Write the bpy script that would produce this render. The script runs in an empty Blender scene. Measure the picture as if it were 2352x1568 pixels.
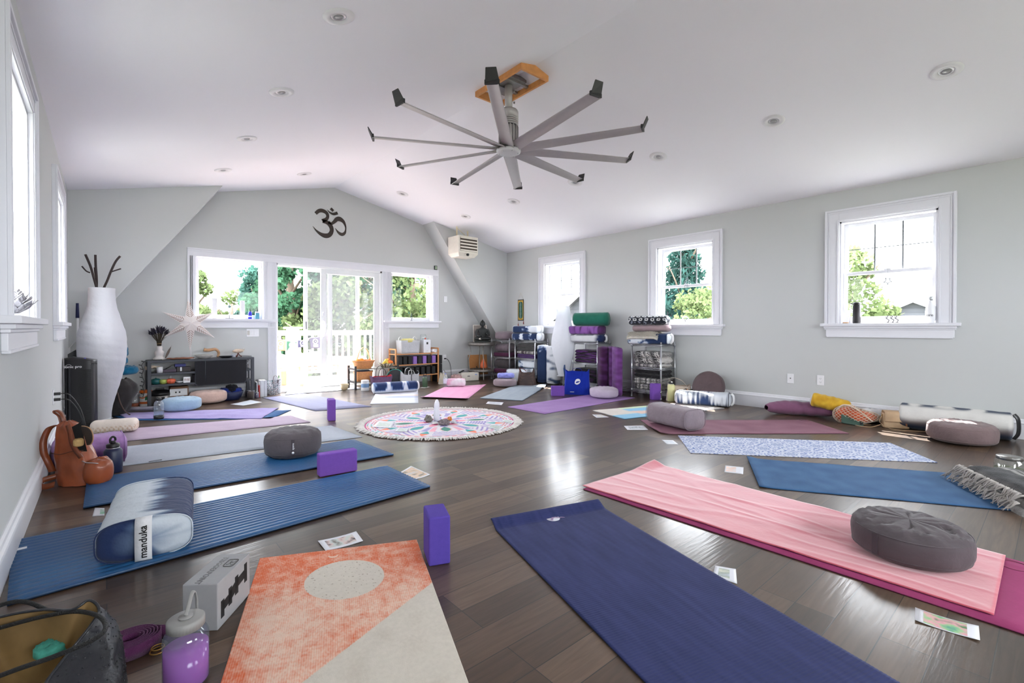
import bpy, math, random
from mathutils import Vector, Matrix, noise
from math import sin, cos, pi, radians, atan2, hypot, sqrt
R = random.Random(7)
SC = bpy.context.scene
COL = SC.collection

# ------------------------------------------------------------------ camera, world, sun, exposure
FPX = 1086.0; CYP = 763.0; YAW = radians(40.75); PIT = radians(-0.54); CAMZ = 1.0
cam = bpy.data.cameras.new('camera'); camo = bpy.data.objects.new('camera', cam); COL.objects.link(camo)
cam.sensor_width = 36.0; cam.lens = FPX / 2352 * 36.0; cam.shift_y = -(784 - CYP) / 2352
cam.clip_start = 0.02; cam.clip_end = 300
camo.location = (0, 0, CAMZ); camo.rotation_euler = (pi / 2 + PIT, 0, -YAW)
SC.camera = camo
SC.view_settings.view_transform = 'Standard'; SC.view_settings.look = 'None'
SC.view_settings.gamma = 1.0; SC.view_settings.use_curve_mapping = False
SC.view_settings.exposure = 1.42
w = bpy.data.worlds.new('world'); SC.world = w; w.use_nodes = True
wb = w.node_tree.nodes['Background']; wb.inputs[0].default_value = (0.90, 0.95, 1.0, 1); wb.inputs[1].default_value = 7.5
SUN_DIR = Vector((-0.43, -0.24, -1.0)).normalized()
sl = bpy.data.lights.new('sun', 'SUN'); sl.energy = 17.0; sl.angle = radians(0.5); sl.color = (1.0, 0.97, 0.93)
so = bpy.data.objects.new('sun', sl); COL.objects.link(so); so.location = (12, 8, 20)
so.rotation_euler = SUN_DIR.to_track_quat('-Z', 'Y').to_euler()
cy = SC.cycles
cy.max_bounces = 10; cy.diffuse_bounces = 6; cy.glossy_bounces = 4; cy.transmission_bounces = 6; cy.transparent_max_bounces = 16
cy.sample_clamp_indirect = 6.0; cy.caustics_reflective = False; cy.caustics_refractive = False; cy.use_denoising = True
def portal(loc, rot, sx, sy):
    l = bpy.data.lights.new('sky_portal', 'AREA'); l.shape = 'RECTANGLE'; l.size = sx; l.size_y = sy; l.cycles.is_portal = True
    o = bpy.data.objects.new('sky_portal', l); COL.objects.link(o); o.location = loc; o.rotation_euler = rot

# ------------------------------------------------------------------ measuring: photograph pixel -> point on a known real surface
_f = Vector((sin(YAW) * cos(PIT), cos(YAW) * cos(PIT), sin(PIT))); _r = Vector((cos(YAW), -sin(YAW), 0)); _u = _r.cross(_f)
def ray(u, v): return _f + _r * ((u - 1176) / FPX) + _u * ((CYP - v) / FPX)
def FP(u, v, z=0.0):
    d = ray(u, v); t = (z - CAMZ) / d.z; return Vector((d.x * t, d.y * t, z))
def XP(u, v, X):
    d = ray(u, v); t = X / d.x; return Vector((X, d.y * t, CAMZ + d.z * t))
def YP(u, v, Y):
    d = ray(u, v); t = Y / d.y; return Vector((d.x * t, Y, CAMZ + d.z * t))
def dep(p): return (Vector(p) - Vector((0, 0, CAMZ))).dot(_f)
def HT(p, v):                                   # height above the floor where the vertical line through p meets image row v
    q = Vector((p[0], p[1], 0)); k = (CYP - v) / FPX; return CAMZ + (k * q.dot(_f) - q.dot(_u)) / (_u.z - k * _f.z)
def WD(p, px): return px * dep(p) / FPX

# ------------------------------------------------------------------ materials
def lin(c):
    def f(x):
        x /= 255.0; return x / 12.92 if x <= 0.04045 else ((x + 0.055) / 1.055) ** 2.4
    return tuple(f(x) for x in c)
MATS = {}
def mat(name, rgb=(128, 128, 128), rough=0.6, metal=0.0, spec=0.5, vary=0.0, vscale=20, bump=0.0, bscale=60, attr=False, trans=0.0,
        sheen=0.0, srough=0.5, alpha=1.0, coat=0.0, emit=0.0, sss=0.0):
    if name in MATS: return MATS[name]
    m = bpy.data.materials.new(name); m.use_nodes = True; MATS[name] = m
    nt = m.node_tree; N = nt.nodes; L = nt.links; b = N['Principled BSDF']
    c = lin(rgb)
    b.inputs['Base Color'].default_value = (*c, 1); b.inputs['Roughness'].default_value = rough; b.inputs['Metallic'].default_value = metal
    b.inputs['Specular IOR Level'].default_value = spec; b.inputs['Transmission Weight'].default_value = trans
    b.inputs['Sheen Weight'].default_value = sheen; b.inputs['Sheen Roughness'].default_value = srough; b.inputs['Alpha'].default_value = alpha; b.inputs['Coat Weight'].default_value = coat
    if emit: b.inputs['Emission Color'].default_value = (*c, 1); b.inputs['Emission Strength'].default_value = emit
    if sss: b.inputs['Subsurface Weight'].default_value = sss; b.inputs['Subsurface Radius'].default_value = (0.02, 0.02, 0.02)
    src = None
    if attr:
        a = N.new('ShaderNodeVertexColor'); a.layer_name = 'Col'; src = a.outputs['Color']
    tc = N.new('ShaderNodeTexCoord')
    if vary:
        nz = N.new('ShaderNodeTexNoise'); nz.inputs['Scale'].default_value = vscale; nz.inputs['Detail'].default_value = 5
        L.new(tc.outputs['Object'], nz.inputs['Vector'])
        mr = N.new('ShaderNodeMapRange'); mr.inputs[1].default_value = 0.25; mr.inputs[2].default_value = 0.75
        mr.inputs[3].default_value = 1 - vary; mr.inputs[4].default_value = 1 + vary; L.new(nz.outputs['Fac'], mr.inputs[0])
        mx = N.new('ShaderNodeVectorMath'); mx.operation = 'SCALE'
        if src: L.new(src, mx.inputs[0])
        else: mx.inputs[0].default_value = c
        L.new(mr.outputs[0], mx.inputs['Scale']); src = mx.outputs[0]
    if src: L.new(src, b.inputs['Base Color'])
    if bump:
        n2 = N.new('ShaderNodeTexNoise'); n2.inputs['Scale'].default_value = bscale; n2.inputs['Detail'].default_value = 4
        L.new(tc.outputs['Object'], n2.inputs['Vector'])
        bp = N.new('ShaderNodeBump'); bp.inputs['Strength'].default_value = bump; bp.inputs['Distance'].default_value = 0.01
        L.new(n2.outputs['Fac'], bp.inputs['Height']); L.new(bp.outputs[0], b.inputs['Normal'])
    return m
def fab(name, rgb, **k):
    d = dict(rough=0.9, spec=0.15, vary=0.10, vscale=9, bump=0.35, bscale=45, sheen=0.15); d.update(k); return mat(name, rgb, **d)
def thin_glass(name, tint=(1, 1, 1), haze=0.0, refl=0.006, hcol=(0.85, 0.88, 0.9)):
    if name in MATS: return MATS[name]
    m = bpy.data.materials.new(name); m.use_nodes = True; MATS[name] = m; nt = m.node_tree; N = nt.nodes; L = nt.links
    N.remove(N['Principled BSDF']); out = N['Material Output']
    tr = N.new('ShaderNodeBsdfTransparent'); tr.inputs[0].default_value = (*tint, 1)
    gl = N.new('ShaderNodeBsdfGlossy'); gl.inputs['Roughness'].default_value = 0.02
    lw = N.new('ShaderNodeLayerWeight'); lw.inputs['Blend'].default_value = 0.25
    mm = N.new('ShaderNodeMath'); mm.operation = 'MULTIPLY_ADD'; mm.inputs[1].default_value = 0.08; mm.inputs[2].default_value = refl
    L.new(lw.outputs['Fresnel'], mm.inputs[0])
    m1 = N.new('ShaderNodeMixShader'); L.new(mm.outputs[0], m1.inputs[0]); L.new(tr.outputs[0], m1.inputs[1]); L.new(gl.outputs[0], m1.inputs[2])
    last = m1
    if haze:
        df = N.new('ShaderNodeBsdfDiffuse'); df.inputs[0].default_value = (*hcol, 1)
        tl = N.new('ShaderNodeBsdfTranslucent'); tl.inputs[0].default_value = (*hcol, 1)
        m0 = N.new('ShaderNodeMixShader'); m0.inputs[0].default_value = 0.5; L.new(df.outputs[0], m0.inputs[1]); L.new(tl.outputs[0], m0.inputs[2])
        m2 = N.new('ShaderNodeMixShader'); m2.inputs[0].default_value = haze; L.new(last.outputs[0], m2.inputs[1]); L.new(m0.outputs[0], m2.inputs[2]); last = m2
    L.new(last.outputs[0], out.inputs[0]); return m
def paper_mat(name, rgb, tl=0.5):
    m = bpy.data.materials.new(name); m.use_nodes = True; MATS[name] = m; nt = m.node_tree; N = nt.nodes; L = nt.links
    N.remove(N['Principled BSDF']); out = N['Material Output']; c = (*lin(rgb), 1)
    df = N.new('ShaderNodeBsdfDiffuse'); df.inputs[0].default_value = c; t = N.new('ShaderNodeBsdfTranslucent'); t.inputs[0].default_value = c
    mx = N.new('ShaderNodeMixShader'); mx.inputs[0].default_value = tl; L.new(df.outputs[0], mx.inputs[1]); L.new(t.outputs[0], mx.inputs[2]); L.new(mx.outputs[0], out.inputs[0])
    tc = N.new('ShaderNodeTexCoord'); wv = N.new('ShaderNodeTexNoise'); wv.inputs['Scale'].default_value = 14; L.new(tc.outputs['Object'], wv.inputs['Vector'])
    bp = N.new('ShaderNodeBump'); bp.inputs['Strength'].default_value = 0.5; bp.inputs['Distance'].default_value = 0.02; L.new(wv.outputs['Fac'], bp.inputs['Height']); L.new(bp.outputs[0], df.inputs['Normal'])
    return m

WALL = mat('wall_paint', (196, 198, 197), 0.85, spec=0.2, bump=0.03, bscale=120)
CEIL = mat('ceiling_paint', (236, 235, 241), 0.9, spec=0.15, bump=0.02, bscale=120)
TRIM = mat('trim_paint', (222, 222, 227), 0.45, spec=0.4, vary=0.02, vscale=3)
BLACK = mat('black_plastic', (22, 22, 24), 0.35, vary=0.1, vscale=4)
DARKMETAL = mat('dark_grey_metal', (58, 60, 66), 0.45, metal=0.3, vary=0.08, vscale=12)
CHROME = mat('chrome_wire', (190, 192, 196), 0.28, metal=0.9, vary=0.05)
STEEL = mat('brushed_steel', (150, 148, 145), 0.35, metal=0.9, vary=0.15, vscale=30)
WHITEP = mat('white_plastic', (232, 232, 234), 0.4, vary=0.02, vscale=5)
CREAM = mat('cream_enamel', (222, 216, 204), 0.45, vary=0.04)
BRASS = mat('brass', (190, 150, 80), 0.3, metal=0.8, vary=0.05)
GLASS = thin_glass('window_glass')
ATT = mat('printed_fabric', rough=0.9, spec=0.15, attr=True, vary=0.06, vscale=10, bump=0.3, bscale=45, sheen=0.15)
ATTMAT = mat('printed_mat', rough=0.75, spec=0.25, attr=True, vary=0.05, vscale=60, bump=0.15, bscale=300)
RIBM = mat('ribbed_mat', rough=0.42, spec=0.65, attr=True, vary=0.05, vscale=60)
NAVM = mat('woven_mat', rough=0.85, spec=0.2, attr=True, vary=0.05, vscale=60, sheen=0.06)
ATTHARD = mat('painted_surface', rough=0.5, attr=True, vary=0.04)
PURPLE = mat('purple_foam', (118, 78, 168), 0.75, spec=0.2, vary=0.05, vscale=60, bump=0.12, bscale=300)
TAUPE = fab('taupe_cotton', (112, 102, 108))

# ------------------------------------------------------------------ mesh building
class MB:
    def __init__(s): s.v = []; s.f = []; s.sm = []
    def add(s, vs, fs, M=None, smooth=True):
        n = len(s.v)
        s.v += [tuple(M @ Vector(p)) for p in vs] if M else [tuple(p) for p in vs]
        s.f += [tuple(i + n for i in f) for f in fs]; s.sm += [smooth] * len(fs); return s
    def box(s, c, d, rz=0.0, M=None):
        x, y, z = d[0] / 2, d[1] / 2, d[2] / 2
        vs = [(a * x, b * y, e * z) for e in (-1, 1) for a, b in ((-1, -1), (1, -1), (1, 1), (-1, 1))]
        T = Matrix.Translation(c) @ Matrix.Rotation(rz, 4, 'Z')
        if M: T = M @ T
        return s.add(vs, [(3, 2, 1, 0), (4, 5, 6, 7), (0, 1, 5, 4), (1, 2, 6, 5), (2, 3, 7, 6), (3, 0, 4, 7)], T, False)
    def bb(s, a, b): return s.box([(a[i] + b[i]) / 2 for i in range(3)], [abs(b[i] - a[i]) for i in range(3)])
    def tube(s, pts, r, n=8, closed=False, flat=1.0, cap=True):
        pts = [Vector(p) for p in pts]; k = len(pts); rr = r if isinstance(r, (list, tuple)) else [r] * k
        vs = []; ref = None
        for i, p in enumerate(pts):
            a = pts[(i - 1) % k] if (i or closed) else p; b = pts[(i + 1) % k] if (i < k - 1 or closed) else p
            t = (b - a); t = t.normalized() if t.length > 1e-9 else Vector((0, 0, 1))
            if ref is None: ref = t.orthogonal().normalized()
            x = (ref - t * ref.dot(t)); x = x.normalized() if x.length > 1e-6 else t.orthogonal().normalized(); ref = x; y = t.cross(x)
            for j in range(n):
                an = 2 * pi * j / n; vs.append(p + x * cos(an) * rr[i] + y * sin(an) * rr[i] * flat)
        fs = []
        for i in range(k if closed else k - 1):
            for j in range(n):
                i2 = (i + 1) % k; fs.append((i * n + j, i * n + (j + 1) % n, i2 * n + (j + 1) % n, i2 * n + j))
        if not closed and cap: fs.append(tuple(range(n - 1, -1, -1))); fs.append(tuple((k - 1) * n + j for j in range(n)))
        return s.add(vs, fs)
    def cyl(s, a, b, r, r2=None, n=16):
        return s.tube([a, b], [r, r if r2 is None else r2], n)
    def lathe(s, prof, c=(0, 0, 0), n=24, M=None, fn=None, cap=True):
        vs = []
        for r, z in prof:
            for j in range(n):
                a = 2 * pi * j / n; rr = r * (fn(a, z) if fn else 1); vs.append((c[0] + rr * cos(a), c[1] + rr * sin(a), c[2] + z))
        fs = [(i * n + j, i * n + (j + 1) % n, (i + 1) * n + (j + 1) % n, (i + 1) * n + j) for i in range(len(prof) - 1) for j in range(n)]
        if cap:
            if prof[0][0] > 1e-5: fs.append(tuple(range(n - 1, -1, -1)))
            if prof[-1][0] > 1e-5: fs.append(tuple((len(prof) - 1) * n + j for j in range(n)))
        return s.add(vs, fs, M)
    def prism(s, poly, h, M=None):           # poly in xy, extruded z 0..h
        n = len(poly); vs = [(x, y, 0) for x, y in poly] + [(x, y, h) for x, y in poly]
        fs = [tuple(range(n - 1, -1, -1)), tuple(range(n, 2 * n))] + [(i, (i + 1) % n, n + (i + 1) % n, n + i) for i in range(n)]
        return s.add(vs, fs, M, False)
    def grid(s, nu, nv, fn, wu=False, wv=False, smooth=True):
        vs = [fn(i / (nu if wu else nu - 1), j / (nv if wv else nv - 1)) for i in range(nu) for j in range(nv)]
        fs = []
        for i in range(nu if wu else nu - 1):
            for j in range(nv if wv else nv - 1):
                a, b = (i + 1) % nu, (j + 1) % nv; fs.append((i * nv + j, a * nv + j, a * nv + b, i * nv + b))
        return s.add(vs, fs, None, smooth)
    def sheet(s, nu, nv, fn, th):            # closed slab: top surface fn(u,v), thickness th downward
        n = len(s.v); T = [Vector(fn(i / (nu - 1), j / (nv - 1))) for i in range(nu) for j in range(nv)]
        B = [p - Vector((0, 0, th)) for p in T]; k = nu * nv
        fs = []
        for i in range(nu - 1):
            for j in range(nv - 1):
                a, b, c, d = i * nv + j, (i + 1) * nv + j, (i + 1) * nv + j + 1, i * nv + j + 1
                fs.append((a, b, c, d)); fs.append((k + d, k + c, k + b, k + a))
        ring = [i * nv for i in range(nu)] + [(nu - 1) * nv + j for j in range(1, nv)] + [i * nv + nv - 1 for i in range(nu - 2, -1, -1)] + [j for j in range(nv - 2, 0, -1)]
        for q in range(len(ring)):
            a, b = ring[q], ring[(q + 1) % len(ring)]; fs.append((b, a, k + a, k + b))
        return s.add(T + B, fs)
    def build(s, name, m, parent=None, paint=None, bevel=0.0, loc=None, label=None, rot=None, seg=2, flip=False):
        me = bpy.data.meshes.new(name); me.from_pydata(s.v, [], s.f); me.polygons.foreach_set('use_smooth', s.sm)
        o = bpy.data.objects.new(name, me); COL.objects.link(o)
        import bmesh
        bm = bmesh.new(); bm.from_mesh(me); bmesh.ops.recalc_face_normals(bm, faces=bm.faces); bm.to_mesh(me); bm.free()
        if paint:
            ca = me.color_attributes.new('Col', 'FLOAT_COLOR', 'POINT')
            buf = []
            for v in me.vertices: buf += [*paint(v.co), 1.0]
            ca.data.foreach_set('color', buf)
        me.materials.append(m)
        if parent is not None: o.parent = parent
        if loc is not None: o.location = loc
        if rot is not None: o.rotation_euler = rot
        if bevel:
            bv = o.modifiers.new('bevel', 'BEVEL'); bv.width = bevel; bv.segments = seg; bv.limit_method = 'ANGLE'; bv.angle_limit = radians(40)
        if label: o['label'] = label
        return o
def tag(o, label, cat, group=None, kind=None):
    o['label'] = label; o['category'] = cat
    if group: o['group'] = group
    if kind: o['kind'] = kind
    return o
def thing(name, label, cat, loc=(0, 0, 0), rz=0.0, group=None, rot=None):
    o = bpy.data.objects.new(name, None); COL.objects.link(o); o.empty_display_size = 0.05
    o.location = loc; o.rotation_euler = rot if rot is not None else (0, 0, rz); return tag(o, label, cat, group)
def struct(o): o['kind'] = 'structure'; return o
def text(body, size, m, parent, loc, rot, name='lettering', ext=0.0004, spacing=1.0, align='CENTER', bold=0.0, sx=1.0):
    c = bpy.data.curves.new(name, 'FONT'); c.body = body; c.size = size; c.extrude = ext; c.align_x = align; c.align_y = 'CENTER'; c.space_character = spacing; c.offset = bold; c.resolution_u = 3
    t_ = bpy.data.objects.new(name, c); me = bpy.data.meshes.new_from_object(t_); me.materials.clear(); me.materials.append(m)
    o = bpy.data.objects.new(name, me); COL.objects.link(o); bpy.data.objects.remove(t_); bpy.data.curves.remove(c); o.location = loc; o.rotation_euler = rot; o.scale = (sx, 1, 1)
    if parent is not None: o.parent = parent
    return o
def sgnpow(x, e): return math.copysign(abs(x) ** e, x)
def nz(x, y=0.0, z=0.0): return noise.noise(Vector((x, y, z)))
def mix(a, b, t): t = max(0, min(1, t)); return tuple(a[i] * (1 - t) + b[i] * t for i in range(3))
def sst(a, b, x): t = max(0, min(1, (x - a) / (b - a))); return t * t * (3 - 2 * t)
def bez(P, n=8):                            # smooth curve through points (Catmull-Rom)
    P = [Vector(p) for p in P]; out = []
    for i in range(len(P) - 1):
        a = P[max(i - 1, 0)]; b = P[i]; c = P[i + 1]; d = P[min(i + 2, len(P) - 1)]
        for k in range(n):
            t = k / n; out.append(0.5 * ((2 * b) + (c - a) * t + (2 * a - 5 * b + 4 * c - d) * t * t + (3 * b - a - 3 * c + d) * t ** 3))
    out.append(P[-1]); return out
# ------------------------------------------------------------------ the room
XL, XR, YB, YC, YF = -0.315, 6.25, 7.80, 7.42, -2.6
RX, RZ, SL = 2.87, 3.30, 0.228                        # ridge and ceiling pitch
def cz(x): return RZ - SL * abs(x - RX)
def wall_x(name, X, t, y0, y1, z1, holes):           # a wall of constant x, outer face at X + t
    m = MB(); a, b = (X, X + t)
    ys = y0
    for (h0, h1, g0, g1) in sorted(holes):
        m.bb((a, ys, 0), (b, h0, z1)); m.bb((a, h0, 0), (b, h1, g0)); m.bb((a, h0, g1), (b, h1, z1)); ys = h1
    m.bb((a, ys, 0), (b, y1, z1)); return struct(m.build(name, WALL))
W = {4: (0.66, 1.76), 3: (2.945, 4.07), 2: (5.31, 6.45)}
LW = {5: (2.75, 3.86), 6: (5.3, 6.42)}
CW = 0.135
hz0, hz1 = 1.05, 2.185
wall_x('wall_right', XR, 0.2, YF, YB + 0.2, 2.62, [(a + CW, b - CW, hz0, hz1) for a, b in W.values()]  )
wall_x('wall_left', XL, -0.2, YF, YB + 0.2, 2.62, [(a + CW, b - CW, hz0, hz1) for a, b in LW.values()]  )
# back wall with two windows and the sliding door opening
m = MB(); x0, x1 = XL, XR; BD = (1.985, 3.70)
def bbx(a, b, z0, z1): m.bb((a, YB, z0), (b, YB + 0.2, z1))
bbx(x0, 0.95, 0, 3.3 - .76); bbx(0.95, 1.82, 0, 1.13); bbx(1.82, BD[0], 0, 2.0); bbx(BD[1], 3.86, 0, 2.0); bbx(3.86, 4.72, 0, 1.13); bbx(4.72, x1, 0, 2.54)
bbx(0.95, 4.72, 2.0, 2.54)
m.add([(x0, YB, 2.54), (x1, YB, 2.54), (x1, YB, cz(x1) + .05), (RX, YB, RZ + .05), (x0, YB, cz(x0) + .05)] + [(x0, YB + .2, 2.54), (x1, YB + .2, 2.54), (x1, YB + .2, cz(x1) + .05), (RX, YB + .2, RZ + .05), (x0, YB + .2, cz(x0) + .05)],
      [(0, 1, 2, 3, 4), (9, 8, 7, 6, 5), (0, 5, 6, 1), (1, 6, 7, 2), (2, 7, 8, 3), (3, 8, 9, 4), (4, 9, 5, 0)], None, False)
struct(m.build('wall_back', WALL))
# rear wall behind the camera; two unseen window openings added to let in light
m = MB(); m.bb((XL, YF - .2, 0), (XR, YF, 0.95)); m.bb((XL, YF - .2, 0), (XL + .5, YF, 2.62)); m.bb((XR - 1.2, YF - .2, 0), (XR, YF, 2.62)); m.bb((2.0, YF - .2, 0), (3.4, YF, 2.62))
m.bb((XL, YF - .2, 2.25), (XR, YF, 2.62)); m.add([(XL, YF, 2.6), (XR, YF, 2.6), (RX, YF, 3.35), (XL, YF - .2, 2.6), (XR, YF - .2, 2.6), (RX, YF - .2, 3.35)], [(0, 1, 2), (5, 4, 3), (0, 3, 4, 1), (1, 4, 5, 2), (2, 5, 3, 0)], None, False)
struct(m.build('wall_rear', WALL))
# ceiling: two slopes
m = MB(); t = 0.12
for s_ in (-1, 1):
    xe = XL - .2 if s_ < 0 else XR + .2; y0, y1 = YF - .2, YB + .2
    vs = [(RX, y0, RZ), (xe, y0, cz(xe)), (xe, y1, cz(xe)), (RX, y1, RZ)]; vs += [(x, y, z + t) for x, y, z in vs]
    m.add(vs, [(0, 1, 2, 3), (7, 6, 5, 4), (0, 4, 5, 1), (1, 5, 6, 2), (2, 6, 7, 3), (3, 7, 4, 0)], None, False)
struct(m.build('ceiling', CEIL))
# cheeks: the corners where the steep old roof comes down between the dormer end walls and the back wall
STP = 1.39; XT = 1.63
for s_, nm in ((-1, 'wall_left_corner'), (1, 'wall_right_corner')):
    xt = RX + s_ * XT; zt = cz(xt); xw = XL if s_ < 0 else XR; zl = zt - STP * abs(xw - xt)
    m = MB(); poly = [(xt, zt + .02), (xw, cz(xw) + .02), (xw, zl)]
    vs = [(x, YC, z) for x, z in poly] + [(x, YB, z) for x, z in poly]
    m.add(vs, [(0, 1, 2), (5, 4, 3), (0, 3, 4, 1), (1, 4, 5, 2), (2, 5, 3, 0)], None, False)
    struct(m.build(nm, WALL if s_ < 0 else WALL))
# floor: long dark maple boards running left to right
fm = bpy.data.materials.new('hardwood_boards'); fm.use_nodes = True; nt = fm.node_tree; N = nt.nodes; L = nt.links; b = N['Principled BSDF']
tc = N.new('ShaderNodeTexCoord'); bt = N.new('ShaderNodeTexBrick'); bt.inputs['Scale'].default_value = 1.0
bt.offset = 0.37; bt.offset_frequency = 3; bt.squash = 1.0
bt.inputs['Brick Width'].default_value = 0.95; bt.inputs['Row Height'].default_value = 0.125; bt.inputs['Mortar Size'].default_value = 0.0016; bt.inputs['Mortar Smooth'].default_value = 0.1
bt.inputs['Color1'].default_value = (0, 0, 0, 1); bt.inputs['Color2'].default_value = (1, 1, 1, 1); bt.inputs['Mortar'].default_value = (0.5, 0.5, 0.5, 1); bt.inputs['Bias'].default_value = 0
L.new(tc.outputs['Object'], bt.inputs['Vector'])
cr = N.new('ShaderNodeValToRGB'); cr.color_ramp.elements[0].color = (*lin((60, 46, 35)), 1); cr.color_ramp.elements[1].color = (*lin((100, 80, 64)), 1)
e = cr.color_ramp.elements.new(0.5); e.color = (*lin((77, 59, 45)), 1)
L.new(bt.outputs['Color'], cr.inputs[0])
mp = N.new('ShaderNodeMapping'); mp.inputs['Scale'].default_value = (1.2, 14, 1); L.new(tc.outputs['Object'], mp.inputs[0])
gn = N.new('ShaderNodeTexNoise'); gn.inputs['Scale'].default_value = 2.2; gn.inputs['Detail'].default_value = 8; gn.inputs['Distortion'].default_value = 1.6; L.new(mp.outputs[0], gn.inputs['Vector'])
gr = N.new('ShaderNodeMapRange'); gr.inputs[1].default_value = 0.3; gr.inputs[2].default_value = 0.7; gr.inputs[3].default_value = 0.74; gr.inputs[4].default_value = 1.2; L.new(gn.outputs['Fac'], gr.inputs[0])
sc_ = N.new('ShaderNodeVectorMath'); sc_.operation = 'SCALE'; L.new(cr.outputs[0], sc_.inputs[0]); L.new(gr.outputs[0], sc_.inputs['Scale'])
mo = N.new('ShaderNodeMix'); mo.data_type = 'RGBA'; L.new(bt.outputs['Fac'], mo.inputs[0]); L.new(sc_.outputs[0], mo.inputs[6]); mo.inputs[7].default_value = (0.02, 0.016, 0.013, 1)
L.new(mo.outputs[2], b.inputs['Base Color'])
b.inputs['Roughness'].default_value = 0.5; b.inputs['Specular IOR Level'].default_value = 0.35; b.inputs['Coat Weight'].default_value = 0.5; b.inputs['Coat Roughness'].default_value = 0.17
n2 = N.new('ShaderNodeTexNoise'); n2.inputs['Scale'].default_value = 5; n2.inputs['Detail'].default_value = 3; L.new(mp.outputs[0], n2.inputs['Vector'])
ma = N.new('ShaderNodeMath'); ma.operation = 'MULTIPLY_ADD'; ma.inputs[1].default_value = -0.7; L.new(bt.outputs['Fac'], ma.inputs[0]); L.new(n2.outputs['Fac'], ma.inputs[2])
bp = N.new('ShaderNodeBump'); bp.inputs['Strength'].default_value = 0.14; bp.inputs['Distance'].default_value = 0.004; L.new(ma.outputs[0], bp.inputs['Height']); L.new(bp.outputs[0], b.inputs['Normal']); L.new(bp.outputs[0], b.inputs['Coat Normal'])
struct(MB().bb((XL - .2, YF - .2, -0.1), (XR + .2, YB + .2, 0)).build('floor', fm))
# baseboards
def base(name, a, b, n):                # stepped profile board along a-b, n points into the room
    a = Vector((*a, 0)); b = Vector((*b, 0)); n = Vector((*n, 0)); m = MB(); d = (b - a)
    prof = [(0, 0), (.016, 0), (.016, .135), (.024, .14), (.022, .15), (.014, .158), (.012, .172), (.004, .18), (0, .18)]
    vs = [a + n * p + Vector((0, 0, z)) for p, z in prof] + [b + n * p + Vector((0, 0, z)) for p, z in prof]; k = len(prof)
    m.add(vs, [(i, i + 1, k + i + 1, k + i) for i in range(k - 1)] + [tuple(range(k)), tuple(range(2 * k - 1, k - 1, -1))], None, False)
    return struct(m.build(name, TRIM))
base('baseboard_right', (XR, YF), (XR, YB), (-1, 0)); base('baseboard_left', (XL, YF), (XL, YB), (1, 0))
base('baseboard_back_left', (XL, YB), (1.83, YB), (0, -1)); base('baseboard_back_right', (3.84, YB), (XR, YB), (0, -1))
# windows, built flat in x (along the wall), y (outwards), z and turned into place
def wmat(X, y, side):
    # side +1 right wall: local x -> world +y, local y -> world +x ; side -1 left wall
    return Matrix(((0, side, 0, X), (1, 0, 0, y), (0, 0, 1, 0), (0, 0, 0, 1)))
def casing(m, x0, x1, z0, z1, w_, th=.022, bottom=False):
    def fr(a0, a1, b0, b1, ww, t0, t1):
        m.bb((a0, -t1, b0), (a0 + ww, -t0, b1)); m.bb((a1 - ww, -t1, b0), (a1, -t0, b1)); m.bb((a0 + ww, -t1, b1 - ww), (a1 - ww, -t0, b1))
    fr(x0, x1, z0, z1, w_, 0, th); fr(x0, x1, z0, z1, .022, th, th + .014); fr(x0 + .034, x1 - .034, z0, z1 - .034, .01, th, th + .005)
    fr(x0 + w_ - .022, x1 - w_ + .022, z0, z1 - w_ + .022, .014, th, th + .006)
def dh_window(n, X, y0, side, wd=1.11):
    root = bpy.data.objects.new('window_%d' % n, None); COL.objects.link(root); root['kind'] = 'structure'
    root.matrix_world = wmat(X, y0, side)
    zs, zt = 1.03, 2.32; c = CW
    m = MB(); casing(m, 0, wd, zs, zt, c); m.build('casing', TRIM, root, bevel=.002)
    m = MB(); m.bb((-.035, -.065, zs - .012), (wd + .035, .10, zs + .02)); m.bb((-.005, -.045, zs - .034), (wd + .005, 0, zs - .012)); m.bb((.0, -.03, zs - .05), (wd, 0, zs - .034)); m.bb((.012, -.022, zs - .125), (wd - .012, 0, zs - .05)); m.bb((.02, -.028, zs - .135), (wd - .02, 0, zs - .12)); m.build('sill', TRIM, root, bevel=.003)
    a, b = c, wd - c; m = MB()
    for q in ((a, zs + .02, a + .018, zt - c), (b - .018, zs + .02, b, zt - c)): m.bb((q[0], 0, q[1]), (q[2], .19, q[3]))
    m.bb((a, 0, zt - c - .018), (b, .19, zt - c)); m.bb((a, .10, zs - .01), (b, .22, zs + .02)); m.build('jamb', TRIM, root)
    a += .018; b -= .018; zt2 = zt - c - .018; zm = 1.60; s = .038
    def sash(z0, z1, yy, rb, rt):
        m = MB(); m.bb((a, yy, z0), (a + s, yy + .03, z1)); m.bb((b - s, yy, z0), (b, yy + .03, z1)); m.bb((a + s, yy, z0), (b - s, yy + .03, z0 + rb)); m.bb((a + s, yy, z1 - rt), (b - s, yy + .03, z1))
        sh = m.build('sash', TRIM, root, bevel=.003)
        MB().bb((a + s, yy + .013, z0 + rb), (b - s, yy + .017, z1 - rt)).build('pane', GLASS, sh); return sh, (a + s, b - s, z0 + rb, z1 - rt)
    sash(zs + .02, zm + .02, .075, .075, .034)
    sh, (p, q, r, t) = sash(zm - .014, zt2, .11, .034, .04)
    m = MB()
    for k in (1, 2): m.bb((p + (q - p) * k / 3 - .007, .118, r), (p + (q - p) * k / 3 + .007, .132, t))
    m.bb((p, .119, (r + t) / 2 - .004), (q, .131, (r + t) / 2 + .004)); m.build('muntins', mat('muntin_grey', (104, 108, 112), .5, vary=.03), sh)
    m = MB(); m.bb((wd / 2 - .03, .06, zm + .02), (wd / 2 + .03, .085, zm + .032)); m.build('sash_lock', TRIM, root)
    return root
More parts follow.
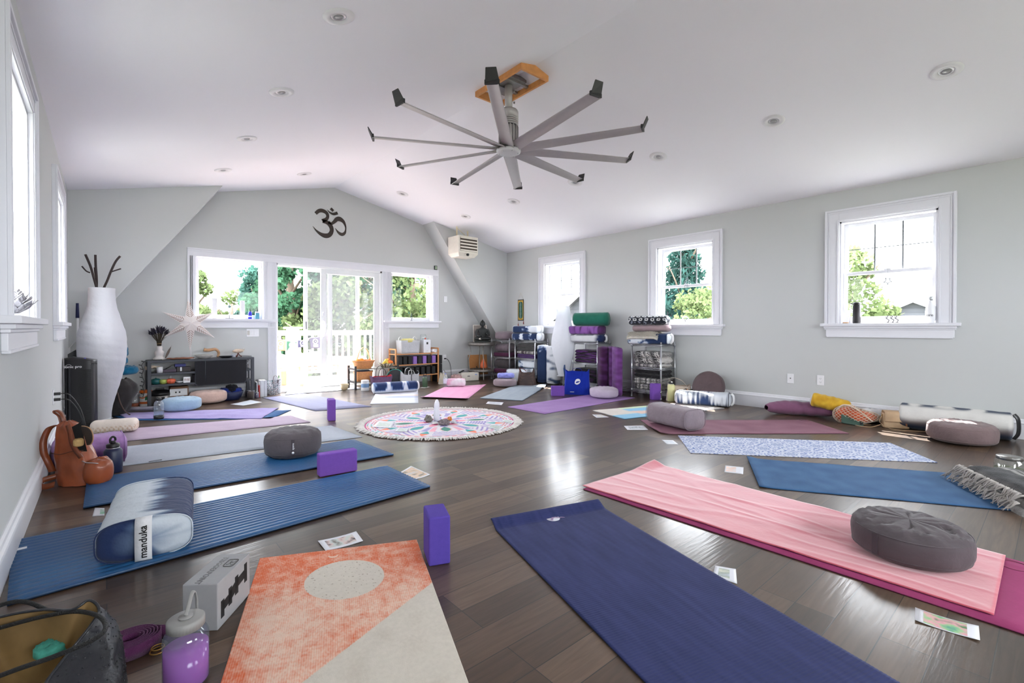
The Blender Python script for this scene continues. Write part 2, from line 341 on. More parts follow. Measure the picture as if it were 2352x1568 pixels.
for n, (a, b_) in W.items(): dh_window(n, XR, a, 1, b_ - a)
for n, (a, b_) in LW.items(): dh_window(n, XL, a, -1, b_ - a)
# back windows and sliding door share one long head casing
HEADZ = 2.10
m = MB(); y = YB
m.bb((.86, y - .022, 1.99), (4.85, y, HEADZ)); m.bb((.86, y - .034, HEADZ - .02), (4.85, y - .022, HEADZ)); m.bb((.87, y - .028, HEADZ - .045), (4.84, y - .022, HEADZ - .037))
struct(m.build('trim_1', TRIM, bevel=.002))
def vtrim(n, x0, x1, z0, z1=1.99):
    m = MB(); m.bb((x0, YB - .022, z0), (x1, YB, z1)); w_ = x1 - x0
    for q in (.012, .03, .048, w_ - .06, w_ - .042, w_ - .024): m.bb((x0 + q, YB - .028, z0), (x0 + q + .009, YB - .022, z1))
    return struct(m.build('trim_%d' % n, TRIM, bevel=.0015))
vtrim(2, .86, .95, 1.13); vtrim(3, 1.80, BD[0], 1.13); vtrim(4, 1.86, BD[0], 0, 1.10); vtrim(5, BD[1], 3.83, 0, 1.99); vtrim(6, 3.83, 3.87, 1.13); vtrim(7, 4.72, 4.85, 1.13)
def fix_window(n, x0, x1, sx0, sx1):
    root = bpy.data.objects.new('window_%d' % n, None); COL.objects.link(root); root['kind'] = 'structure'; root.location = (0, YB, 0)
    z0, z1 = 1.13, 2.0
    m = MB(); m.bb((sx0, -.075, z0 - .03), (sx1, .1, z0)); m.bb((sx0 + .02, -.04, z0 - .05), (sx1 - .02, 0, z0 - .03)); m.bb((sx0 + .03, -.022, z0 - .12), (sx1 - .03, 0, z0 - .05)); m.bb((sx0 + .03, -.03, z0 - .13), (sx1 - .03, 0, z0 - .112)); m.build('sill', TRIM, root, bevel=.003)
    m = MB(); m.bb((x0, 0, z0), (x0 + .015, .19, z1)); m.bb((x1 - .015, 0, z0), (x1, .19, z1)); m.bb((x0, 0, z1 - .015), (x1, .19, z1)); m.bb((x0, .08, z0 - .01), (x1, .2, z0 + .01)); m.build('jamb', TRIM, root)
    m = MB(); s = .055; m.bb((x0 + .015, .09, z0 + .01), (x0 + s, .13, z1 - .015)); m.bb((x1 - s, .09, z0 + .01), (x1 - .015, .13, z1 - .015)); m.bb((x0 + s, .09, z0 + .01), (x1 - s, .13, z0 + .06)); m.bb((x0 + s, .09, z1 - s), (x1 - s, .13, z1 - .015)); f = m.build('sash', TRIM, root, bevel=.003)
    MB().bb((x0 + s, .108, z0 + .06), (x1 - s, .112, z1 - s)).build('pane', GLASS, f)
fix_window(1, .95, 1.82, .84, 1.985); fix_window(7, 3.86, 4.72, 3.72, 4.88)
# sliding patio door: open on the left, panels stacked on the right
root = bpy.data.objects.new('door_1', None); COL.objects.link(root); root['kind'] = 'structure'; root.location = (0, YB, 0)
VIN = mat('door_vinyl', (226, 228, 228), .4, vary=.02)
m = MB(); a, b_ = BD; m.bb((a, 0, 0), (a + .02, .2, 2.0)); m.bb((b_ - .03, .0, 0), (b_, .2, 2.0)); m.bb((a, 0, 1.96), (b_, .2, 2.0)); m.bb((a, .0, 0), (b_, .2, .035)); m.bb((a, .075, .035), (b_, .085, .05)); m.build('door_frame', VIN, root, bevel=.002)
def panel(x0, x1, yy, st, nm, glass, th=.035, rb=.10, rt=.075):
    m = MB(); m.bb((x0, yy, .04), (x0 + st, yy + th, 1.96)); m.bb((x1 - st, yy, .04), (x1, yy + th, 1.96)); m.bb((x0 + st, yy, .04), (x1 - st, yy + th, .04 + rb)); m.bb((x0 + st, yy, 1.96 - rt), (x1 - st, yy + th, 1.96)); m.bb((x0 + st, yy + .004, .04 + rb), (x0 + st + .02, yy + th, 1.96 - rt)); m.bb((x1 - st - .02, yy + .004, .04 + rb), (x1 - st, yy + th, 1.96 - rt))
    p = m.build(nm, VIN, root, bevel=.003); MB().bb((x0 + st, yy + th / 2 - .002, .04 + rb), (x1 - st, yy + th / 2 + .002, 1.96 - rt)).build('pane', glass, p); return p
p1 = panel(2.665, 3.67, .045, .075, 'sliding_panel', thin_glass('door_glass', haze=.03))
p2 = panel(2.80, 3.67, .10, .05, 'fixed_panel', GLASS)
p3 = panel(2.43, 3.36, .155, .045, 'screen_panel', thin_glass('insect_screen', tint=(.72, .72, .74), haze=.04, refl=0.0), th=.022, rb=.06, rt=.05)
m = MB(); m.tube(bez([(2.70, .045, .86), (2.70, -.005, .88), (2.715, -.03, .95), (2.715, -.03, 1.02), (2.70, -.005, 1.09), (2.70, .045, 1.11)]), .011, 8); m.bb((2.685, .035, .83), (2.72, .046, 1.14)); m.build('handle', TRIM, p1)
m = MB(); m.bb((2.45, .14, .98), (2.475, .156, 1.10)); m.build('latch', mat('latch_grey', (150, 150, 152), .5, vary=.03), p3)
m = MB(); m.bb((2.688, .03, 1.20), (2.716, .045, 1.26)); m.cyl((2.70, .045, 1.24), (2.70, .015, 1.26), .008); m.build('lock', TRIM, p1)
# portals that guide the sampling of the sky through the openings
for n, (a, b_) in W.items(): portal((XR + .25, (a + b_) / 2, 1.62), (0, pi / 2, 0), 1.2, .95)
for n, (a, b_) in LW.items(): portal((XL - .25, (a + b_) / 2, 1.62), (0, -pi / 2, 0), 1.2, .95)
portal((2.84, YB + .25, 1.0), (-pi / 2, 0, 0), 1.8, 2.0); portal((1.4, YB + .25, 1.56), (-pi / 2, 0, 0), .95, .95); portal((4.3, YB + .25, 1.56), (-pi / 2, 0, 0), .95, .95)
portal((1.3, YF - .25, 1.35), (pi / 2, 0, 0), 2.7, 1.9); portal((4.55, YF - .25, 1.35), (pi / 2, 0, 0), 2.7, 1.9)


# ------------------------------------------------------------------ ceiling lights, fan, heater, wall fittings
def can_light(x, y, label, group='recessed ceiling lights'):
    t = thing('recessed_light', label, 'ceiling light', (x, y, cz(x)), group=group)
    sgn = 1 if x > RX else -1; t.rotation_euler = (0, math.atan(SL) * sgn, 0)
    MB().lathe([(.046, -.001), (.052, -.009), (.07, -.012), (.092, -.007), (.095, 0)], n=32, cap=False).build('trim_ring', mat('fixture_white', (222, 221, 224), .5, vary=.02), t)
    MB().lathe([(.001, -.002), (.030, -.002), (.034, -.007), (.046, -.004)], n=24, cap=False).build('lamp_gimbal', mat('lamp_grey', (186, 185, 190), .35, metal=.3, vary=.03), t)
    MB().lathe([(.001, -.0075), (.024, -.0075), (.027, -.003)], n=20, cap=False).build('lamp_lens', mat('lamp_glass', (150, 150, 152), .15, vary=.04), t)
for (x, y, lb) in ((1.09, 2.88, 'round recessed light nearest the camera on the left ceiling slope'), (1.09, 4.10, 'second recessed light from the camera on the left slope'), (1.09, 5.33, 'third recessed light from the camera on the left slope'),
                   (1.09, 6.58, 'farthest recessed light on the left slope, above the steep corner'), (2.1, 6.83, 'recessed light just left of the ridge near the far gable wall'), (3.6, 6.85, 'recessed light just right of the ridge near the far gable wall'),
                   (4.65, 6.61, 'farthest recessed light on the right slope, before the heater'), (4.65, 5.36, 'fifth recessed light from the camera on the right slope'), (4.65, 4.14, 'fourth recessed light from the camera on the right slope, under the fan blades'),
                   (4.65, 2.92, 'third recessed light from the camera on the right slope'), (4.65, 1.73, 'second recessed light from the camera on the right slope'), (4.69, .56, 'large recessed light nearest the camera at the upper right')):
    can_light(x, y, lb)
FX, FY = 2.87, 3.38; BZ = 2.66
fan = thing('ceiling_fan', 'large ten-bladed silver ceiling fan hanging from a wooden box at the ridge', 'ceiling fan', (FX, FY, 0))
FANM = mat('fan_aluminium', (178, 174, 174), .45, metal=.35, vary=.03); FAND = mat('fan_dark', (38, 38, 38), .5, vary=.05)
m = MB(); m.cyl((0, 0, BZ + .36), (0, 0, RZ + .02), .036, n=20); m.build('downrod', FANM, fan)
m = MB(); m.cyl((.035, -.03, RZ - .20), (.045, -.04, RZ - .20), .01); m.cyl((.035, -.03, RZ - .10), (.045, -.04, RZ - .10), .01); m.build('bolts', STEEL, fan)
m = MB(); m.lathe([(.02, .37), (.085, .365), (.092, .35), (.092, .29)], (0, 0, BZ), 28); m.build('motor_cap', FANM, fan)
m = MB()
for k in range(4): m.lathe([(.078, .292 - k * .018), (.092, .288 - k * .018), (.092, .280 - k * .018), (.078, .276 - k * .018)], (0, 0, BZ), 28)
m.lathe([(.078, .03), (.078, .3)], (0, 0, BZ), 28); mm_ = m.build('cooling_rings', FANM, fan)
MB().lathe([(.081, .215), (.081, .29)], (0, 0, BZ), 28).build('ring_gap', FAND, mm_)
m = MB()
for k in range(18): a = 2 * pi * k / 18; m.box((.085 * cos(a), .085 * sin(a), BZ + .12), (.018, .007, .19), a)
m.build('motor_fins', FANM, fan)
m = MB(); m.lathe([(.07, .05), (.108, .04), (.112, .028), (.112, .008), (.10, .0)], (0, 0, BZ), 32); m.build('blade_ring', FAND, fan)
m = MB(); m.lathe([(.001, -.035), (.085, -.034), (.112, -.022), (.116, -.004), (.10, .002)], (0, 0, BZ), 36)
for k in range(6): a = k * pi / 3 + .2; m.cyl((.09 * cos(a), .09 * sin(a), BZ - .04), (.09 * cos(a), .09 * sin(a), BZ - .03), .005, n=8)
m.build('hub_plate', mat('hub_white', (205, 205, 208), .4, vary=.02), fan)
def blade_mesh():
    m = MB(); Lb = 1.12; tilt = radians(-15)
    def fn(i, j):
        x = .10 + Lb * i; c = .125 - .03 * i; a = 2 * pi * j; yy = cos(a) * c / 2; zz = sin(a) * .007 + .012 * (1 - (2 * yy / c) ** 2)
        return (x, yy * cos(tilt) - zz * sin(tilt), yy * sin(tilt) + zz * cos(tilt))
    m.grid(14, 14, lambda i, j: fn(i, j), wv=True); return m
bl = blade_mesh()
base_mesh = None
for k in range(10):
    a = radians(8.4 + 36 * k)
    if base_mesh is None:
        b0 = bl.build('blade', FANM, fan, loc=(0, 0, BZ), rot=(0, 0, a)); base_mesh = b0
        w0 = MB(); w0.add([(1.215, -.048, -.004), (1.228, -.048, .0), (1.262, -.040, .085), (1.255, -.040, .085), (1.215, .048, .016), (1.228, .048, .02), (1.262, .034, .085), (1.255, .034, .085)],
                          [(0, 1, 2, 3), (7, 6, 5, 4), (1, 5, 6, 2), (0, 3, 7, 4), (3, 2, 6, 7), (0, 4, 5, 1)], None, False)
        w0.bb((1.208, -.052, -.010), (1.226, .052, .022)); w1 = w0.build('winglet', FAND, b0, bevel=.003)
    else:
        o = base_mesh.copy(); COL.objects.link(o); o.parent = fan; o.rotation_euler = (0, 0, a); o2 = w1.copy(); COL.objects.link(o2); o2.parent = o
# wooden box round the mounting hole
PINE = mat('pine_board', (208, 144, 84), .55, vary=.18, vscale=14)
bx = thing('fan_mount_box', 'open pine box frame on the ceiling ridge around the fan mount', 'wooden frame', (FX, 3.35, 0))
hw, hl, tb = .165, .33, .02
def side_board(name, xa, xb, ya, yb):
    m = MB(); pts = []
    zb = 3.213
    def top(x): return cz(FX + x) + .005
    cols = [xa] + ([0] if xa < 0 < xb else []) + [xb]
    lo = [(x, zb) for x in cols]; hi = [(x, top(x)) for x in reversed(cols)]; poly = lo + hi; n = len(poly)
    vs = [(x, ya, z) for x, z in poly] + [(x, yb, z) for x, z in poly]
    m.add(vs, [tuple(range(n)), tuple(range(2 * n - 1, n - 1, -1))] + [(i, (i + 1) % n, n + (i + 1) % n, n + i) for i in range(n)], None, False)
    return m.build(name, PINE, bx)
side_board('end_board', -hw, hw, -hl, -hl + tb); side_board('end_board', -hw, hw, hl - tb, hl)
side_board('side_board', -hw, -hw + tb, -hl + tb, hl - tb); side_board('side_board', hw - tb, hw, -hl + tb, hl - tb)
m = MB(); m.bb((-.09, -.12, RZ - .045), (.09, .20, RZ - .01)); m.bb((-.14, .06, RZ - .06), (.14, .09, RZ - .04)); m.bb((-.14, -.09, RZ - .06), (.14, -.06, RZ - .04)); m.build('mounting_bracket', STEEL, bx)
# unit heater under the right-hand corner
P = YP(1076, 566, YC - .42); hx, hzz = P.x, P.z
ht = thing('unit_heater', 'cream metal space heater with louvres hung below the ceiling in the far corner', 'heater', (hx, YC - .25, hzz))
m = MB(); m.bb((-.215, -.17, -.125), (.215, .17, .185)); m.add([(-.215, -.17, -.125), (.215, -.17, -.125), (.215, .17, -.125), (-.215, .17, -.125), (-.17, -.12, -.185), (.17, -.12, -.185), (.17, .13, -.185), (-.17, .13, -.185)], [(0, 1, 5, 4), (1, 2, 6, 5), (2, 3, 7, 6), (3, 0, 4, 7), (4, 5, 6, 7)], None, False); m.build('casing', CREAM, ht, bevel=.006)
MB().bb((-.18, -.176, -.09), (.19, -.168, .155)).build('louvre_opening', mat('heater_inside', (64, 52, 40), .7, vary=.3, vscale=25), ht)
for k in range(5): MB().box((.005, -.182, -.075 + k * .055), (.37, .004, .026)).build('louvre', CREAM, ht, rot=None)
m = MB(); m.cyl((-.02, -.165, -.15), (-.02, -.19, -.152), .024); m.build('dial', BLACK, ht)
m = MB()
for x in (-.14, .10): m.bb((x - .012, -.01, .185), (x + .012, .0, cz(hx + x) - hzz - .01))
m.tube([(-.14, -.005, cz(hx - .14) - hzz - .03), (.10, -.005, .19)], .006, 6); m.build('hanging_bracket', mat('yellowed_steel', (214, 200, 166), .5, metal=.2, vary=.1), ht)
# wall plates
PLATE = mat('switch_plate', (228, 228, 230), .4, vary=.02)
def plate(P, axis, w_, h_, label, cat, slots):
    t = thing('wall_plate', label, cat, P); t.rotation_euler = {'R': (0, 0, pi / 2), 'B': (0, 0, 0), 'L': (0, 0, -pi / 2)}[axis]
    s = 1
    MB().bb((-w_ / 2, -.007, -h_ / 2), (w_ / 2, 0, h_ / 2)).build('cover', PLATE, t, bevel=.003)
    return t
def slots(t, kind):
    m = MB()
    if kind == 'outlet':
        for dz in (-.02, .02):
            MB().bb((-.016, -.009, dz - .013), (.016, -.006, dz + .013)).build('socket', PLATE, t, bevel=.003)
            m.bb((-.008, -.0096, dz - .004), (-.006, -.0085, dz + .006)); m.bb((.006, -.0096, dz - .004), (.008, -.0085, dz + .006)); m.cyl((0, -.0096, dz - .008), (0, -.0085, dz - .008), .0022, n=8)
    if kind == 'jack': m.bb((-.006, -.009, -.002), (.006, -.007, .010))
    if m.v: m.build('slots', mat('slot_dark', (60, 58, 56), .6, vary=.05), t)
# right-wall plates face -x
t = plate(XP(1816, 869, XR), 'R', .072, .115, 'white data jack plate low on the right wall, left of the pair', 'wall plate', 1); t.rotation_euler = (0, 0, -pi / 2); slots(t, 'jack')
t = plate(XP(1885, 873, XR), 'R', .072, .115, 'white double power outlet low on the right wall, right of the pair', 'power outlet', 1); t.rotation_euler = (0, 0, -pi / 2); slots(t, 'outlet')
t = plate(YP(580.5, 764, YB), 'B', .165, .115, 'white triple light switch plate beneath the left back window', 'light switch', 1)
for k in range(3): MB().bb((-.058 + k * .046 - .016, -.012, -.033), (-.058 + k * .046 + .016, -.006, .033)).build('rocker', mat('rocker_grey', (190, 186, 180), .4, vary=.03) if k == 0 else PLATE, t, bevel=.002)
t = plate(YP(1023, 687, YB), 'B', .072, .115, 'white light switch beside the far steep strip of roof', 'light switch', 1); MB().bb((-.016, -.012, -.033), (.016, -.006, .033)).build('rocker', PLATE, t, bevel=.002)
t = plate(YP(1021, 821, YB), 'B', .072, .115, 'white power outlet with black plug by the bamboo shelf', 'power outlet', 1); slots(t, 'outlet')
m = MB(); m.bb((-.015, -.035, -.03), (.015, -.009, -.005)); m.tube(bez([(0, -.03, -.02), (.05, -.045, -.04), (.10, -.05, -.14), (.12, -.05, -.30), (.115, -.05, -.38)]), .004, 6); m.build('plug_and_cord', BLACK, t)
P = YP(1000, 615, YB); t = thing('thermostat', 'small black and grey thermostat on the far wall above the right window', 'thermostat', P)
MB().bb((-.032, -.022, -.04), (.032, 0, .04)).build('case', BLACK, t, bevel=.006); MB().bb((-.018, -.026, -.028), (.020, -.021, .03)).build('display', mat('lcd_green', (150, 168, 140), .3, vary=.08, vscale=60), t)
# outlet on the left wall
P = XP(121, 912, XL); t = thing('wall_plate', 'white power outlet on the left wall with two black cords plugged in', 'power outlet', P); t.rotation_euler = (0, 0, pi / 2)
MB().bb((-.036, -.007, -.058), (.036, 0, .058)).build('cover', PLATE, t, bevel=.003)
PB = FP(200, 984)
for dz in (-.02, .025): m = MB(); m.bb((-.014, -.045, dz - .011), (.014, -.007, dz + .011)); m.tube(bez([(0, -.045, dz), (.02, -.10, dz - .02), (.04, -.16, dz - .14), (.05, -.19, dz - .28)]), .004, 6); m.build('plug_and_cord', BLACK, t)
# ------------------------------------------------------------------ shared builders
def ribbon2(pts, ws):                    # outline of a variable width stroke in 2D
    P = [Vector((p[0], p[1])) for p in pts]; Lf, Rt = [], []
    for i, p in enumerate(P):
        a = P[max(i - 1, 0)]; b = P[min(i + 1, len(P) - 1)]; t = (b - a).normalized(); n = Vector((-t.y, t.x)); Lf.append(p + n * ws[i] / 2); Rt.append(p - n * ws[i] / 2)
    return Lf, Rt
def stroke(m, pts, ws, th, M=None, n=6):
    P = bez([(p[0], p[1], w_) for p, w_ in zip(pts, ws)], n); Lf, Rt = ribbon2([(p.x, p.y) for p in P], [p.z for p in P]); k = len(P)
    vs = [(p.x, p.y, z) for z in (0, th) for q in (Lf, Rt) for p in q]
    fs = []
    for i in range(k - 1):
        fs += [(i, i + 1, k + i + 1, k + i), (2 * k + i, 3 * k + i, 3 * k + i + 1, 2 * k + i + 1), (i, 2 * k + i, 2 * k + i + 1, i + 1), (k + i, k + i + 1, 3 * k + i + 1, 3 * k + i)]
    fs += [(0, k, 3 * k, 2 * k), (k - 1, 3 * k - 1, 4 * k - 1, 2 * k - 1)]
    m.add(vs, fs, M, False)
OMS = [([(1797, 500), (1838, 460), (1885, 449), (1935, 468), (1956, 508), (1940, 552), (1885, 588)], [42, 48, 50, 44, 38, 44, 52]),
       ([(1888, 588), (1950, 600), (1995, 640), (2010, 700), (1980, 760), (1925, 781), (1860, 764), (1800, 722), (1760, 675)], [48, 52, 56, 52, 58, 62, 42, 20, 2]),
       ([(1965, 590), (2005, 606), (2045, 575), (2080, 535), (2122, 527), (2170, 555), (2198, 610), (2202, 660), (2187, 710), (2148, 734), (2100, 712), (2055, 660)], [40, 34, 44, 56, 62, 42, 24, 18, 34, 44, 30, 2]),
       ([(1950, 425), (1985, 457), (2035, 470), (2090, 447)], [2, 18, 34, 40]), ([(1996, 400), (2032, 430)], [34, 34])]
def om(m, sc, th, M, cx=1985, cy=605):
    for pts, ws in OMS: stroke(m, [((x - cx) * sc, -(y - cy) * sc) for x, y in pts], [w_ * sc for w_ in ws], th, M)
PA = YP(420 + 1760 / 5.88, 410 + 605 / 5.88, YB); PB_ = YP(420 + 2210 / 5.88, 410 + 605 / 5.88, YB); PC = YP(420 + 1985 / 5.88, 410 + 605 / 5.88, YB)
m = MB(); om(m, (PB_.x - PA.x) / 450, .006, Matrix.Translation((PC.x, YB - .001, PC.z)) @ Matrix.Rotation(pi / 2, 4, 'X'))
tag(m.build('wall_symbol', mat('dark_brown_decal', (52, 42, 36), .7, vary=.1)), 'large dark brown Om symbol on the far gable wall above the door', 'wall decoration')

def se_round(R_, H, e1=.55, ewall=.5, pleat=0.0, npl=40, lump=.01, seed=0, n=56, nv=26, flat=.0, dome=1.0):
    # squashed round cushion standing on z=0
    def fn(i, j):
        a = 2 * pi * i; ph = -pi / 2 + pi * j; r = R_ * abs(cos(ph)) ** e1; z = H / 2 + H / 2 * sgnpow(sin(ph), ewall)
        q = abs(cos(ph)); x, y = cos(a), sin(a)
        r *= 1 + pleat * sin(npl * a + 2 * nz(3 * x, 3 * y, seed)) * (1 - q) * q * 4
        l = nz(2.2 * x + seed, 2.2 * y, 3 * z / H); r *= 1 + lump * 2 * l
        if ph > 0 and dome > 1: z -= H * .16 * max(0, .16 - abs(nz(3.2 * x * r / R_ + seed, 7 * y * r / R_ + 2 * x))) / .16 * min(1, r / R_ * 1.6) * (1 - (r / R_) ** 4)
        if ph > 0: z += dome * H * .04 * nz(5 * x * r / R_ + seed, 5 * y * r / R_, 1) + H * lump * 4 * nz(9 * x * r / R_, 9 * y * r / R_, seed)
        return (r * x, r * y, max(z, 0.0))
    return MB().grid(n, nv, fn, wu=True)
def round_cushion(name, label, P, R_, H, m_, rz=0, cat='cushion', group=None, rot=None, loc=None, pleat=.01, seed=1, sx=1, piping=True, e1=.5, ewall=.55, tagrot=None, tagtext=None, lump=.012, npl=40, pipe_mat=None, dome=1.0):
    t = thing(name, label, cat, loc if loc is not None else P, rz, group, rot)
    b = se_round(R_, H, e1, ewall, pleat, npl, lump, seed, dome=dome)
    if sx != 1: b.v = [(x * sx, y, z) for x, y, z in b.v]
    b.build('cover', m_, t)
    if piping:
        for zz in (.22, .78):
            s_ = (zz - .5) * 2; ph = math.asin(abs(s_) ** (1 / ewall)); r = R_ * cos(ph) ** e1
            MB().tube([(r * cos(a) * sx * (1 + lump * 2 * nz(2.2 * cos(a) + seed, 2.2 * sin(a), 3 * zz)), r * sin(a) * (1 + lump * 2 * nz(2.2 * cos(a) + seed, 2.2 * sin(a), 3 * zz)), H * zz) for a in [2 * pi * k / 48 for k in range(48)]], .0022, 5, closed=True).build('seam', pipe_mat or m_, t)
    if tagtext is not None:
        g = MB().box((0, 0, 0), (.022, .003, H * .56)).build('side_handle', mat('tag_dark', (70, 62, 68), .8, vary=.05), t, bevel=.001)
        g.location = (R_ * sx * 1.006 * cos(tagrot), R_ * 1.006 * sin(tagrot), H * .5); g.rotation_euler = (0, 0, tagrot + pi / 2)
        if tagtext: 
            text(tagtext, .022, WHITEP, g, (0, -.0022, .008), Matrix(((0, -1, 0), (0, 0, -1), (1, 0, 0))).to_euler())
            MB().cyl((0, -.0018, -H * .19), (0, -.003, -H * .19), .009).build('round_emblem', WHITEP, g)
    return t
def bolster_mesh(Lx, Wd, H, e=.45, endr=.09, lump=.01, seed=0, nl=34, nc=40, sag=0.0, wr=0.0, wf=30):
    # long cushion along x, cross section a superellipse, resting on z=0
    def fn(i, j):
        u = 2 * i - 1; x = u * Lx / 2; q = max(0, abs(u) - (1 - 2 * endr / Lx)) / (2 * endr / Lx); sc = max(0.0, 1 - q ** 3.2) ** .42 if q > 0 else 1
        a = 2 * pi * j; cy_, sz = sgnpow(cos(a), e), sgnpow(sin(a), e); k = 1 + lump * 2 * nz(3 * x / Lx * 4 + seed, cy_ * 1.3, sz * 1.3)
        k += wr * nz(x * wf + seed, 2 * cy_, 2 * sz) 
        z = H / 2 + sz * H / 2 * sc * k
        if sag: z += sag * (x / Lx * 2) ** 2
        return (x, cy_ * Wd / 2 * sc * k, max(z, 0))
    m = MB(); m.grid(nl, nc, fn, wv=True); 
    m.add([m.v[j] for j in range(nc)], [tuple(range(nc - 1, -1, -1))]); m.add([m.v[(nl - 1) * nc + j] for j in range(nc)], [tuple(range(nc))]); return m
def bolster(name, label, P, Lx, Wd, H, rz, m_, paint=None, e=.45, cat='bolster', group=None, seed=0, endr=.06, handle=True, rot=None, lump=.012, pipe=True, strap_mat=None, tagtext=None, nl=34, nc=40, sag=0.0, wr=0.0, wf=30, pm=None, part='cover'):
    t = thing(name, label, cat, P, rz, group, rot)
    bolster_mesh(Lx, Wd, H, e, endr, lump, seed, nl, nc, sag, wr, wf).build(part, m_, t, paint=paint)
    if pipe:
        pm = pm or m_
        for s_ in (-1, 1):
            x = s_ * (Lx / 2 - endr * .45); k = 1.0
            MB().tube([(x, sgnpow(cos(a), e) * Wd / 2 * k, H / 2 + sgnpow(sin(a), e) * H / 2 * k) for a in [2 * pi * q / 40 for q in range(40)]], .003, 5, closed=True).build('piping', pm, t, paint=paint if pm in (ATT,) else None)
    if handle:
        h = MB().tube(bez([(Lx / 2 - .005, 0, H * .94), (Lx / 2 + .022, 0, H * .75), (Lx / 2 + .024, 0, H * .3), (Lx / 2 - .005, 0, H * .06)]), .018, 6, flat=.15).build('end_handle', strap_mat or WHITEP, t)
    return t
def tiedye(white=(214, 220, 226), dark=(38, 54, 88), freq=5.0, edge=.25, bias=0.0, axis=0, seed=0.0, mid=(92, 124, 168), end=None, Lx=.6, amp=.6):
    A, B, C = lin(white), lin(dark), lin(mid)
    def f(co):
        x, y, z = co; s_ = (x, y, z)[axis]
        v = nz(s_ * freq + seed, seed * 1.7) * 1.4 + amp * nz(x * 9 + seed, y * 16, z * 26) + .25 * nz(x * 40, y * 26, z * 50 + seed) + bias
        if end is not None and abs(x) > Lx / 2 - .03: v = end + .5 * nz(x * 9, y * 20 + seed, z * 12)
        t = sst(-edge, edge, v)
        return mix(mix(A, C, t * 1.6), B, (t - .35) * 1.6)
    return f
def solid(rgb):
    c = lin(rgb); return lambda co: c
def strap(m, pts, wd_, w_, th=.003, n=8):           # flat band along a path, wd_ = direction of its width
    P = bez(pts, n); W_ = Vector(wd_).normalized() * w_ / 2; vs = []
    for i, p in enumerate(P):
        t = (P[min(i + 1, len(P) - 1)] - P[max(i - 1, 0)]).normalized(); nn = t.cross(W_).normalized() * th / 2
        vs += [p - W_ - nn, p + W_ - nn, p + W_ + nn, p - W_ + nn]
    fs = [(i * 4 + a, i * 4 + (a + 1) % 4, i * 4 + 4 + (a + 1) % 4, i * 4 + 4 + a) for i in range(len(P) - 1) for a in range(4)]
    k = len(vs) - 4; fs += [(3, 2, 1, 0), (k, k + 1, k + 2, k + 3)]; return m.add(vs, fs)
def slabmat(q, th=.006, nu=24, nv=10, zf=None, r=0.0):   # q = 4 floor points TL, BL, BR, TR ; u runs 0..1 left->right, v far->near
    q = [Vector((p[0], p[1], 0)) for p in q]
    def fn(u, v):
        p = (q[0] * (1 - v) + q[1] * v) * (1 - u) + (q[3] * (1 - v) + q[2] * v) * u; z = th + (zf(u, v) if zf else 0); return (p.x, p.y, z)
    return MB().sheet(nu, nv, fn, th)
def mat_thing(name, label, q, m_, paintuv=None, th=.006, nu=24, nv=10, zf=None, cat='yoga mat', group=None, part=None, lift=0.0, parent=None):
    mb = slabmat(q, th, nu, nv, zf); c = Vector((sum(p[0] for p in q) / 4, sum(p[1] for p in q) / 4, 0))
    mb.v = [(x - c.x, y - c.y, z + lift) for x, y, z in mb.v]
    o = mb.build(name, m_)
    if paintuv:
        ca = o.data.color_attributes.new('Col', 'FLOAT_COLOR', 'POINT'); buf = []
        for s_ in (0, 1):
            for i in range(nu):
                for j in range(nv): buf += [*paintuv(i / (nu - 1), j / (nv - 1), s_), 1]
        ca.data.foreach_set('color', buf)
    o.location = c; tag(o, label, cat, group); return o
def fringe(m, pts, nrm, ln, r=.002, seed=0, droop=.01, dens=1, zmin=.003):
    rr = random.Random(seed)
    for p in pts:
        for k in range(dens):
            d = Vector(nrm) + Vector((rr.uniform(-.6, .6), rr.uniform(-.6, .6), 0)); d.normalize(); l = ln * rr.uniform(.6, 1.15); a = Vector(p)
            b = a + d * l * .5 + Vector((0, 0, rr.uniform(-.2, .3) * l)); c = a + d * l + Vector((rr.uniform(-.2, .2) * l, rr.uniform(-.2, .2) * l, -droop))
            b.z = max(b.z, zmin); c.z = max(c.z, zmin); m.tube([a, b, c], [r, r * .9, r * .4], 4)
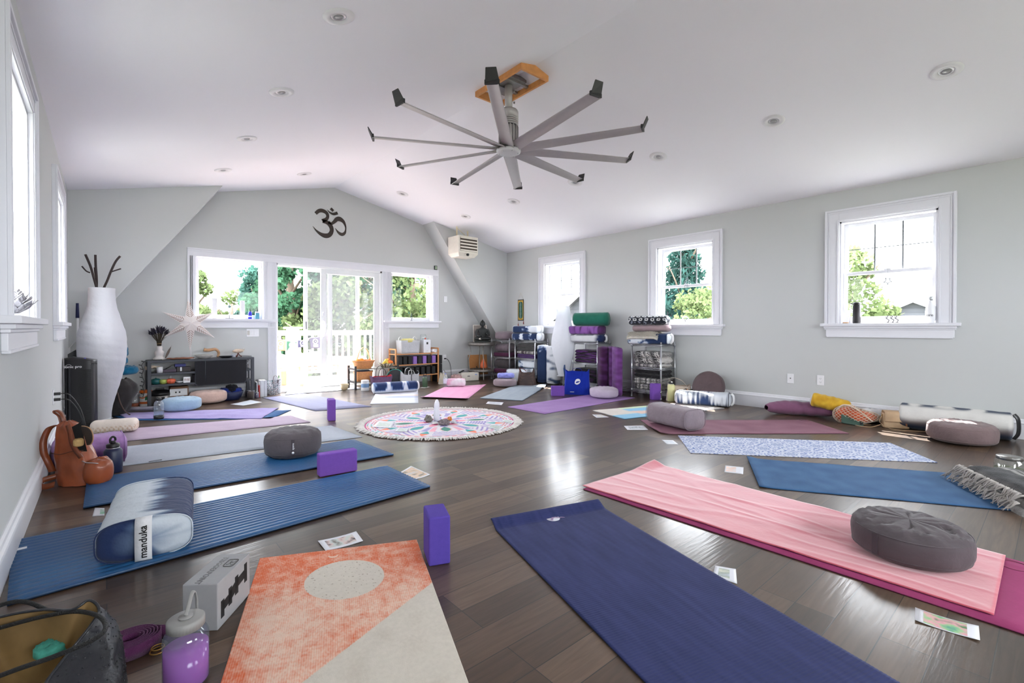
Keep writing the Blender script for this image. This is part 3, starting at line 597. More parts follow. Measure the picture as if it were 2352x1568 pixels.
def blanket(label, P, Wx, Dy, H, rz, paint, layers=3, name='folded_blanket', seed=0, fr=None, group=None, cat='blanket', bulge=.012, rot=None, frm=None, m_=None):
    # stack of folded cloth layers: each a soft slab, folds rounded towards -y (front)
    t = thing(name, label, cat, P, rz, group, rot); lh = H / layers; m = MB()
    for k in range(layers):
        ox = .008 * nz(k * 3.1 + seed, 1); z0 = k * lh
        def fn(i, j, k=k, z0=z0, ox=ox):
            a = 2 * pi * j; u = 2 * i - 1; q = max(0, abs(u) - .93) / .07; sc = sqrt(max(0, 1 - q * q)) if q > 0 else 1
            w_ = Dy / 2 * (1 + .03 * nz(k * 5 + seed, u * 2)); cc, ss = sgnpow(cos(a), .22), sgnpow(sin(a), .7)
            x = u * Wx / 2 * (1 + .02 * nz(k * 7 + seed, 3)) + ox; y = cc * w_ ; z = z0 + lh / 2 + ss * lh * .54 * (.35 + .65 * sc)
            z += .006 * nz(x * 9 + seed, y * 9, k * 4); y += .006 * nz(x * 14 + seed, z * 60, k)
            return (x, y, max(z, 0.001))
        b = MB().grid(26, 28, fn, wv=True); nc = 28
        m.add(b.v, b.f); m.add(b.v[:nc], [tuple(range(nc - 1, -1, -1))]); m.add(b.v[-nc:], [tuple(range(nc))])
    m.build('folds', m_ or ATT, t, paint=paint)
    if fr:
        g = MB(); rr = random.Random(seed)
        for k in range(layers):
            for i in range(int(Wx / .012)):
                if rr.random() < fr[1] * .2: fringe(g, [(-Wx / 2 + .01 + i * .012, -Dy / 2, (k + .5) * lh)], (0, -1, -.2), fr[0], .0022, rr.random(), .02)
        for i in range(int(Dy / .012)):
            if rr.random() < fr[1] + .35: fringe(g, [(Wx / 2, -Dy / 2 + i * .012, rr.uniform(.2, .9) * H)], (1, 0, -.3), fr[0], .0022, rr.random(), .03)
        g.build('fringe', frm or ATT, t, paint=solid(fr[2]))['kind'] = 'stuff'
    return t
def mexican(seed=0, base=((34, 32, 34), (150, 148, 146), (214, 210, 206)), per=.22):
    A, B, C = [lin(c) for c in base]
    def f(co):
        x = co.x; s_ = (x / per + seed) % 1.0; z = co.z
        if s_ < .16 or (.5 < s_ < .62):
            d = math.sin((x / .017) * pi) * math.sin((co.y + z * 1.6) / .017 * pi); return A if d > .1 else C
        if s_ < .24: return C
        if s_ < .42: return mix(A, B, (s_ - .24) / .18)
        if s_ < .5: return C if int(x / .006) % 2 else B
        if s_ < .8: return mix(B, A, (s_ - .62) / .18)
        return B if int(x / .008) % 2 else A
    return f
def block(label, P, dims, rz, m_=None, group='foam yoga blocks', loc=None, name='yoga_block'):
    t = MB().box((0, 0, dims[2] / 2), dims).build(name, m_ or PURPLE, bevel=.008, seg=3); t.location = loc if loc is not None else P; t.rotation_euler = (0, 0, rz); return tag(t, label, 'yoga block', group)

# ------------------------------------------------------------------ yoga mats and towels
def F4(*a): return [FP(a[i], a[i + 1]) for i in range(0, 8, 2)]
def ribbed(seed):
    A, B = lin((24, 70, 118)), lin((44, 96, 142))
    def f(u, v, s_): return mix(A, B, .5 + .5 * nz(u * 5 + seed, v * 3)) if s_ == 0 else lin((20, 40, 66))
    return f
def ribz(L_, W_): return lambda u, v: .0062 * abs(sin(v * W_ / .034 * pi)) ** .7 + (.0 if 0.01 < u < .99 else -.002)
def rnd(q, r=.09): return q
qA = F4(28, 1247, 16, 1394, 988, 1120, 888, 1073)
oA = mat_thing('yoga_mat', 'long blue ribbed mat under the white and navy bolster, white label at its left corner', qA, RIBM, ribbed(1), th=.012, nu=40, nv=150, zf=ribz(1.8, .62), group='blue ribbed mats')
P = FP(39, 1262, .016); oL = MB().box((0, 0, 0), (.062, .022, .002)).build('mat_label', WHITEP, oA, loc=P - oA.location + Vector((0, 0, .001)), rot=(0, 0, .05))
mat_thing('yoga_mat', 'blue ribbed mat with the grey round cushion on it', F4(200, 1104, 191, 1170, 904, 1046, 812, 1012), RIBM, ribbed(4), th=.012, nu=40, nv=150, zf=ribz(1.8, .64), group='blue ribbed mats')
def pl(c1, c2, edge=(40, 40, 44), sc=4, seed=0):
    A, B, E = lin(c1), lin(c2), lin(edge)
    def f(u, v, s_): return E if s_ else mix(A, B, .5 + .9 * nz(u * sc * 2.6 + seed, v * sc))
    return f
oC = mat_thing('yoga_mat', 'pale grey mat with a small black oval logo, behind the navy bottle', [FP(281, 1026) + Vector((-.12, 0, 0)), FP(281, 1070) + Vector((-.12, .01, 0)), FP(832, 1004), FP(760, 978)], ATTMAT, pl((168, 174, 186), (176, 182, 192), (120, 122, 130)), nu=16, nv=8)
m = MB(); m.tube([(.04 * cos(a), .013 * sin(a), .0065) for a in [2 * pi * k / 24 for k in range(24)]], .0022, 5, closed=True); m.build('oval_logo', BLACK, oC, loc=FP(357, 1060) - oC.location, rot=(0, 0, .1))
mat_thing('yoga_mat', 'pale pinkish lilac mat running from the purple bolster toward the standing block', [FP(285, 986), FP(285, 1014), FP(713, 970), FP(668, 955)], ATTMAT, pl((176, 158, 178), (188, 170, 188)), nu=16, nv=8)
mat_thing('yoga_mat', 'dark blue mat almost covered by the lilac towel', [FP(258, 956), FP(300, 966), FP(622, 962), FP(669, 942)], ATTMAT, pl((36, 84, 138), (50, 100, 150)), nu=12, nv=8)
def towelz(seed, a=.006, fx=9, fy=3): return lambda u, v: a * max(0, nz(u * fx + seed, v * fy + u * 3)) + .004 * abs(nz(u * fx * 2, v * fy * 3 + seed)) 
mat_thing('yoga_towel', 'creased lilac towel laid over the blue mat at the left', [FP(268, 950), FP(292, 963), FP(600, 963), FP(640, 938)], ATT, pl((150, 136, 190), (164, 152, 200), (90, 70, 150)), th=.004, nu=50, nv=24, zf=lambda u, v: towelz(3)(u, v) + .028 * math.exp(-((u - .72) / .18) ** 2 - ((v - .75) / .12) ** 2), cat='towel', lift=.006)
mat_thing('yoga_mat', 'lavender grey mat lying left of the door threshold behind the standing block', F4(603, 914, 725, 944, 853, 934, 700, 904), ATTMAT, pl((142, 142, 172), (152, 152, 180)), nu=16, nv=8)
mat_thing('yoga_mat', 'bleached white towel mat in front of the open door', [FP(668, 893), FP(655, 907), FP(833, 892.5), FP(800, 883.8)], ATT, pl((206, 206, 214), (214, 214, 222), (96, 98, 108)), th=.006, nu=40, nv=16, zf=lambda u, v: .012 * max(0, nz(u * 6, v * 2)), cat='yoga mat')
def fH(u, v, s_):
    if s_: return lin((120, 126, 146))
    for a, b, c in ((0, .30, (206, 204, 208)), (.30, .44, (200, 200, 208)), (.44, .54, (212, 190, 178)), (.54, .66, (150, 160, 186)), (.66, .8, (196, 200, 212)), (.8, 1.01, (206, 208, 216))):
        if a <= v < b: return mix(lin(c), lin((214, 214, 220)), .3 + .6 * nz(u * 3, v * 20))
mat_thing('yoga_mat', 'white mat with faint peach and blue bands in front of the tie-dye bolster', F4(868, 894, 850, 928, 961, 926, 960, 894), ATTMAT, fH, nu=10, nv=60)
def curlI(u, v): return .022 * sst(.90, 1.0, v)
oI = mat_thing('yoga_mat', 'light pink mat with black underside and curled front edge', [FP(1021, 889), FP(966, 915), FP(1071, 919), FP(1117, 883)], ATTMAT, pl((216, 152, 186), (222, 162, 192), (14, 13, 15)), nu=14, nv=40, zf=curlI)
mat_thing('yoga_mat', 'blue grey towelled mat rumpled at its far right corner', [FP(1186, 884), FP(1102, 915), FP(1200, 921), FP(1258, 886)], ATT, pl((126, 138, 150), (138, 148, 158), (40, 56, 84)), nu=24, nv=40, th=.007, zf=lambda u, v: .05 * max(0, u - .55) * max(0, .5 - v) * 2 * (1 + sin(v * 30)) + .002)
mat_thing('yoga_mat', 'plain violet mat with the pale lilac round cushion on its far end', F4(1166, 935, 1251, 951, 1459, 914, 1378, 903), ATTMAT, pl((150, 118, 172), (160, 128, 180), (60, 36, 84)), nu=14, nv=8)
def fL(u, v, s_):
    if s_: return lin((30, 70, 110))
    n = nz(u * 4, v * 4) * .12; b = lin((98, 168, 208)); c = lin((206, 198, 190)); g = lin((196, 212, 178)); p = lin((214, 184, 172)); w_ = lin((196, 178, 176))
    if u < .24 and v < .62 + n: return c
    if .24 <= u < .42 and v > .45 + n: return p if v < .75 else b
    if u > .62: return mix(w_, c, sst(.1, .5, v + n))
    if u > .50: return mix(g, c, v)
    return mix(b, lin((148, 196, 218)), .5 + 2 * n) if v > .15 else g
mat_thing('yoga_mat', 'mat with watercolour patches of blue, cream and peach near the tie-dye bolster', F4(1361, 943.5, 1435, 963, 1664, 938, 1577, 924), ATT, fL, nu=70, nv=30, th=.007, zf=lambda u, v: .003 * max(0, nz(u * 8, v * 4)))
oM = mat_thing('yoga_mat', 'dusty mauve mat under the grey rectangular bolster, one corner rolled up', [FP(1471, 965), FP(1517, 997), FP(1950, 996), FP(1855, 965)], ATTMAT, pl((124, 84, 98), (140, 100, 114), (60, 34, 44)), nu=40, nv=16, zf=lambda u, v: .014 * sst(.05, 0, u) * sst(.4, 1, v))
MB().tube([(.05 * cos(a), .05 * sin(a), .0062) for a in [2 * pi * k / 24 for k in range(24)]], .002, 5, closed=True).build('round_logo', mat('logo_plum', (84, 50, 62), .7, vary=.05), oM, loc=FP(1848, 966) - oM.location)
def fN(u, v, s_):
    if s_: return lin((130, 120, 112))
    x, y = u * 1.76, v * .62; W_, B_ = lin((206, 210, 222)), lin((62, 96, 168)); best = 9
    P_ = .31; row = math.floor(y / (P_ / 2)); best = 9
    for r_ in (row - 1, row, row + 1):
        cy_ = (r_ + .5) * P_ / 2; off = (r_ % 2) * P_ / 2; cx = round((x - off) / P_) * P_ + off; d = hypot(x - cx, y - cy_)
        if d < best: best, ba, bi = d, atan2(y - cy_, x - cx), r_
    n = nz(x * 30, y * 30) * .5; t = 0
    if best < .052: t = .85 * (sin(best * 330) * .5 + .5) * (.6 + .4 * cos(8 * ba)) + .25
    elif best < .066: t = .05
    elif best < .10: t = 1.0 if (sin(14 * ba) * sin(best * 210 + 1) + n * 1.3) > .25 else .08
    else: t = .9 if nz(x * 46 + 9, y * 46) > .12 else .05
    return mix(W_, B_, t * .9)
mat_thing('yoga_mat', 'white mat printed with blue medallions and scrolls', F4(1557, 1001, 1586, 1041, 2153, 1063, 2044, 1018), ATTMAT, fN, nu=420, nv=150)
mat_thing('yoga_mat', 'steel blue mat running under the black and grey fringed blanket', [FP(1715, 1053), FP(1744, 1120), FP(2395, 1180), FP(2270, 1094)], ATTMAT, pl((44, 84, 126), (60, 100, 142), (18, 22, 34), sc=6), nu=40, nv=30, zf=lambda u, v: .016 * sst(.06, 0, u) * sst(0, 1, 1 - v * .6) + .002 * nz(u * 9, v * 3))
qP = [FP(1503, 1072), FP(1340, 1124), FP(2352, 1458) + Vector((0, -.1, 0)), FP(2352, 1294) + Vector((0, -.1, 0))]
oP = mat_thing('yoga_mat', 'magenta mat showing at the right end under the coral pink towel', qP, ATTMAT, pl((142, 52, 96), (158, 66, 110), (30, 10, 20)), nu=14, nv=10)
MB().tube([(.05 * cos(a), .05 * sin(a), .0065) for a in [2 * pi * k / 24 for k in range(24)]], .002, 5, closed=True).build('round_logo', mat('logo_plum2', (120, 44, 76), .7, vary=.05), oP, loc=FP(2330, 1302) - oP.location)
PNK = fab('coral_towel', (196, 76, 96), vary=.05, bump=.10, sheen=.75, srough=.55)
def zP(u, v):
    x = u * 1.8; y = v * .72
    r_ = abs(nz(x * 2.2 + y * 3.2, y * 7 - x * .5, 1.3)); z = .003 * max(0, .22 - r_) / .22 + .0012 * nz(x * 3, y * 12)
    z += .004 * max(0, 1 - abs(v - .30 - .2 * u - .04 * sin(u * 9)) / .03) * sst(.15, .3, u) * sst(.8, .6, u) + .004 * max(0, 1 - abs(v - .55 - .12 * u) / .025) * sst(.25, .4, u) * sst(.85, .6, u)
    return z * sst(0, .03, min(u, 1 - u) + .01) + .014 * max(0, .05 - u) / .05 * sst(.4, 0, v) * 2 + .004
mat_thing('yoga_towel', 'long coral pink towel wrinkled over the magenta mat, a dark round cushion on it', [FP(1503, 1068), FP(1338, 1119), FP(2283, 1420), FP(2310, 1282)], PNK, None, th=.004, nu=150, nv=70, zf=zP, cat='towel', lift=.0065)
def zQ(u, v): return .030 * sst(.045, 0, v) ** 1.0 + .0012 * abs(sin(v * 1.8 / .011 * pi)) 
qQ = [FP(1127, 1203), FP(1127, 1203), FP(1375, 1158), FP(1375, 1158)]
a_, b_ = FP(1127, 1206), FP(1373, 1160); c_, d_ = FP(1480, 1568), FP(2060, 1568); dl, dr = (c_ - a_).normalized(), (d_ - b_).normalized()
NAVY = lambda u, v, s_: mix(lin((34, 42, 84)), lin((50, 56, 102)), .5 + .7 * nz(u * 30, v * 9) + .3 * nz(u * 160, v * 400)) if s_ == 0 else lin((14, 16, 34))
oQ = mat_thing('yoga_mat', 'dark navy textured mat in the foreground with a white oval motif at its top', [a_, a_ + dl * 1.8, b_ + dr * 1.8, b_], NAVM, NAVY, th=.006, nu=60, nv=700, zf=zQ)
PM = FP(1270, 1190, .008) - oQ.location; MB().lathe([(.001, .0012), (.036, .001), (.036, 0)], n=28).build('oval_motif', mat('print_white', (206, 204, 214), .8, vary=.05), oQ, loc=PM, rot=(0, 0, 0))
m = MB(); stroke(m, [(-.028, -.018), (-.012, .006), (.008, .010), (.022, -.002), (.036, -.004), (.052, -.014)], [.012, .012, .010, .008, .007, .003], .001); m.build('figure_motif', mat('print_lilac', (150, 128, 160), .8, vary=.05), oQ, loc=PM + Vector((.006, -.008, .0015)), rot=(0, 0, -.25))
a_, b_ = FP(597, 1284), FP(957, 1241); c_, d_ = FP(508, 1568), FP(1075, 1568); dl, dr = (c_ - a_).normalized(), (d_ - b_).normalized()
def fR(u, v, s_):
    if s_: return lin((120, 96, 76))
    x, y = u * .67, v * 1.75; O, Wt = lin((214, 104, 62)), lin((226, 196, 176)); Cc = lin((206, 198, 186))
    if ((x - .345) / .152) ** 2 + ((y - .275) / .152) ** 2 < 1: return mix(Cc, lin((150, 136, 120)), .8 if nz(x * 110, y * 110) > .52 else .0)
    if x - .67 > -(y - .40) * 1.05: return mix(Cc, lin((176, 164, 150)), .4 * max(0, nz(x * 12, y * 9)) + .15 * nz(x * 120, y * 90))
    t = .42 + .55 * nz(x * 3.4 + 5, y * 3) + .38 * nz(x * 26, y * 26) + .34 * nz(x * 130, y * 95); e = min(x, y * .8, .67 - x); t += .28 * sst(.10, 0, e)
    t += .12 * (1 if sin(x * 900) > 0 else -1)
    return mix(Wt, O, t)
oR = mat_thing('yoga_mat', 'speckled orange mat with a pale circle and cream corner in the foreground', [a_, a_ + dl * 1.75, b_ + dr * 1.75, b_], ATTMAT, fR, th=.005, nu=300, nv=520)
pm_ = mat('print_pale', (226, 190, 168), .8, vary=.05); m = MB(); PR = FP(768, 1276, .0056) - oR.location; stroke(m, [(-.024, .008), (-.014, -.008), (.004, -.010), (.016, .006)], [.004, .012, .012, .003], .0006)
for k in range(16): m.box((.045 + k * .0075, .002 + .001 * (k % 3), .0003), (.004, .004 + .003 * (k % 2), .0006))
m.build('faded_print', pm_, oR, loc=PR, rot=(0, 0, -.37))
# ------------------------------------------------------------------ foreground left
TDY_W, TDY_D = (206, 212, 218), (34, 46, 78)
def nearpaint(co):
    x, y, z = co; W_, D_, M_ = lin((196, 204, 212)), lin((36, 50, 86)), lin((100, 124, 156))
    if x > .295: v = (-y * 9 + .25 + nz(y * 12, z * 24, 3)) + (.9 if z < .05 and y < .02 else 0); v = max(v, 1.2 - abs(z - .082) / .004 if y > .01 else -1)
    else: v = (y - .015) * 16 + nz(x * 26, y * 3, z * 5) * 1.1 + .7 * nz(x * 5, 4) + (1.6 * sst(.075, .0, z) if y < -.1 else 0)
    t = sst(-.5, .9, v); return mix(mix(W_, M_, t * 1.8), D_, (t - .35) * 1.7)
nb = bolster('bolster', 'large rectangular bolster tie-dyed white and navy with a white lettered end strap', Vector((.165, 2.86, .012)), .66, .335, .175, radians(-97), ATT, nearpaint, e=.62, endr=.05, handle=False, seed=2, group='tie-dyed bolsters', nl=90, nc=90, wr=.018, wf=55, lump=.012)
h = strap(MB(), [(.30, -.005, .178), (.328, -.005, .172), (.343, -.005, .14), (.347, -.005, .07), (.341, -.005, .012), (.325, -.005, .004)], (0, 1, 0), .058); hh = h.build('end_strap', fab('strap_white', (214, 214, 216)), nb)
text('manduka', .038, BLACK, hh, (.3505, -.004, .088), Matrix(((0, 0, 1), (0, -1, 0), (1, 0, 0))).to_euler(), bold=.0006)
# grey foam grid block
TG = mat('grey_block', (150, 150, 152), .6, vary=.03, vscale=40)
tgp = thing('massage_block', 'grey foam block with black lettering and zigzag cut-out standing beside the bottle', 'foam block', (.298, 1.93, 0), radians(52.5))
Lb, Wb_, Hb = .215, .112, .155
m = MB(); m.box((0, 0, Hb / 2), (Lb, Wb_, Hb)); tb_ = m.build('body', TG, tgp, bevel=.003)
m = MB(); F_ = Matrix.Translation((0, -Wb_ / 2 + .0005, Hb / 2)) @ Matrix.Rotation(pi / 2, 4, 'X')
for pts, ws in (([(-.078, -.05), (-.078, .008)], [.02, .02]), ([(-.03, -.035), (-.03, .025)], [.022, .022]), ([(.012, -.022), (.012, .042)], [.022, .022]), ([(.075, -.012), (.075, .056)], [.02, .02]), ([(-.078, -.016), (-.03, -.008)], [.03, .03]), ([(-.03, -.005), (.012, .012)], [.034, .034]), ([(.012, .014), (.075, .022)], [.03, .03])): stroke(m, pts, ws, .0012, F_, 3)
m.build('cutout', mat('cutout_black', (18, 18, 19), .8, vary=.1), tgp)
text('TRIGGERPOINT', .0255, BLACK, tgp, (-.012, .014, Hb + .0003), (0, 0, pi), bold=.0004, spacing=1.05)
m = MB(); M_ = Matrix.Translation((.035, -.025, Hb + .0002)); rr_ = [(.026 * sgnpow(cos(a), .35), .017 * sgnpow(sin(a), .35), .0006) for a in [2 * pi * k / 32 for k in range(32)]]; m.tube([M_ @ Vector(p) for p in rr_], .0012, 4, closed=True)
for pts in ([(-.014, -.010), (.014, .010)], [(-.012, .010), (-.001, .001)], [(.004, -.004), (.014, -.010)], [(.001, .0), (.016, .002)]): stroke(m, pts, [.007, .007], .0008, M_, 2)
m.build('logo', BLACK, tgp)
# translucent bottle with purple drink
NP = Vector((.168, 1.60, 0)); bt_ = thing('water_bottle', 'clear wide-mouth bottle half full of purple drink with grey looped cap', 'water bottle', NP, radians(30))
BR = .0555
prof = [(.001, .001), (BR - .008, .001), (BR, .010), (BR, .132), (BR - .004, .146), (BR - .016, .158), (BR - .018, .163)]
m = MB().lathe(prof, n=40, cap=False); m.build('body', thin_glass('bottle_plastic', tint=(.86, .89, .91), haze=.16, refl=.05, hcol=lin((150, 165, 178))), bt_)
LQ = mat('purple_drink', (176, 100, 190), .15, spec=.5, vary=.02, sss=.4)
MB().lathe([(.001, .003), (BR - .009, .003), (BR - .002, .011), (BR - .002, .108), (.001, .108)], n=40).build('drink', LQ, bt_)
GC = mat('cap_grey', (140, 138, 136), .5, vary=.03)
m = MB().lathe([(BR - .018, .160), (BR - .010, .161), (BR - .010, .184), (BR - .014, .187), (.001, .187)], n=72, fn=lambda a, z: 1 + (.012 * (1 if int(a * 72 / 6.2832) % 2 else -1) if .161 <= z < .185 else 0)); m.lathe([(.018, .187), (.018, .191), (.001, .191)], n=28); cp = m.build('cap', GC, bt_)
m = MB(); m.tube(bez([(0, 0, .191), (.018, .014, .204), (.044, .036, .222), (.062, .048, .218), (.066, .046, .196), (.058, .034, .172), (.046, .018, .163)]), .0055, 8, flat=.4); m.tube([((BR - .014) * cos(a), (BR - .014) * sin(a), .161) for a in [2 * pi * k / 32 for k in range(32)]], .003, 6, closed=True); m.build('cap_loop', GC, bt_)
# rolled purple strap
ST = fab('plum_strap', (92, 44, 84), bump=.5, bscale=400, vary=.04)
SP = FP(306, 1500); st = thing('yoga_strap', 'coiled plum cotton yoga strap with metal buckle lying by the bottle', 'yoga strap', SP + Vector((-.005, .02, 0))); st.scale = (1.25, 1.25, 1.1)
def band(m, pts, w_, th=.0025):       # vertical band standing on edge; pts (x,y,zbase,lean)
    vs = []
    for x, y, z in pts: vs += [(x, y, z), (x, y, z + w_)]
    n = len(pts); m.add(vs, [(2 * i, 2 * i + 2, 2 * i + 3, 2 * i + 1) for i in range(n - 1)])
m = MB(); sp_ = []
for k in range(190): a = k * .2; r = .018 + .00095 * k * .2; sp_.append((r * cos(a) * 1.15, r * sin(a) * .95, .002))
band(m, sp_, .038); o = m.build('coil', ST, st); so_ = o.modifiers.new('thick', 'SOLIDIFY'); so_.thickness = .0026
m = MB(); tail = [(.052, .012), (.066, .008), (.078, -.008), (.086, -.03), (.092, -.052), (.098, -.068)]
vs = []
for i, (x, y) in enumerate(tail): l = i / 5; vs += [(x - .004 - .01 * l, y - .02 * l, .002 + .004 * l), (x + .010 * l, y + .004, .040 - .026 * l)]
m.add(vs, [(2 * i, 2 * i + 2, 2 * i + 3, 2 * i + 1) for i in range(5)]); o = m.build('loose_end', ST, st); so_ = o.modifiers.new('thick', 'SOLIDIFY'); so_.thickness = .003
m = MB()
for r in (.013, .016): m.tube([(.05 + r * cos(a), -.052 + r * sin(a), .006 + (.016 - r) * 3) for a in [2 * pi * k / 20 for k in range(20)]], .0016, 5, closed=True)
m.build('buckle', BRASS, st)
# black dotted handbag, open
LB = mat('black_leather', (36, 37, 42), .38, spec=.5, vary=.15, vscale=12, bump=.5, bscale=30)
bg = thing('handbag', 'black studded leather handbag lying open at the bottom left corner, brown inside', 'handbag', (.012, 1.50, 0), 0)
cl_ = lambda p: Vector((max(p.x, -.27), p.y, p.z)) - bg.location
rim = [cl_(FP(*q)) for q in ((-90, 1520, .12), (-60, 1440, .15), (20, 1412, .165), (100, 1400, .17), (165, 1400, .185), (205, 1378, .20), (228, 1400, .18), (205, 1440, .165), (165, 1490, .13), (110, 1560, .10), (60, 1640, .09), (-60, 1640, .09))]
flo = [cl_(FP(*q)) for q in ((-150, 1560, 0), (-90, 1470, 0), (0, 1462, 0), (100, 1468, 0), (180, 1480, 0), (250, 1490, 0), (282, 1520, 0), (292, 1556, 0), (286, 1600, 0), (240, 1680, 0), (140, 1760, 0), (-80, 1760, 0))]
nR = 12
def cyc(T, i):
    x = (i % 1.0) * nR; k = int(x) % nR; t = x - int(x); a, b, c, d = T[(k - 1) % nR], T[k], T[(k + 1) % nR], T[(k + 2) % nR]; return .5 * ((2 * b) + (c - a) * t + (2 * a - 5 * b + 4 * c - d) * t * t + (3 * b - a - 3 * c + d) * t ** 3)
cen = sum(rim, Vector()) / nR
def bagside(i, j):
    A, B = cyc(flo, i), cyc(rim, i); p = A.lerp(B, j); out = (p - Vector((cen.x, cen.y, p.z))); out.z = 0; out = out.normalized() * (.018 * sin(pi * j)); p = p + out; p.z = max(.003, p.z + .012 * sin(pi * j)); p += Vector((.006 * nz(i * 14, j * 6), .006 * nz(i * 11, j * 5, 3), 0)); return p
MB().grid(90, 22, bagside, wu=True).build('body', LB, bg)
def inn(i, j): B = cyc(rim, i); return B.lerp(Vector((cen.x - .01, cen.y, .03)), j) - Vector((0, 0, .05 * sin(pi * j) + .002))
MB().grid(90, 12, inn, wu=True).build('lining', mat('tan_lining', (120, 94, 54), .8, vary=.35, vscale=7), bg); MB().tube([cyc(rim, k / 72) for k in range(72)], .004, 6, closed=True).build('rim_piping', LB, bg)
m = MB(); rr = random.Random(3)
for k in range(420):
    i, j = rr.random(), rr.uniform(.06, .96); p = Vector(bagside(i, j)); q = Vector(bagside(i + .004, j)); q2 = Vector(bagside(i, j + .02)); n = (q - p).cross(q2 - p).normalized(); n = n if n.dot(Vector((p.x - cen.x, p.y - cen.y, .05))) > 0 else -n; m.lathe([(.0026, 0), (.002, .0014), (.0001, .0022)], n=6, M=Matrix.Translation(p) @ n.to_track_quat('Z', 'Y').to_matrix().to_4x4())
m.build('studs', LB, bg)['kind'] = 'stuff'
HB = mat('braided_handle', (20, 19, 19), .6, vary=.1, bump=.9, bscale=260)
MB().tube(bez([FP(-60, 1575, .10) - bg.location, FP(30, 1540, .15) - bg.location, FP(130, 1505, .19) - bg.location, FP(215, 1468, .20) - bg.location, FP(243, 1440, .20) - bg.location, FP(225, 1414, .19) - bg.location, FP(170, 1404, .18) - bg.location, FP(80, 1420, .16) - bg.location, FP(-30, 1450, .14) - bg.location], 10), .0058, 10).build('handle', HB, bg)
MB().tube(bez([FP(-40, 1408, .15) - bg.location, FP(15, 1385, .17) - bg.location, FP(60, 1382, .17) - bg.location, FP(110, 1402, .15) - bg.location, FP(180, 1440, .12) - bg.location, FP(235, 1485, .09) - bg.location, FP(270, 1510, .05) - bg.location], 10), .006, 10).build('handle', HB, bg)
m = se_round(.038, .03, seed=5, lump=.05); tag(m.build('cloth_pouch', mat('teal_white_pouch', (70, 158, 140), .8, vary=.3, vscale=40), loc=tuple(FP(118, 1500, .075))), 'small teal and white pouch inside the open black handbag', 'pouch')
# brown leather backpack by the left wall
LE = mat('tan_leather', (146, 72, 38), .36, spec=.55, vary=.28, vscale=7, bump=.25, bscale=14, coat=.15); LD = mat('dark_lining', (58, 46, 40), .8, vary=.15)
bk = thing('backpack', 'tan leather backpack slumped against the left wall with its mouth unzipped', 'backpack', Vector((-.125, 4.13, 0)), -YAW)
LFT = [(0, -.10), (.03, -.118), (.06, -.126), (.15, -.135), (.25, -.138), (.32, -.134), (.38, -.122), (.40, -.10)]; RGT = [(0, .115), (.03, .128), (.1, .112), (.18, .079), (.25, .048), (.32, .016), (.38, -.03), (.40, -.06)]
def itp(T, z):
    for (a, p), (b, q) in zip(T, T[1:]):
        if z <= b: return p + (q - p) * (z - a) / (b - a)
    return T[-1][1]
def bp(i, j):
    a = 2 * pi * i; z = .40 * j; l, r = itp(LFT, z), itp(RGT, z); d_ = .085 * (1 - .45 * j) * (1 - .7 * max(0, j - .93) / .07); f = 1 + .05 * nz(3 * cos(a), 3 * sin(a), 5 * j)
    return ((l + r) / 2 + sgnpow(cos(a), .75) * (r - l) / 2 * f, sgnpow(sin(a), .75) * d_ * f + .012 * nz(4 * j, cos(a) * 2), max(.003, z + .010 * nz(6 * cos(a), j * 5)))
m = MB(); m.grid(64, 40, bp, wu=True); m.add([bp(k / 64, 1) for k in range(64)], [tuple(range(64))]); m.add([bp(k / 64, 0) for k in range(64)], [tuple(range(63, -1, -1))]); bd_ = m.build('body', LE, bk)
SEAM = mat('seam_brown', (84, 40, 24), .6, vary=.1)
MB().tube(bez([(-.125, -.065, .21), (-.05, -.083, .205), (.03, -.078, .225), (.068, -.05, .222)]), .0022, 5).build('seam', SEAM, bk)
def pk(i, j): a = 2 * pi * i; ph = -pi / 2 + pi * j; return (.145 + .073 * cos(ph) ** .8 * cos(a) * (1 + .10 * nz(a, ph)), -.03 + .075 * cos(ph) ** .6 * sin(a), .085 + .083 * sgnpow(sin(ph), .7) + .014 * nz(a * 2, ph * 2, 5))
pk_ = MB().grid(36, 20, pk, wu=True).build('front_pocket', LE, bk)
def fl(i, j): a = pi * (-.42 + 1.1 * i); r = .072 * j; return (.082 + r * cos(a) * .95, -.055 - .02 * j * sin(pi * i), .318 + r * sin(a) * .9 + .004 * sin(a * 3))
o = MB().grid(30, 10, fl).build('flap', LD, bk); so_ = o.modifiers.new('t', 'SOLIDIFY'); so_.thickness = .005; MB().tube([Vector(fl(k / 30, 1)) for k in range(31)], .0035, 6).build('flap_edge', mat('edge_tan', (176, 134, 96), .5, vary=.1), o)
MB().grid(20, 8, lambda i, j: (.012 + .055 * j + .045 * i * .5, -.068 + .02 * i, .375 - .16 * i + .03 * j * (1 - i))).build('opening', mat('bag_inside', (24, 20, 18), .9, vary=.1), bk)
LS = mat('leather_strap', (118, 58, 30), .4, vary=.15)
m = MB(); strap(m, [(-.028, -.052, .385), (.002, -.072, .35), (.022, -.085, .30), (.045, -.092, .25), (.075, -.09, .205), (.085, -.085, .185)], (.9, 0, .45), .030, .004); m.build('zip_band', LS, bk)
se_round(.026, .05, seed=9).build('note_roll', mat('straw_roll', (188, 152, 98), .8, vary=.2, vscale=60), bk, loc=(.066, -.082, .255))
m = MB(); strap(m, [(-.10, 0, .38), (-.105, .0, .42), (-.125, 0, .455), (-.155, 0, .468), (-.16, 0, .455), (-.13, 0, .43), (-.118, 0, .38)], (0, 1, 0), .026, .004); m.build('top_loop', LS, bk)
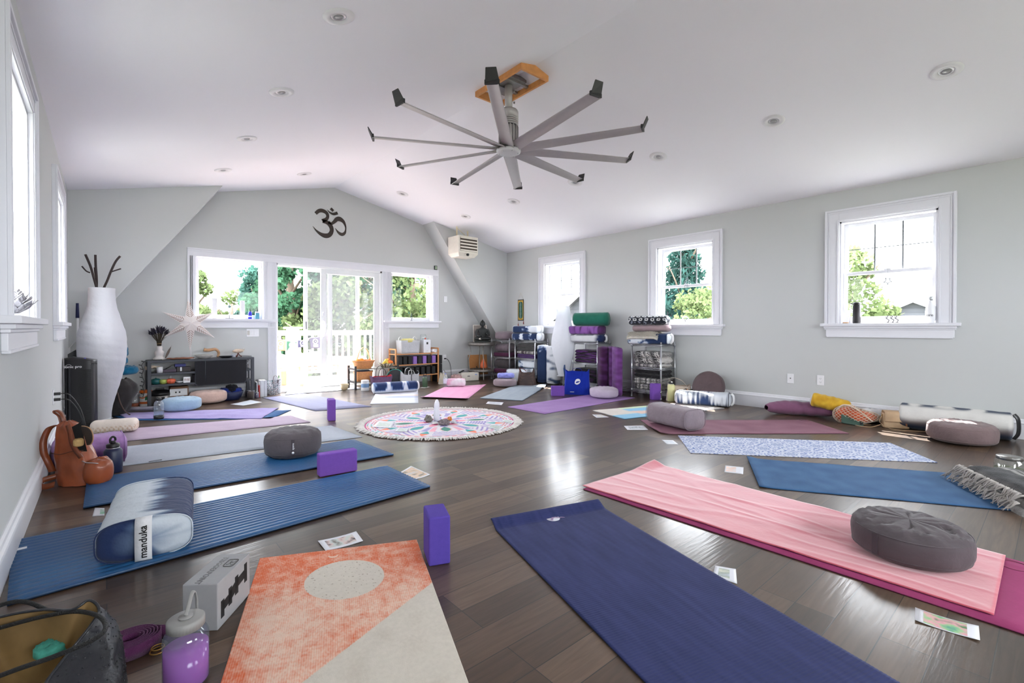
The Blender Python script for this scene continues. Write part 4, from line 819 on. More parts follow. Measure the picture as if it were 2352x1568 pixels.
m = MB(); strap(m, [(-.115, -.03, .38), (-.15, -.05, .36), (-.165, -.07, .29), (-.155, -.08, .22), (-.13, -.08, .16), (-.12, -.06, .09)], (.6, 1, 0), .036, .004); m.build('shoulder_strap', LS, bk)
m = MB(); strap(m, [(-.10, -.05, .06), (-.135, -.10, .05), (-.13, -.135, .03), (-.09, -.14, .02), (-.05, -.12, .03)], (0, .2, 1), .034, .004); m.build('strap_end', LS, bk)
MB().tube(bez([(.09, -.085, .165), (.13, -.10, .158), (.175, -.085, .15), (.20, -.05, .125), (.205, -.04, .07)]), .003, 5).build('pocket_zip', CHROME, pk_)
# navy bottle
NB = mat('navy_enamel', (24, 34, 66), .42, vary=.05, vscale=50)
def flask(name, label, P, r, hb, m_, capm, cap='loop', rz=0, group=None, neck=True):
    t = thing(name, label, 'water bottle', P, rz, group)
    MB().lathe([(.001, .001), (r - .004, .001), (r, .006), (r, hb * .80), (r - .006, hb * .86), (r * .62, hb * .92), (r * .60, hb * .94)], n=32, cap=False).build('body', m_, t)
    c = MB(); z = hb * .93
    if neck: MB().lathe([(r * .62, z - .006), (r * .72, z - .004), (r * .72, z), (r * .62, z + .002)], n=24).build('neck_ring', CHROME, t)
    c.lathe([(r * .70, z), (r * .72, z + .004), (r * .72, z + .022), (r * .6, z + .028), (r * .3, z + .03), (.001, z + .03)], n=24)
    if cap == 'loop': c.cyl((0, 0, z + .028), (0, 0, z + .045), r * .3); c.tube(bez([(-.016, 0, z + .035), (-.017, 0, z + .06), (-.002, 0, z + .074), (.014, 0, z + .064), (.016, 0, z + .045)]), .007, 8)
    if cap == 'strap': c.tube(bez([(-r * .7, 0, z + .015), (-r * .65, 0, z + .04), (0, 0, z + .052), (r * .65, 0, z + .04), (r * .7, 0, z + .015)]), .005, 8, flat=.6)
    c.build('cap', capm, t); return t
flask('water_bottle', 'navy steel flask with black spout cap in front of the purple bolster', FP(260, 1084), .0525, .185, NB, BLACK, 'loop', rz=.6)
# purple bolster and beige buckwheat pillow under the window wall
VEL_TOPLIT = lambda co: mix(lin((78, 40, 84)), lin((168, 130, 184)), sst(.06, .19, co.z) + .35 * nz(co.x * 14, co.y * 5, co.z * 40))  # lit top and shaded sides of the velvet, painted by height
bolster('bolster', 'violet velvet bolster, lit top and shaded sides painted in, between backpack and flask', Vector((-.085, 4.63, .004)), .42, .29, .205, radians(4), ATT, VEL_TOPLIT, e=.42, seed=5, group='purple bolsters', handle=False, nl=60, nc=60, wr=.02, wf=12)
def beige(co): return mix(lin((206, 180, 156)), lin((226, 214, 202)), 1 if co.z > .075 else (1 if sin(co.x * 190) * sin(co.y * 190 + co.z * 190) > -.1 else 0))
bolster('bolster', 'beige patterned pillow lying behind the violet bolster on the pale mat', FP(255, 996) + Vector((.03, .03, .006)), .36, .17, .125, radians(-12), ATT, beige, e=.75, seed=6, handle=False, pipe=False, nl=60, nc=50, cat='pillow', part='pillow_cover')
# black tower air purifier
IP = FP(187, 984); ip = thing('air_purifier', 'tall black plastic tower air purifier standing near the left wall', 'air purifier', IP + Vector((.0, .05, 0)), radians(-14))
def ipf(i, j):
    a = 2 * pi * i; z = .70 * j; e = .55; w_, d_ = .118, .085
    if j > .93: z = .651 + .052 * ((j - .93) / .07) + .01; 
    zz = z - (.028 * (cos(a) * .5 + .5) if j > .93 else 0); k = 1 - (.5 * max(0, j - .985) / .015)
    return (sgnpow(cos(a), e) * w_ * k, sgnpow(sin(a), e) * d_ * k, zz + .003)
m = MB(); m.grid(48, 60, ipf, wu=True); m.add([ipf(k / 48, 1) for k in range(48)], [tuple(range(48))]); m.add([ipf(k / 48, 0) for k in range(48)], [tuple(range(47, -1, -1))]); m.build('body', mat('purifier_black', (26, 25, 28), .38, vary=.05), ip)
m = MB()
for k in range(70): m.box((.052, -.084, .05 + k * .0078), (.10, .006, .0035))
m.build('grille', mat('grille_black', (14, 14, 15), .5, vary=.05), ip)
m = MB(); m.box((-.062, -.086, .33), (.012, .008, .56)); m.box((-.09, -.084, .33), (.006, .006, .56)); m.build('ridge', mat('ridge_black', (44, 44, 48), .3, vary=.05), ip)
text('ionic pro', .036, WHITEP, ip, (-.035, -.0885, .618), (pi / 2, 0, 0), bold=.0004); m = MB(); stroke(m, [(-.032, .0), (-.018, .014), (.0, .014), (.012, .004)], [.002] * 4, .0006, Matrix.Translation((-.06, -.0885, .626)) @ Matrix.Rotation(pi / 2, 4, 'X')); m.build('logo_arc', WHITEP, ip)
MB().cyl((.03, -.0, .693), (.03, 0, .697), .005).build('indicator', mat('blue_led', (60, 60, 200), .3, emit=.6), ip)
# tall white paper lamp with branches
PAP = paper_mat('rice_paper', (226, 226, 230), .35)
LP_ = Vector((-.02, 6.85, 0)); lp = thing('floor_lamp', 'tall white crinkled paper floor lamp shaped like a vase, branches standing in it', 'floor lamp', LP_)
def lprof(z):
    pts = [(0, .085), (.135, .10), (.30, .148), (.42, .185), (.52, .212), (.66, .238), (.80, .247), (.92, .24), (1.03, .213), (1.14, .176), (1.24, .147), (1.33, .136), (1.44, .134)]
    for k in range(len(pts) - 1):
        (a, ra), (b, rb) = pts[k], pts[k + 1]
        if a <= z <= b:
            p0, p3 = pts[max(k - 1, 0)][1], pts[min(k + 2, len(pts) - 1)][1]; t = (z - a) / (b - a); return .5 * (2 * ra + (rb - p0) * t + (2 * p0 - 5 * ra + 4 * rb - p3) * t * t + (3 * ra - p0 - 3 * rb + p3) * t ** 3)
    return pts[-1][1]
lsc = 1.425 / 1.44
def lf(i, j): a = 2 * pi * i; z = 1.44 * j; r = .93 * lprof(z) * (1 + .012 * nz(4 * cos(a), 4 * sin(a), z * 9) + .006 * sin(z * 70 + 3 * sin(a + z * 2))); return (r * cos(a) * .92, r * sin(a) * .92, z * lsc + .01)
MB().grid(48, 110, lf, wu=True).build('paper_shade', PAP, lp)
m = MB(); m.cyl((0, 0, 0), (0, 0, .012), .085); m.cyl((0, 0, 0), (0, 0, 1.0), .008); m.build('stand', CHROME, lp)
m = MB()
BRW = mat('dark_branch', (40, 26, 24), .7, vary=.2, bump=.5, bscale=60)
brs = thing('decorative_branches', 'three bare dark branches standing in the top of the tall paper lamp', 'branches', LP_ + Vector((0, 0, 0)))
yv = LP_.y
def bpnt(u, v, dy=0): p = YP(u, v, yv + dy); return p - LP_
for i, (pth, rs) in enumerate([([(225, 672), (216, 640), (208, 612), (196, 584)], [.014, .014, .013, .011]), ([(222, 672), (222, 640), (220, 612), (219, 585)], [.014, .013, .012, .012]), ([(235, 668), (246, 645), (256, 620), (266, 600), (276, 588)], [.013, .013, .012, .011, .010])]):
    b_ = MB().tube(bez([bpnt(u, v, .03 * (i - 1)) for u, v in pth], 6), .011, 8).build('branch', BRW, brs)
    tw = [[(207, 626), (198, 622), (188, 611)], [(221, 640), (218, 625), (217, 614)], [(256, 624), (268, 620), (278, 617)]][i]
    MB().tube(bez([bpnt(u, v, .03 * (i - 1)) for u, v in tw], 5), .007, 7).build('twig', BRW, b_)
# things behind the lamp
P = YP(178, 740, 7.38); m = MB(); br = thing('broom', 'broom handle with navy grip leaning in the corner behind the paper lamp', 'broom', (P.x, 7.38, 0)); MB().cyl((0, 0, .03), (0.0, 0, YP(177, 728, 7.38).z), .011).build('pole', WHITEP, br); MB().cyl((0, 0, YP(177, 730, 7.38).z), (0, 0, YP(177, 696, 7.38).z), .017, .013).build('grip', mat('navy_grip', (22, 26, 70), .5, vary=.05), br)
P = YP(168, 815, 7.3); o = MB().prism([(-.10, 0), (.12, 0), (.12, .16)], .05, Matrix.Rotation(pi / 2, 4, 'X')).build('black_case', BLACK, loc=(P.x, 7.3, P.z - .03)); tag(o, 'black slanted case top showing between wall and paper lamp', 'case')
MB().bb((-.10, -.045, -P.z + .03), (.12, -.005, 0)).build('case_body', BLACK, o)
TEAL = fab('teal_cloth', (22, 96, 128), bump=.6, bscale=16)
P = FP(287, 945) + Vector((-.02, .30, 0)); P.y = 7.25
BG = fab('charcoal_fabric', (50, 47, 46), bump=.6, bscale=10, rough=.95)
bb = thing('duffel_bag', 'slumped charcoal cloth bag behind the paper lamp, topped by teal blankets', 'bag', (P.x - .075, 7.12, 0))
def bbf(i, j): a = 2 * pi * i; z = .41 * j; r = .215 * (1 - .5 * (1 - j) ** 2) * (1.0 if j < .8 else 1 - .9 * (j - .8) ** 1.2 * 3); r *= 1 + .12 * nz(2 * cos(a), 2 * sin(a), 4 * j) + .03 * nz(6 * cos(a), 6 * sin(a), 9 * j); return (r * cos(a), r * sin(a), max(0, z + .03 * nz(3 * cos(a), 3 * sin(a), 1) * j))
MB().grid(44, 26, bbf, wu=True).build('sack', BG, bb); MB().tube(bez([(.02, -.2, .3), (.04, -.23, .18), (.08, -.24, .07), (.13, -.22, .012)]), .007, 6).build('cord_strap', mat('brown_cord', (80, 62, 56), .8, vary=.1), bb)
for k, (u, v, w_, hh_) in enumerate(((284, 850, .23, .10), (272, 828, .15, .09), (277, 806, .13, .13))):
    PP = YP(u, v, 7.25); o = se_round(w_ / 1.6, hh_, seed=20 + k, lump=.06).build('rolled_blanket', TEAL); o.location = (PP.x - .01, 7.2, PP.z - hh_ / 2); tag(o, ['teal blanket lying directly on the charcoal bag', 'folded teal blanket in the middle of the pile by the lamp', 'top teal blanket of the pile beside the paper lamp'][k], 'blanket', 'teal blankets')
P = FP(232, 962); bu = thing('bucket', 'grey metal bucket with pale blue liner behind the air purifier', 'bucket', P + Vector((.0, .06, 0)))
MB().lathe([(.001, .002), (.075, .002), (.105, .27), (.108, .272), (.104, .274)], n=28, cap=False).build('pail', mat('zinc', (150, 152, 156), .4, metal=.5, vary=.1), bu); MB().lathe([(.001, .21), (.08, .235), (.10, .285), (.106, .29), (.108, .265)], n=28, fn=lambda a, z: 1 + .02 * sin(9 * a)).build('liner', fab('pale_blue_liner', (168, 190, 214)), bu)
def jar(label, P, r, h, group=None, cat='jar', fill=None, fh=.5, lid=None, name='glass_jar'):
    t = thing(name, label, cat, P, 0, group); MB().lathe([(.001, .001), (r * .93, .001), (r, .008), (r, h * .80), (r * .8, h * .90), (r * .8, h * .97)], n=28, cap=False).build('glass', thin_glass('jar_glass', tint=(.93, .95, .95), haze=.05, refl=.12), t)
    if fill: MB().lathe([(.001, .004), (r * .9, .004), (r * .96, .01), (r * .96, h * fh), (.001, h * fh)], n=24).build('contents', fill, t)
    if lid: MB().lathe([(.001, h), (r * .84, h), (r * .86, h - .004), (r * .86, h - .02), (r * .8, h - .022)], n=28).build('lid', lid, t)
    return t
jar('small glass jar with orange contents on the floor left of the wipes tub', FP(309, 934), .045, .14, fill=mat('orange_bits', (170, 80, 44), .7, vary=.3, vscale=50), fh=.3)
jar('taller clear glass jar with branches of driftwood behind it by the console', FP(318, 922) + Vector((0, .12, 0)), .05, .26)
P = FP(335, 932); wt = thing('wipes_tub', 'round white and orange wipes tub with green leaf label by the console', 'wipes tub', P)
WC = lambda co: lin((226, 108, 40)) if (co.z > .172 or .035 < co.z < .062 or abs(co.z - .13 - .02 * sin(co.x * 40)) < .007) else lin((226, 224, 220))
MB().lathe([(.001, .001), (.062, .001)] + [(.064, .004 + k * .004) for k in range(44)] + [(.064, .182)], n=36).build('tub', ATTHARD, wt, paint=WC); MB().lathe([(.001, .206), (.055, .206), (.064, .2), (.066, .182)], n=30).build('lid', mat('orange_plastic', (232, 112, 36), .4, vary=.03), wt)
MB().grid(8, 6, lambda i, j: (.0648 * cos(-1.75 + .75 * i), .0648 * sin(-1.75 + .75 * i), .085 + .045 * j + .012 * (i - .5))).build('leaf_label', mat('leaf_green', (24, 110, 66), .5, vary=.1), wt)
# low cushions, towel roll and bottle at the left back
round_cushion('round_cushion', 'pale blue round meditation cushion on the lilac towel', FP(412, 946) + Vector((.03, .10, .008)), .205, .155, fab('pale_blue_cotton', (150, 176, 198), sheen=.3), seed=3, pleat=.01, cat='cushion', group='round cushions')
round_cushion('round_cushion', 'pinkish beige round cushion on the bare floor before the console', FP(474, 927) + Vector((.04, .12, 0)), .215, .165, fab('blush_cotton', (206, 176, 164), sheen=.3), seed=8, pleat=.008, group='round cushions')
P = FP(308, 948); t = thing('rolled_mat', 'grey mat rolled flat on the end of the lilac towel', 'rolled mat', P + Vector((.03, .04, .012)), radians(-35)); GM = fab('grey_mat_cloth', (124, 120, 130))
m = MB(); sp2 = [((.004 + .0028 * k * .3) * 1.9 * cos(k * .3), (.004 + .0028 * k * .3) * .62 * sin(k * .3) + .026) for k in range(52)]
vs = []
for x, y in sp2: vs += [(-.2, x, max(y, .001)), (.2, x, max(y, .001))]
m.add(vs, [(2 * i, 2 * i + 2, 2 * i + 3, 2 * i + 1) for i in range(51)]); o = m.build('roll', GM, t); so_ = o.modifiers.new('t', 'SOLIDIFY'); so_.thickness = .004
P = FP(365, 963); t = thing('water_bottle', 'clear plastic bottle with dark base standing before the pale blue cushion', 'water bottle', P)
MB().lathe([(.001, .001), (.043, .001), (.046, .006), (.046, .165), (.04, .19), (.022, .207), (.02, .214)], n=28, cap=False).build('body', thin_glass('clear_plastic', tint=(.86, .9, .93), haze=.12, refl=.10), t); MB().lathe([(.001, .0), (.047, .0), (.048, .045), (.001, .046)], n=28).build('base_boot', BLACK, t); MB().lathe([(.023, .208), (.024, .235), (.001, .236)], n=20).build('cap', BLACK, t); MB().lathe([(.001, .047), (.044, .047), (.044, .14), (.001, .14)], n=24).build('water', thin_glass('water_tint', tint=(.82, .88, .92), refl=.08), t)
# crystal grid rug
a_, b_ = FP(822, 976), FP(1198, 973); RC = Vector((2.70, 4.29, 0)); RR = .80
rug = thing('round_rug', 'round white rug with a many-coloured printed mandala and cotton fringe', 'rug', RC, radians(20))
def frug(x, y):
    r = hypot(x, y) / RR; a = atan2(y, x); W_ = lin((214, 210, 216)); PU, TE, MG, OR, RD, DG, DK, PK = [lin(c) for c in ((128, 110, 186), (40, 158, 160), (190, 40, 120), (236, 120, 84), (206, 48, 52), (16, 124, 108), (72, 46, 110), (232, 140, 164))]
    def cell(n, off=0.0): q = (a / (2 * pi) * n + off) % 1.0; return int((a / (2 * pi) * n + off) // 1), q * 2 - 1
    if r > .965: return W_
    if r > .955: return MG
    if r > .86:
        k, q = cell(64, (r > .91) * .5); d = hypot(q * .9, ((r - .885) if r < .91 else (r - .935)) / .018)
        return ((OR, TE, RD, DG, MG)[(k * 7) % 5] if d < .62 else W_)
    if .845 < r <= .86: return mix(RD, W_, .3)
    if r > .60:
        k, q = cell(8); d = abs(q)
        arc = (r - .60) / .245; 
        if d < .18: return (TE if arc < .55 else OR) if abs(q) < .15 * sin(pi * arc) * 1.2 else W_
        band_ = sin((arc * 4 + d * 3.2) * pi * 1.6); 
        if d > .35 and band_ > .35: return mix(PU, W_, .12)
        if d > .35 and band_ > .22: return mix(OR, W_, .55)
        return W_
    if r > .34:
        k, q = cell(8, .5); arc = (r - .34) / .26; e = .62 * sin(pi * arc) ** .8
        if abs(q) < e * .5: return TE if k % 2 == 0 else DG
        if abs(q) < e * .62: return mix(OR, W_, .4)
        if abs(abs(q) - .78) < .16 and (arc * 7) % 1 > .35: return PU if (k % 3) else PK
        return W_
    if r > .12:
        k, q = cell(6, .25); arc = (r - .12) / .22; e = .85 * (1 - arc) ** .5 * (arc * 3 if arc < .33 else 1)
        if abs(q) < e * .55: return MG if arc < .5 else PK
        if abs(q) < e * .7: return mix(OR, W_, .4)
        if abs(q) > .72: return PU if (arc * 5) % 1 > .3 else W_
        return W_
    return DK if r < .05 else (W_ if (a * 5) % 1 > .4 else PU)
m = MB(); nr, na = 110, 480
rz_ = lambda x, y: .0045 + .003 * max(0, nz(x * 5, y * 5)) 
m.grid(nr, na, lambda i, j: (lambda r, a: (r * cos(a), r * sin(a), rz_(r * cos(a), r * sin(a)) * (1 if i < .99 else .2)))(.001 + RR * i, 2 * pi * j), wv=True)
m.build('printed_cloth', ATT, rug, paint=lambda co: frug(co.x, co.y))
m = MB(); rr = random.Random(5)
for k in range(620):
    a = 2 * pi * k / 620; r0 = RR - .02; p = Vector((r0 * cos(a), r0 * sin(a), .006)); ln = rr.uniform(.05, .085); d = Vector((cos(a + rr.uniform(-.35, .35)), sin(a + rr.uniform(-.35, .35)), 0))
    m.tube([p, p + d * ln * .5 + Vector((0, 0, rr.uniform(.004, .016))), p + d * ln + Vector((0, 0, .002))], [.006, .0075, .003], 5)
m.build('cotton_fringe', fab('cream_cotton', (216, 210, 206)), rug)['kind'] = 'stuff'
P = FP(1007, 966, .008); m = MB(); cr_ = [(.034, 0), (.033, .05), (.030, .16), (.026, .19), (.012, .222), (.001, .226)]
m.lathe(cr_, n=7, fn=lambda a, z: 1 + .10 * sin(3 * a + z * 9)); m.sm = [False] * len(m.f)
tag(m.build('crystal_tower', mat('selenite', (226, 226, 234), .35, vary=.04, sss=.5, bump=.4, bscale=30), loc=P + Vector((.0, .03, 0))), 'tall white selenite crystal tower standing at the centre of the rug', 'crystal')
def stone(label, u, v, r, sq, m_, seed, cat='crystal'):
    o = MB().grid(20, 12, lambda i, j: (lambda d: (d.x * r * (1 + .5 * nz(d.x * 2 + seed, d.y * 2, d.z * 2)), d.y * r * (1 + .4 * nz(d.x * 3, d.y * 3 + seed, 1)), max(0, (d.z + .6) * r * sq * (1 + .5 * nz(d.x * 4, d.y * 4, seed)))))(Vector((cos(2 * pi * i) * cos(pi * (j - .5)), sin(2 * pi * i) * cos(pi * (j - .5)), sin(pi * (j - .5))))), wu=True, smooth=False).build('crystal', m_, loc=FP(u, v, .008)); return tag(o, label, cat, 'crystals on the rug')
stone('rough grey brown crystal cluster lying in front of the white tower', 1020, 975, .062, .55, mat('amethyst_rock', (120, 108, 112), .5, vary=.6, vscale=70, bump=1, bscale=90), 3)
stone('grey green banded stone left of the white crystal tower', 984, 968, .04, 1.0, mat('labradorite', (106, 102, 94), .3, vary=.4, vscale=30), 7)
stone('amber coloured stone right of the white crystal tower', 1033, 965, .026, .9, mat('amber', (196, 118, 40), .25, vary=.2, vscale=50), 9)
stone('pale blue white stone right of the rough cluster', 1043, 971, .03, .5, mat('pale_stone', (190, 196, 204), .3, vary=.1), 12)
stone('clear white quartz stone left of the rough cluster', 999, 973, .03, .45, mat('quartz', (214, 216, 214), .2, vary=.08), 14)
# picture cards
def card(label, q, pic, nm='picture_card', inset=(.14, .16, .86, .84), curl=0.0, z=.0008, seed=0):
    q = [FP(q[i], q[i + 1]) for i in range(0, 8, 2)]; c = sum(q, Vector()) / 4
    def fn(u, v): p = (q[0] * (1 - v) + q[1] * v) * (1 - u) + (q[3] * (1 - v) + q[2] * v) * u - c; return (p.x, p.y, z + .0006 + curl * (2 * u - 1) ** 2)
    m = MB().sheet(8, 8, fn, .0006); o = m.build(nm, mat('card_white', (222, 222, 228), .4, vary=.01), loc=(c.x, c.y, 0)); tag(o, label, 'card', 'picture cards on the floor')
    a, b, c2, d = inset; cols = [lin(k) for k in pic]
    def fp(u, v): p = fn(a + (c2 - a) * u, b + (d - b) * v); return (p[0], p[1], p[2] + .0005)
    def pc(co): v = nz(co.x * 26 + seed, co.y * 26) * .8 + .5; v2 = nz(co.x * 90, co.y * 90 + seed) * .2; k = max(0, min(.999, v + v2)) * (len(cols) - 1); i = int(k); return mix(cols[i], cols[min(i + 1, len(cols) - 1)], k - i)
    MB().grid(40, 30, fp).build('picture', ATTHARD, o, paint=pc); return o
GREYS = ((90, 92, 92), (170, 178, 176), (206, 190, 190), (120, 118, 120))
card('white card with a grey lotus photo above the orange mat', (730, 1244, 748, 1267, 834, 1244, 818, 1222), ((120, 112, 104), (196, 206, 200), (214, 190, 186), (66, 58, 60)), curl=.004, seed=2)
card('card with a peach flower photo under the corner of the near blue mat', (905, 1092, 953, 1102, 988, 1091, 944, 1071), ((120, 124, 120), (210, 186, 160), (222, 196, 176), (190, 196, 206)), inset=(.06, .08, .94, .92), curl=.004, seed=6)
card('white card half hidden behind the white and navy bolster', (218, 1166, 212, 1186, 240, 1184, 240, 1167), ((214, 218, 216), (120, 180, 150), (216, 218, 222)), inset=(.6, .2, 1, .8))
card('white card printed with pink water lilies right of the navy mat', (2102, 1398, 2101, 1427, 2251, 1474, 2248, 1441), ((70, 128, 74), (226, 160, 172), (150, 196, 140), (86, 160, 130)), inset=(.14, .06, .82, .94), curl=.005, seed=4)
card('white card with a small flower photo between navy mat and pink towel', (1643, 1299, 1637, 1322, 1693, 1341, 1690, 1307), ((190, 196, 206), (150, 160, 150), (206, 208, 190)), seed=11, inset=(.2, .16, .7, .84))
card('white card with a faint orange photo left of the steel blue mat', (1666, 1069, 1664, 1084, 1707, 1089, 1708, 1073), ((232, 196, 176), (218, 206, 204), (224, 176, 150)), seed=13, inset=(.06, .15, .6, .85))
card('white card lying alone between rug and mauve mat', (1433, 978, 1441, 987, 1489, 987, 1478, 977), ((130, 140, 150), (206, 210, 214), (110, 120, 130)), seed=15, inset=(.16, .2, .84, .8))
card('small white card at the left end of the flowered mat', (1520, 1010, 1532, 1020, 1558, 1020, 1546, 1011), ((206, 212, 220), (190, 196, 206), (214, 216, 222)), seed=17)
card('white card in front of the watercolour mat', (1360, 952, 1370, 959, 1399, 958, 1380, 952), ((196, 180, 140), (214, 214, 214), (150, 160, 170)), seed=19)
card('white card between the rug and the blue grey mat', (1121, 922, 1116, 927, 1152, 930, 1157, 924), ((206, 208, 214), (186, 190, 196), (216, 216, 220)), seed=21)
for k, (q, lb) in enumerate((((868, 969, 855, 982, 898, 985, 907, 971), 'pale card lying on the left side of the rug'), ((915, 985, 905, 993, 935, 993, 940, 985), 'pale card on the rug in front of the left one'), ((1158, 965, 1150, 970, 1176, 974, 1183, 968), 'white card near the right edge of the rug'), ((1128, 976, 1118, 983, 1148, 990, 1162, 981), 'white folded card at the lower right of the rug'))):
    o = card(lb, q, ((206, 210, 206), (180, 196, 186), (214, 212, 216)), z=.009, seed=30 + k); o['group'] = 'picture cards on the rug'
# foam blocks and near cushions
block('purple foam yoga block standing upright beside the lavender grey mat', FP(759, 967) + Vector((.035, .07, 0)), (.075, .15, .228), radians(-14))
P = FP(776, 1090) + Vector((.01, .035, .004)); block('purple foam yoga block standing on its long edge between the two blue mats', P, (.252, .075, .150), radians(-4))
block('deep violet foam yoga block standing tall beside the orange mat', Vector((1.092, 1.772, 0)), (.092, .155, .205), radians(-22), m_=mat('violet_foam', (86, 68, 160), .75, spec=.2, vary=.05, vscale=60, bump=.12, bscale=300))
block('purple foam yoga block standing beside the yellow bottle', FP(1511, 918) + Vector((.0, .04, 0)), (.125, .10, .225), radians(-35))
block('purple foam yoga block lying by the blue tote bag', FP(1280, 910) + Vector((.05, .04, 0)), (.19, .09, .145), radians(-38))
round_cushion('round_cushion', 'dark grey round cushion with side tag on the blue ribbed mat', FP(668, 1056) + Vector((.045, .10, .012)), .205, .205, fab('slate_cotton', (86, 80, 84), bump=.3, bscale=30), seed=31, pleat=.035, npl=46, rz=0, tagrot=radians(-106), tagtext='apana', e1=.42, ewall=.62, group='round cushions')
round_cushion('round_cushion', 'big dark grey round cushion on the coral pink towel, white emblem at its side', Vector((2.655, .425, .012)), .210, .155, fab('slate_cotton_2', (86, 78, 82), bump=.35, bscale=22), seed=37, pleat=.02, npl=52, tagrot=radians(157), tagtext='', e1=.40, ewall=.62, lump=.010, group='round cushions', dome=1.2)
# ------------------------------------------------------------------ more builders
def tote(name, label, P, w_, d_, h_, rz, m_, top=1.1, handles=(), hm=None, lining=None, seed=0, cat='tote bag', paint=None, sagz=.02, hw=.008, e=.35, hflat=True):
    t = thing(name, label, cat, P, rz)
    def fn(i, j, s_=1.0):
        a = 2 * pi * i; k = (1 + (top - 1) * j) * s_; x = sgnpow(cos(a), e) * w_ / 2 * k; y = sgnpow(sin(a), e) * d_ / 2 * k * (1 - .25 * j * abs(cos(a)) ** 4)
        z = h_ * j + sagz * j * (abs(cos(a)) ** 3 * 1.0 - .5) + .012 * j * nz(4 * cos(a) + seed, 4 * sin(a))
        r = 1 + .05 * nz(2.5 * cos(a) + seed, 2.5 * sin(a), 3 * j); return (x * r, y * r, z + .002)
    m = MB(); m.grid(56, 16, fn, wu=True); m.add([fn(k / 56, 0) for k in range(56)], [tuple(range(55, -1, -1))]); m.build('body', m_, t, paint=paint)
    m = MB(); m.grid(56, 10, lambda i, j: fn(i, .12 + .87 * j, .96), wu=True); m.add([fn(k / 56, .3, .9) for k in range(56)], [tuple(range(56))]); m.build('lining', lining or m_, t, paint=paint if lining is None else None)
    for yy, hh, ww, lean in handles:
        m = MB(); pts = [(-ww / 2, yy, h_ * .80), (-ww / 2, yy, h_ * 1.0), (-ww * .36, yy + lean * .7, h_ + hh * .75), (0, yy + lean, h_ + hh), (ww * .36, yy + lean * .7, h_ + hh * .75), (ww / 2, yy, h_ * 1.0), (ww / 2, yy, h_ * .80)]
        if hflat: strap(m, pts, (0, 1, 0), hw * 2.4)
        else: m.tube(bez(pts), hw * .6, 8)
        m.build('handle', hm or m_, t)
    return t
def wicker(m, prof, sx=1, sy=1, n=84, amp=.0025, rows=None, P=(0, 0, 0)):
    # woven surface: prof list of (r, z) finely resampled
    Q = bez([(r, z, 0) for r, z in prof], 8)
    def fn(i, j):
        k = j * (len(Q) - 1); a = 2 * pi * i; q = Q[int(round(k))]; w_ = amp * (1 if (int(i * n / 3) + int(round(k))) % 2 else -1); r = q.x + w_; return (r * cos(a) * sx + P[0], r * sin(a) * sy + P[1], q.y + P[2])
    return m.grid(n, len(Q), fn, wu=True)
def ico(label, P, r, m_, name='orange', cat='fruit', group='fruit', sz=1.0):
    o = MB().grid(20, 12, lambda i, j: (r * cos(2 * pi * i) * cos(pi * (j - .5)), r * sin(2 * pi * i) * cos(pi * (j - .5)), r * sz * sin(pi * (j - .5))), wu=True).build(name, m_, loc=P); return tag(o, label, cat, group)
CANV = fab('canvas_white', (214, 212, 208)); CHAR = fab('charcoal_cotton', (72, 66, 68), vary=.15)
# ------------------------------------------------------------------ metal console by the back wall
CX0, CX1, CY0, CY1, CH = .40, 1.60, 7.44, 7.76, .585
cs = thing('media_console', 'dark grey metal console with open shelves and sliding mesh door under the back window', 'console', ((CX0 + CX1) / 2, CY0 + .16, 0))
cw_, cd_ = CX1 - CX0, CY1 - CY0; m = MB()
for x in (-1, 1):
    for y in (-1, 1): MB().box((x * (cw_ / 2 - .02), y * (cd_ / 2 - .02), CH / 2), (.04, .04, CH)).build('leg', DARKMETAL, cs, bevel=.003)
MB().box((0, 0, CH - .012), (cw_ - .002, cd_ - .002, .028)).build('top', DARKMETAL, cs, bevel=.003)
for z in (.415, .27): MB().box((0, 0, z), (cw_ - .082, cd_ - .01, .025)).build('shelf', DARKMETAL, cs)
MSH = thin_glass('mesh_panel', tint=(.30, .30, .32), haze=.55, refl=0.0, hcol=lin((84, 84, 88)))
m = MB(); x0, x1, y, z0, z1 = -.10, .50, -cd_ / 2 - .012, .235, .562
m.tube([(x0, y, z1), (x1, y, z1), (x1, y, z0 + .03), (x1 - .03, y, z0), (x0 + .03, y, z0), (x0, y, z0 + .03)], .006, 6, closed=True); m.tube([(x0 + .115, y, z1), (x0 + .115, y, z0 + .04)], .006, 6); d_ = m.build('sliding_door', DARKMETAL, cs); MB().bb((x0, y - .001, z0), (x1, y + .001, z1)).build('mesh', MSH, d_)
def C(u, v, y=CY0 + .10, z=None): p = YP(u, v, y); return Vector((p.x, y, p.z if z is None else z))
ZT = CH + .004
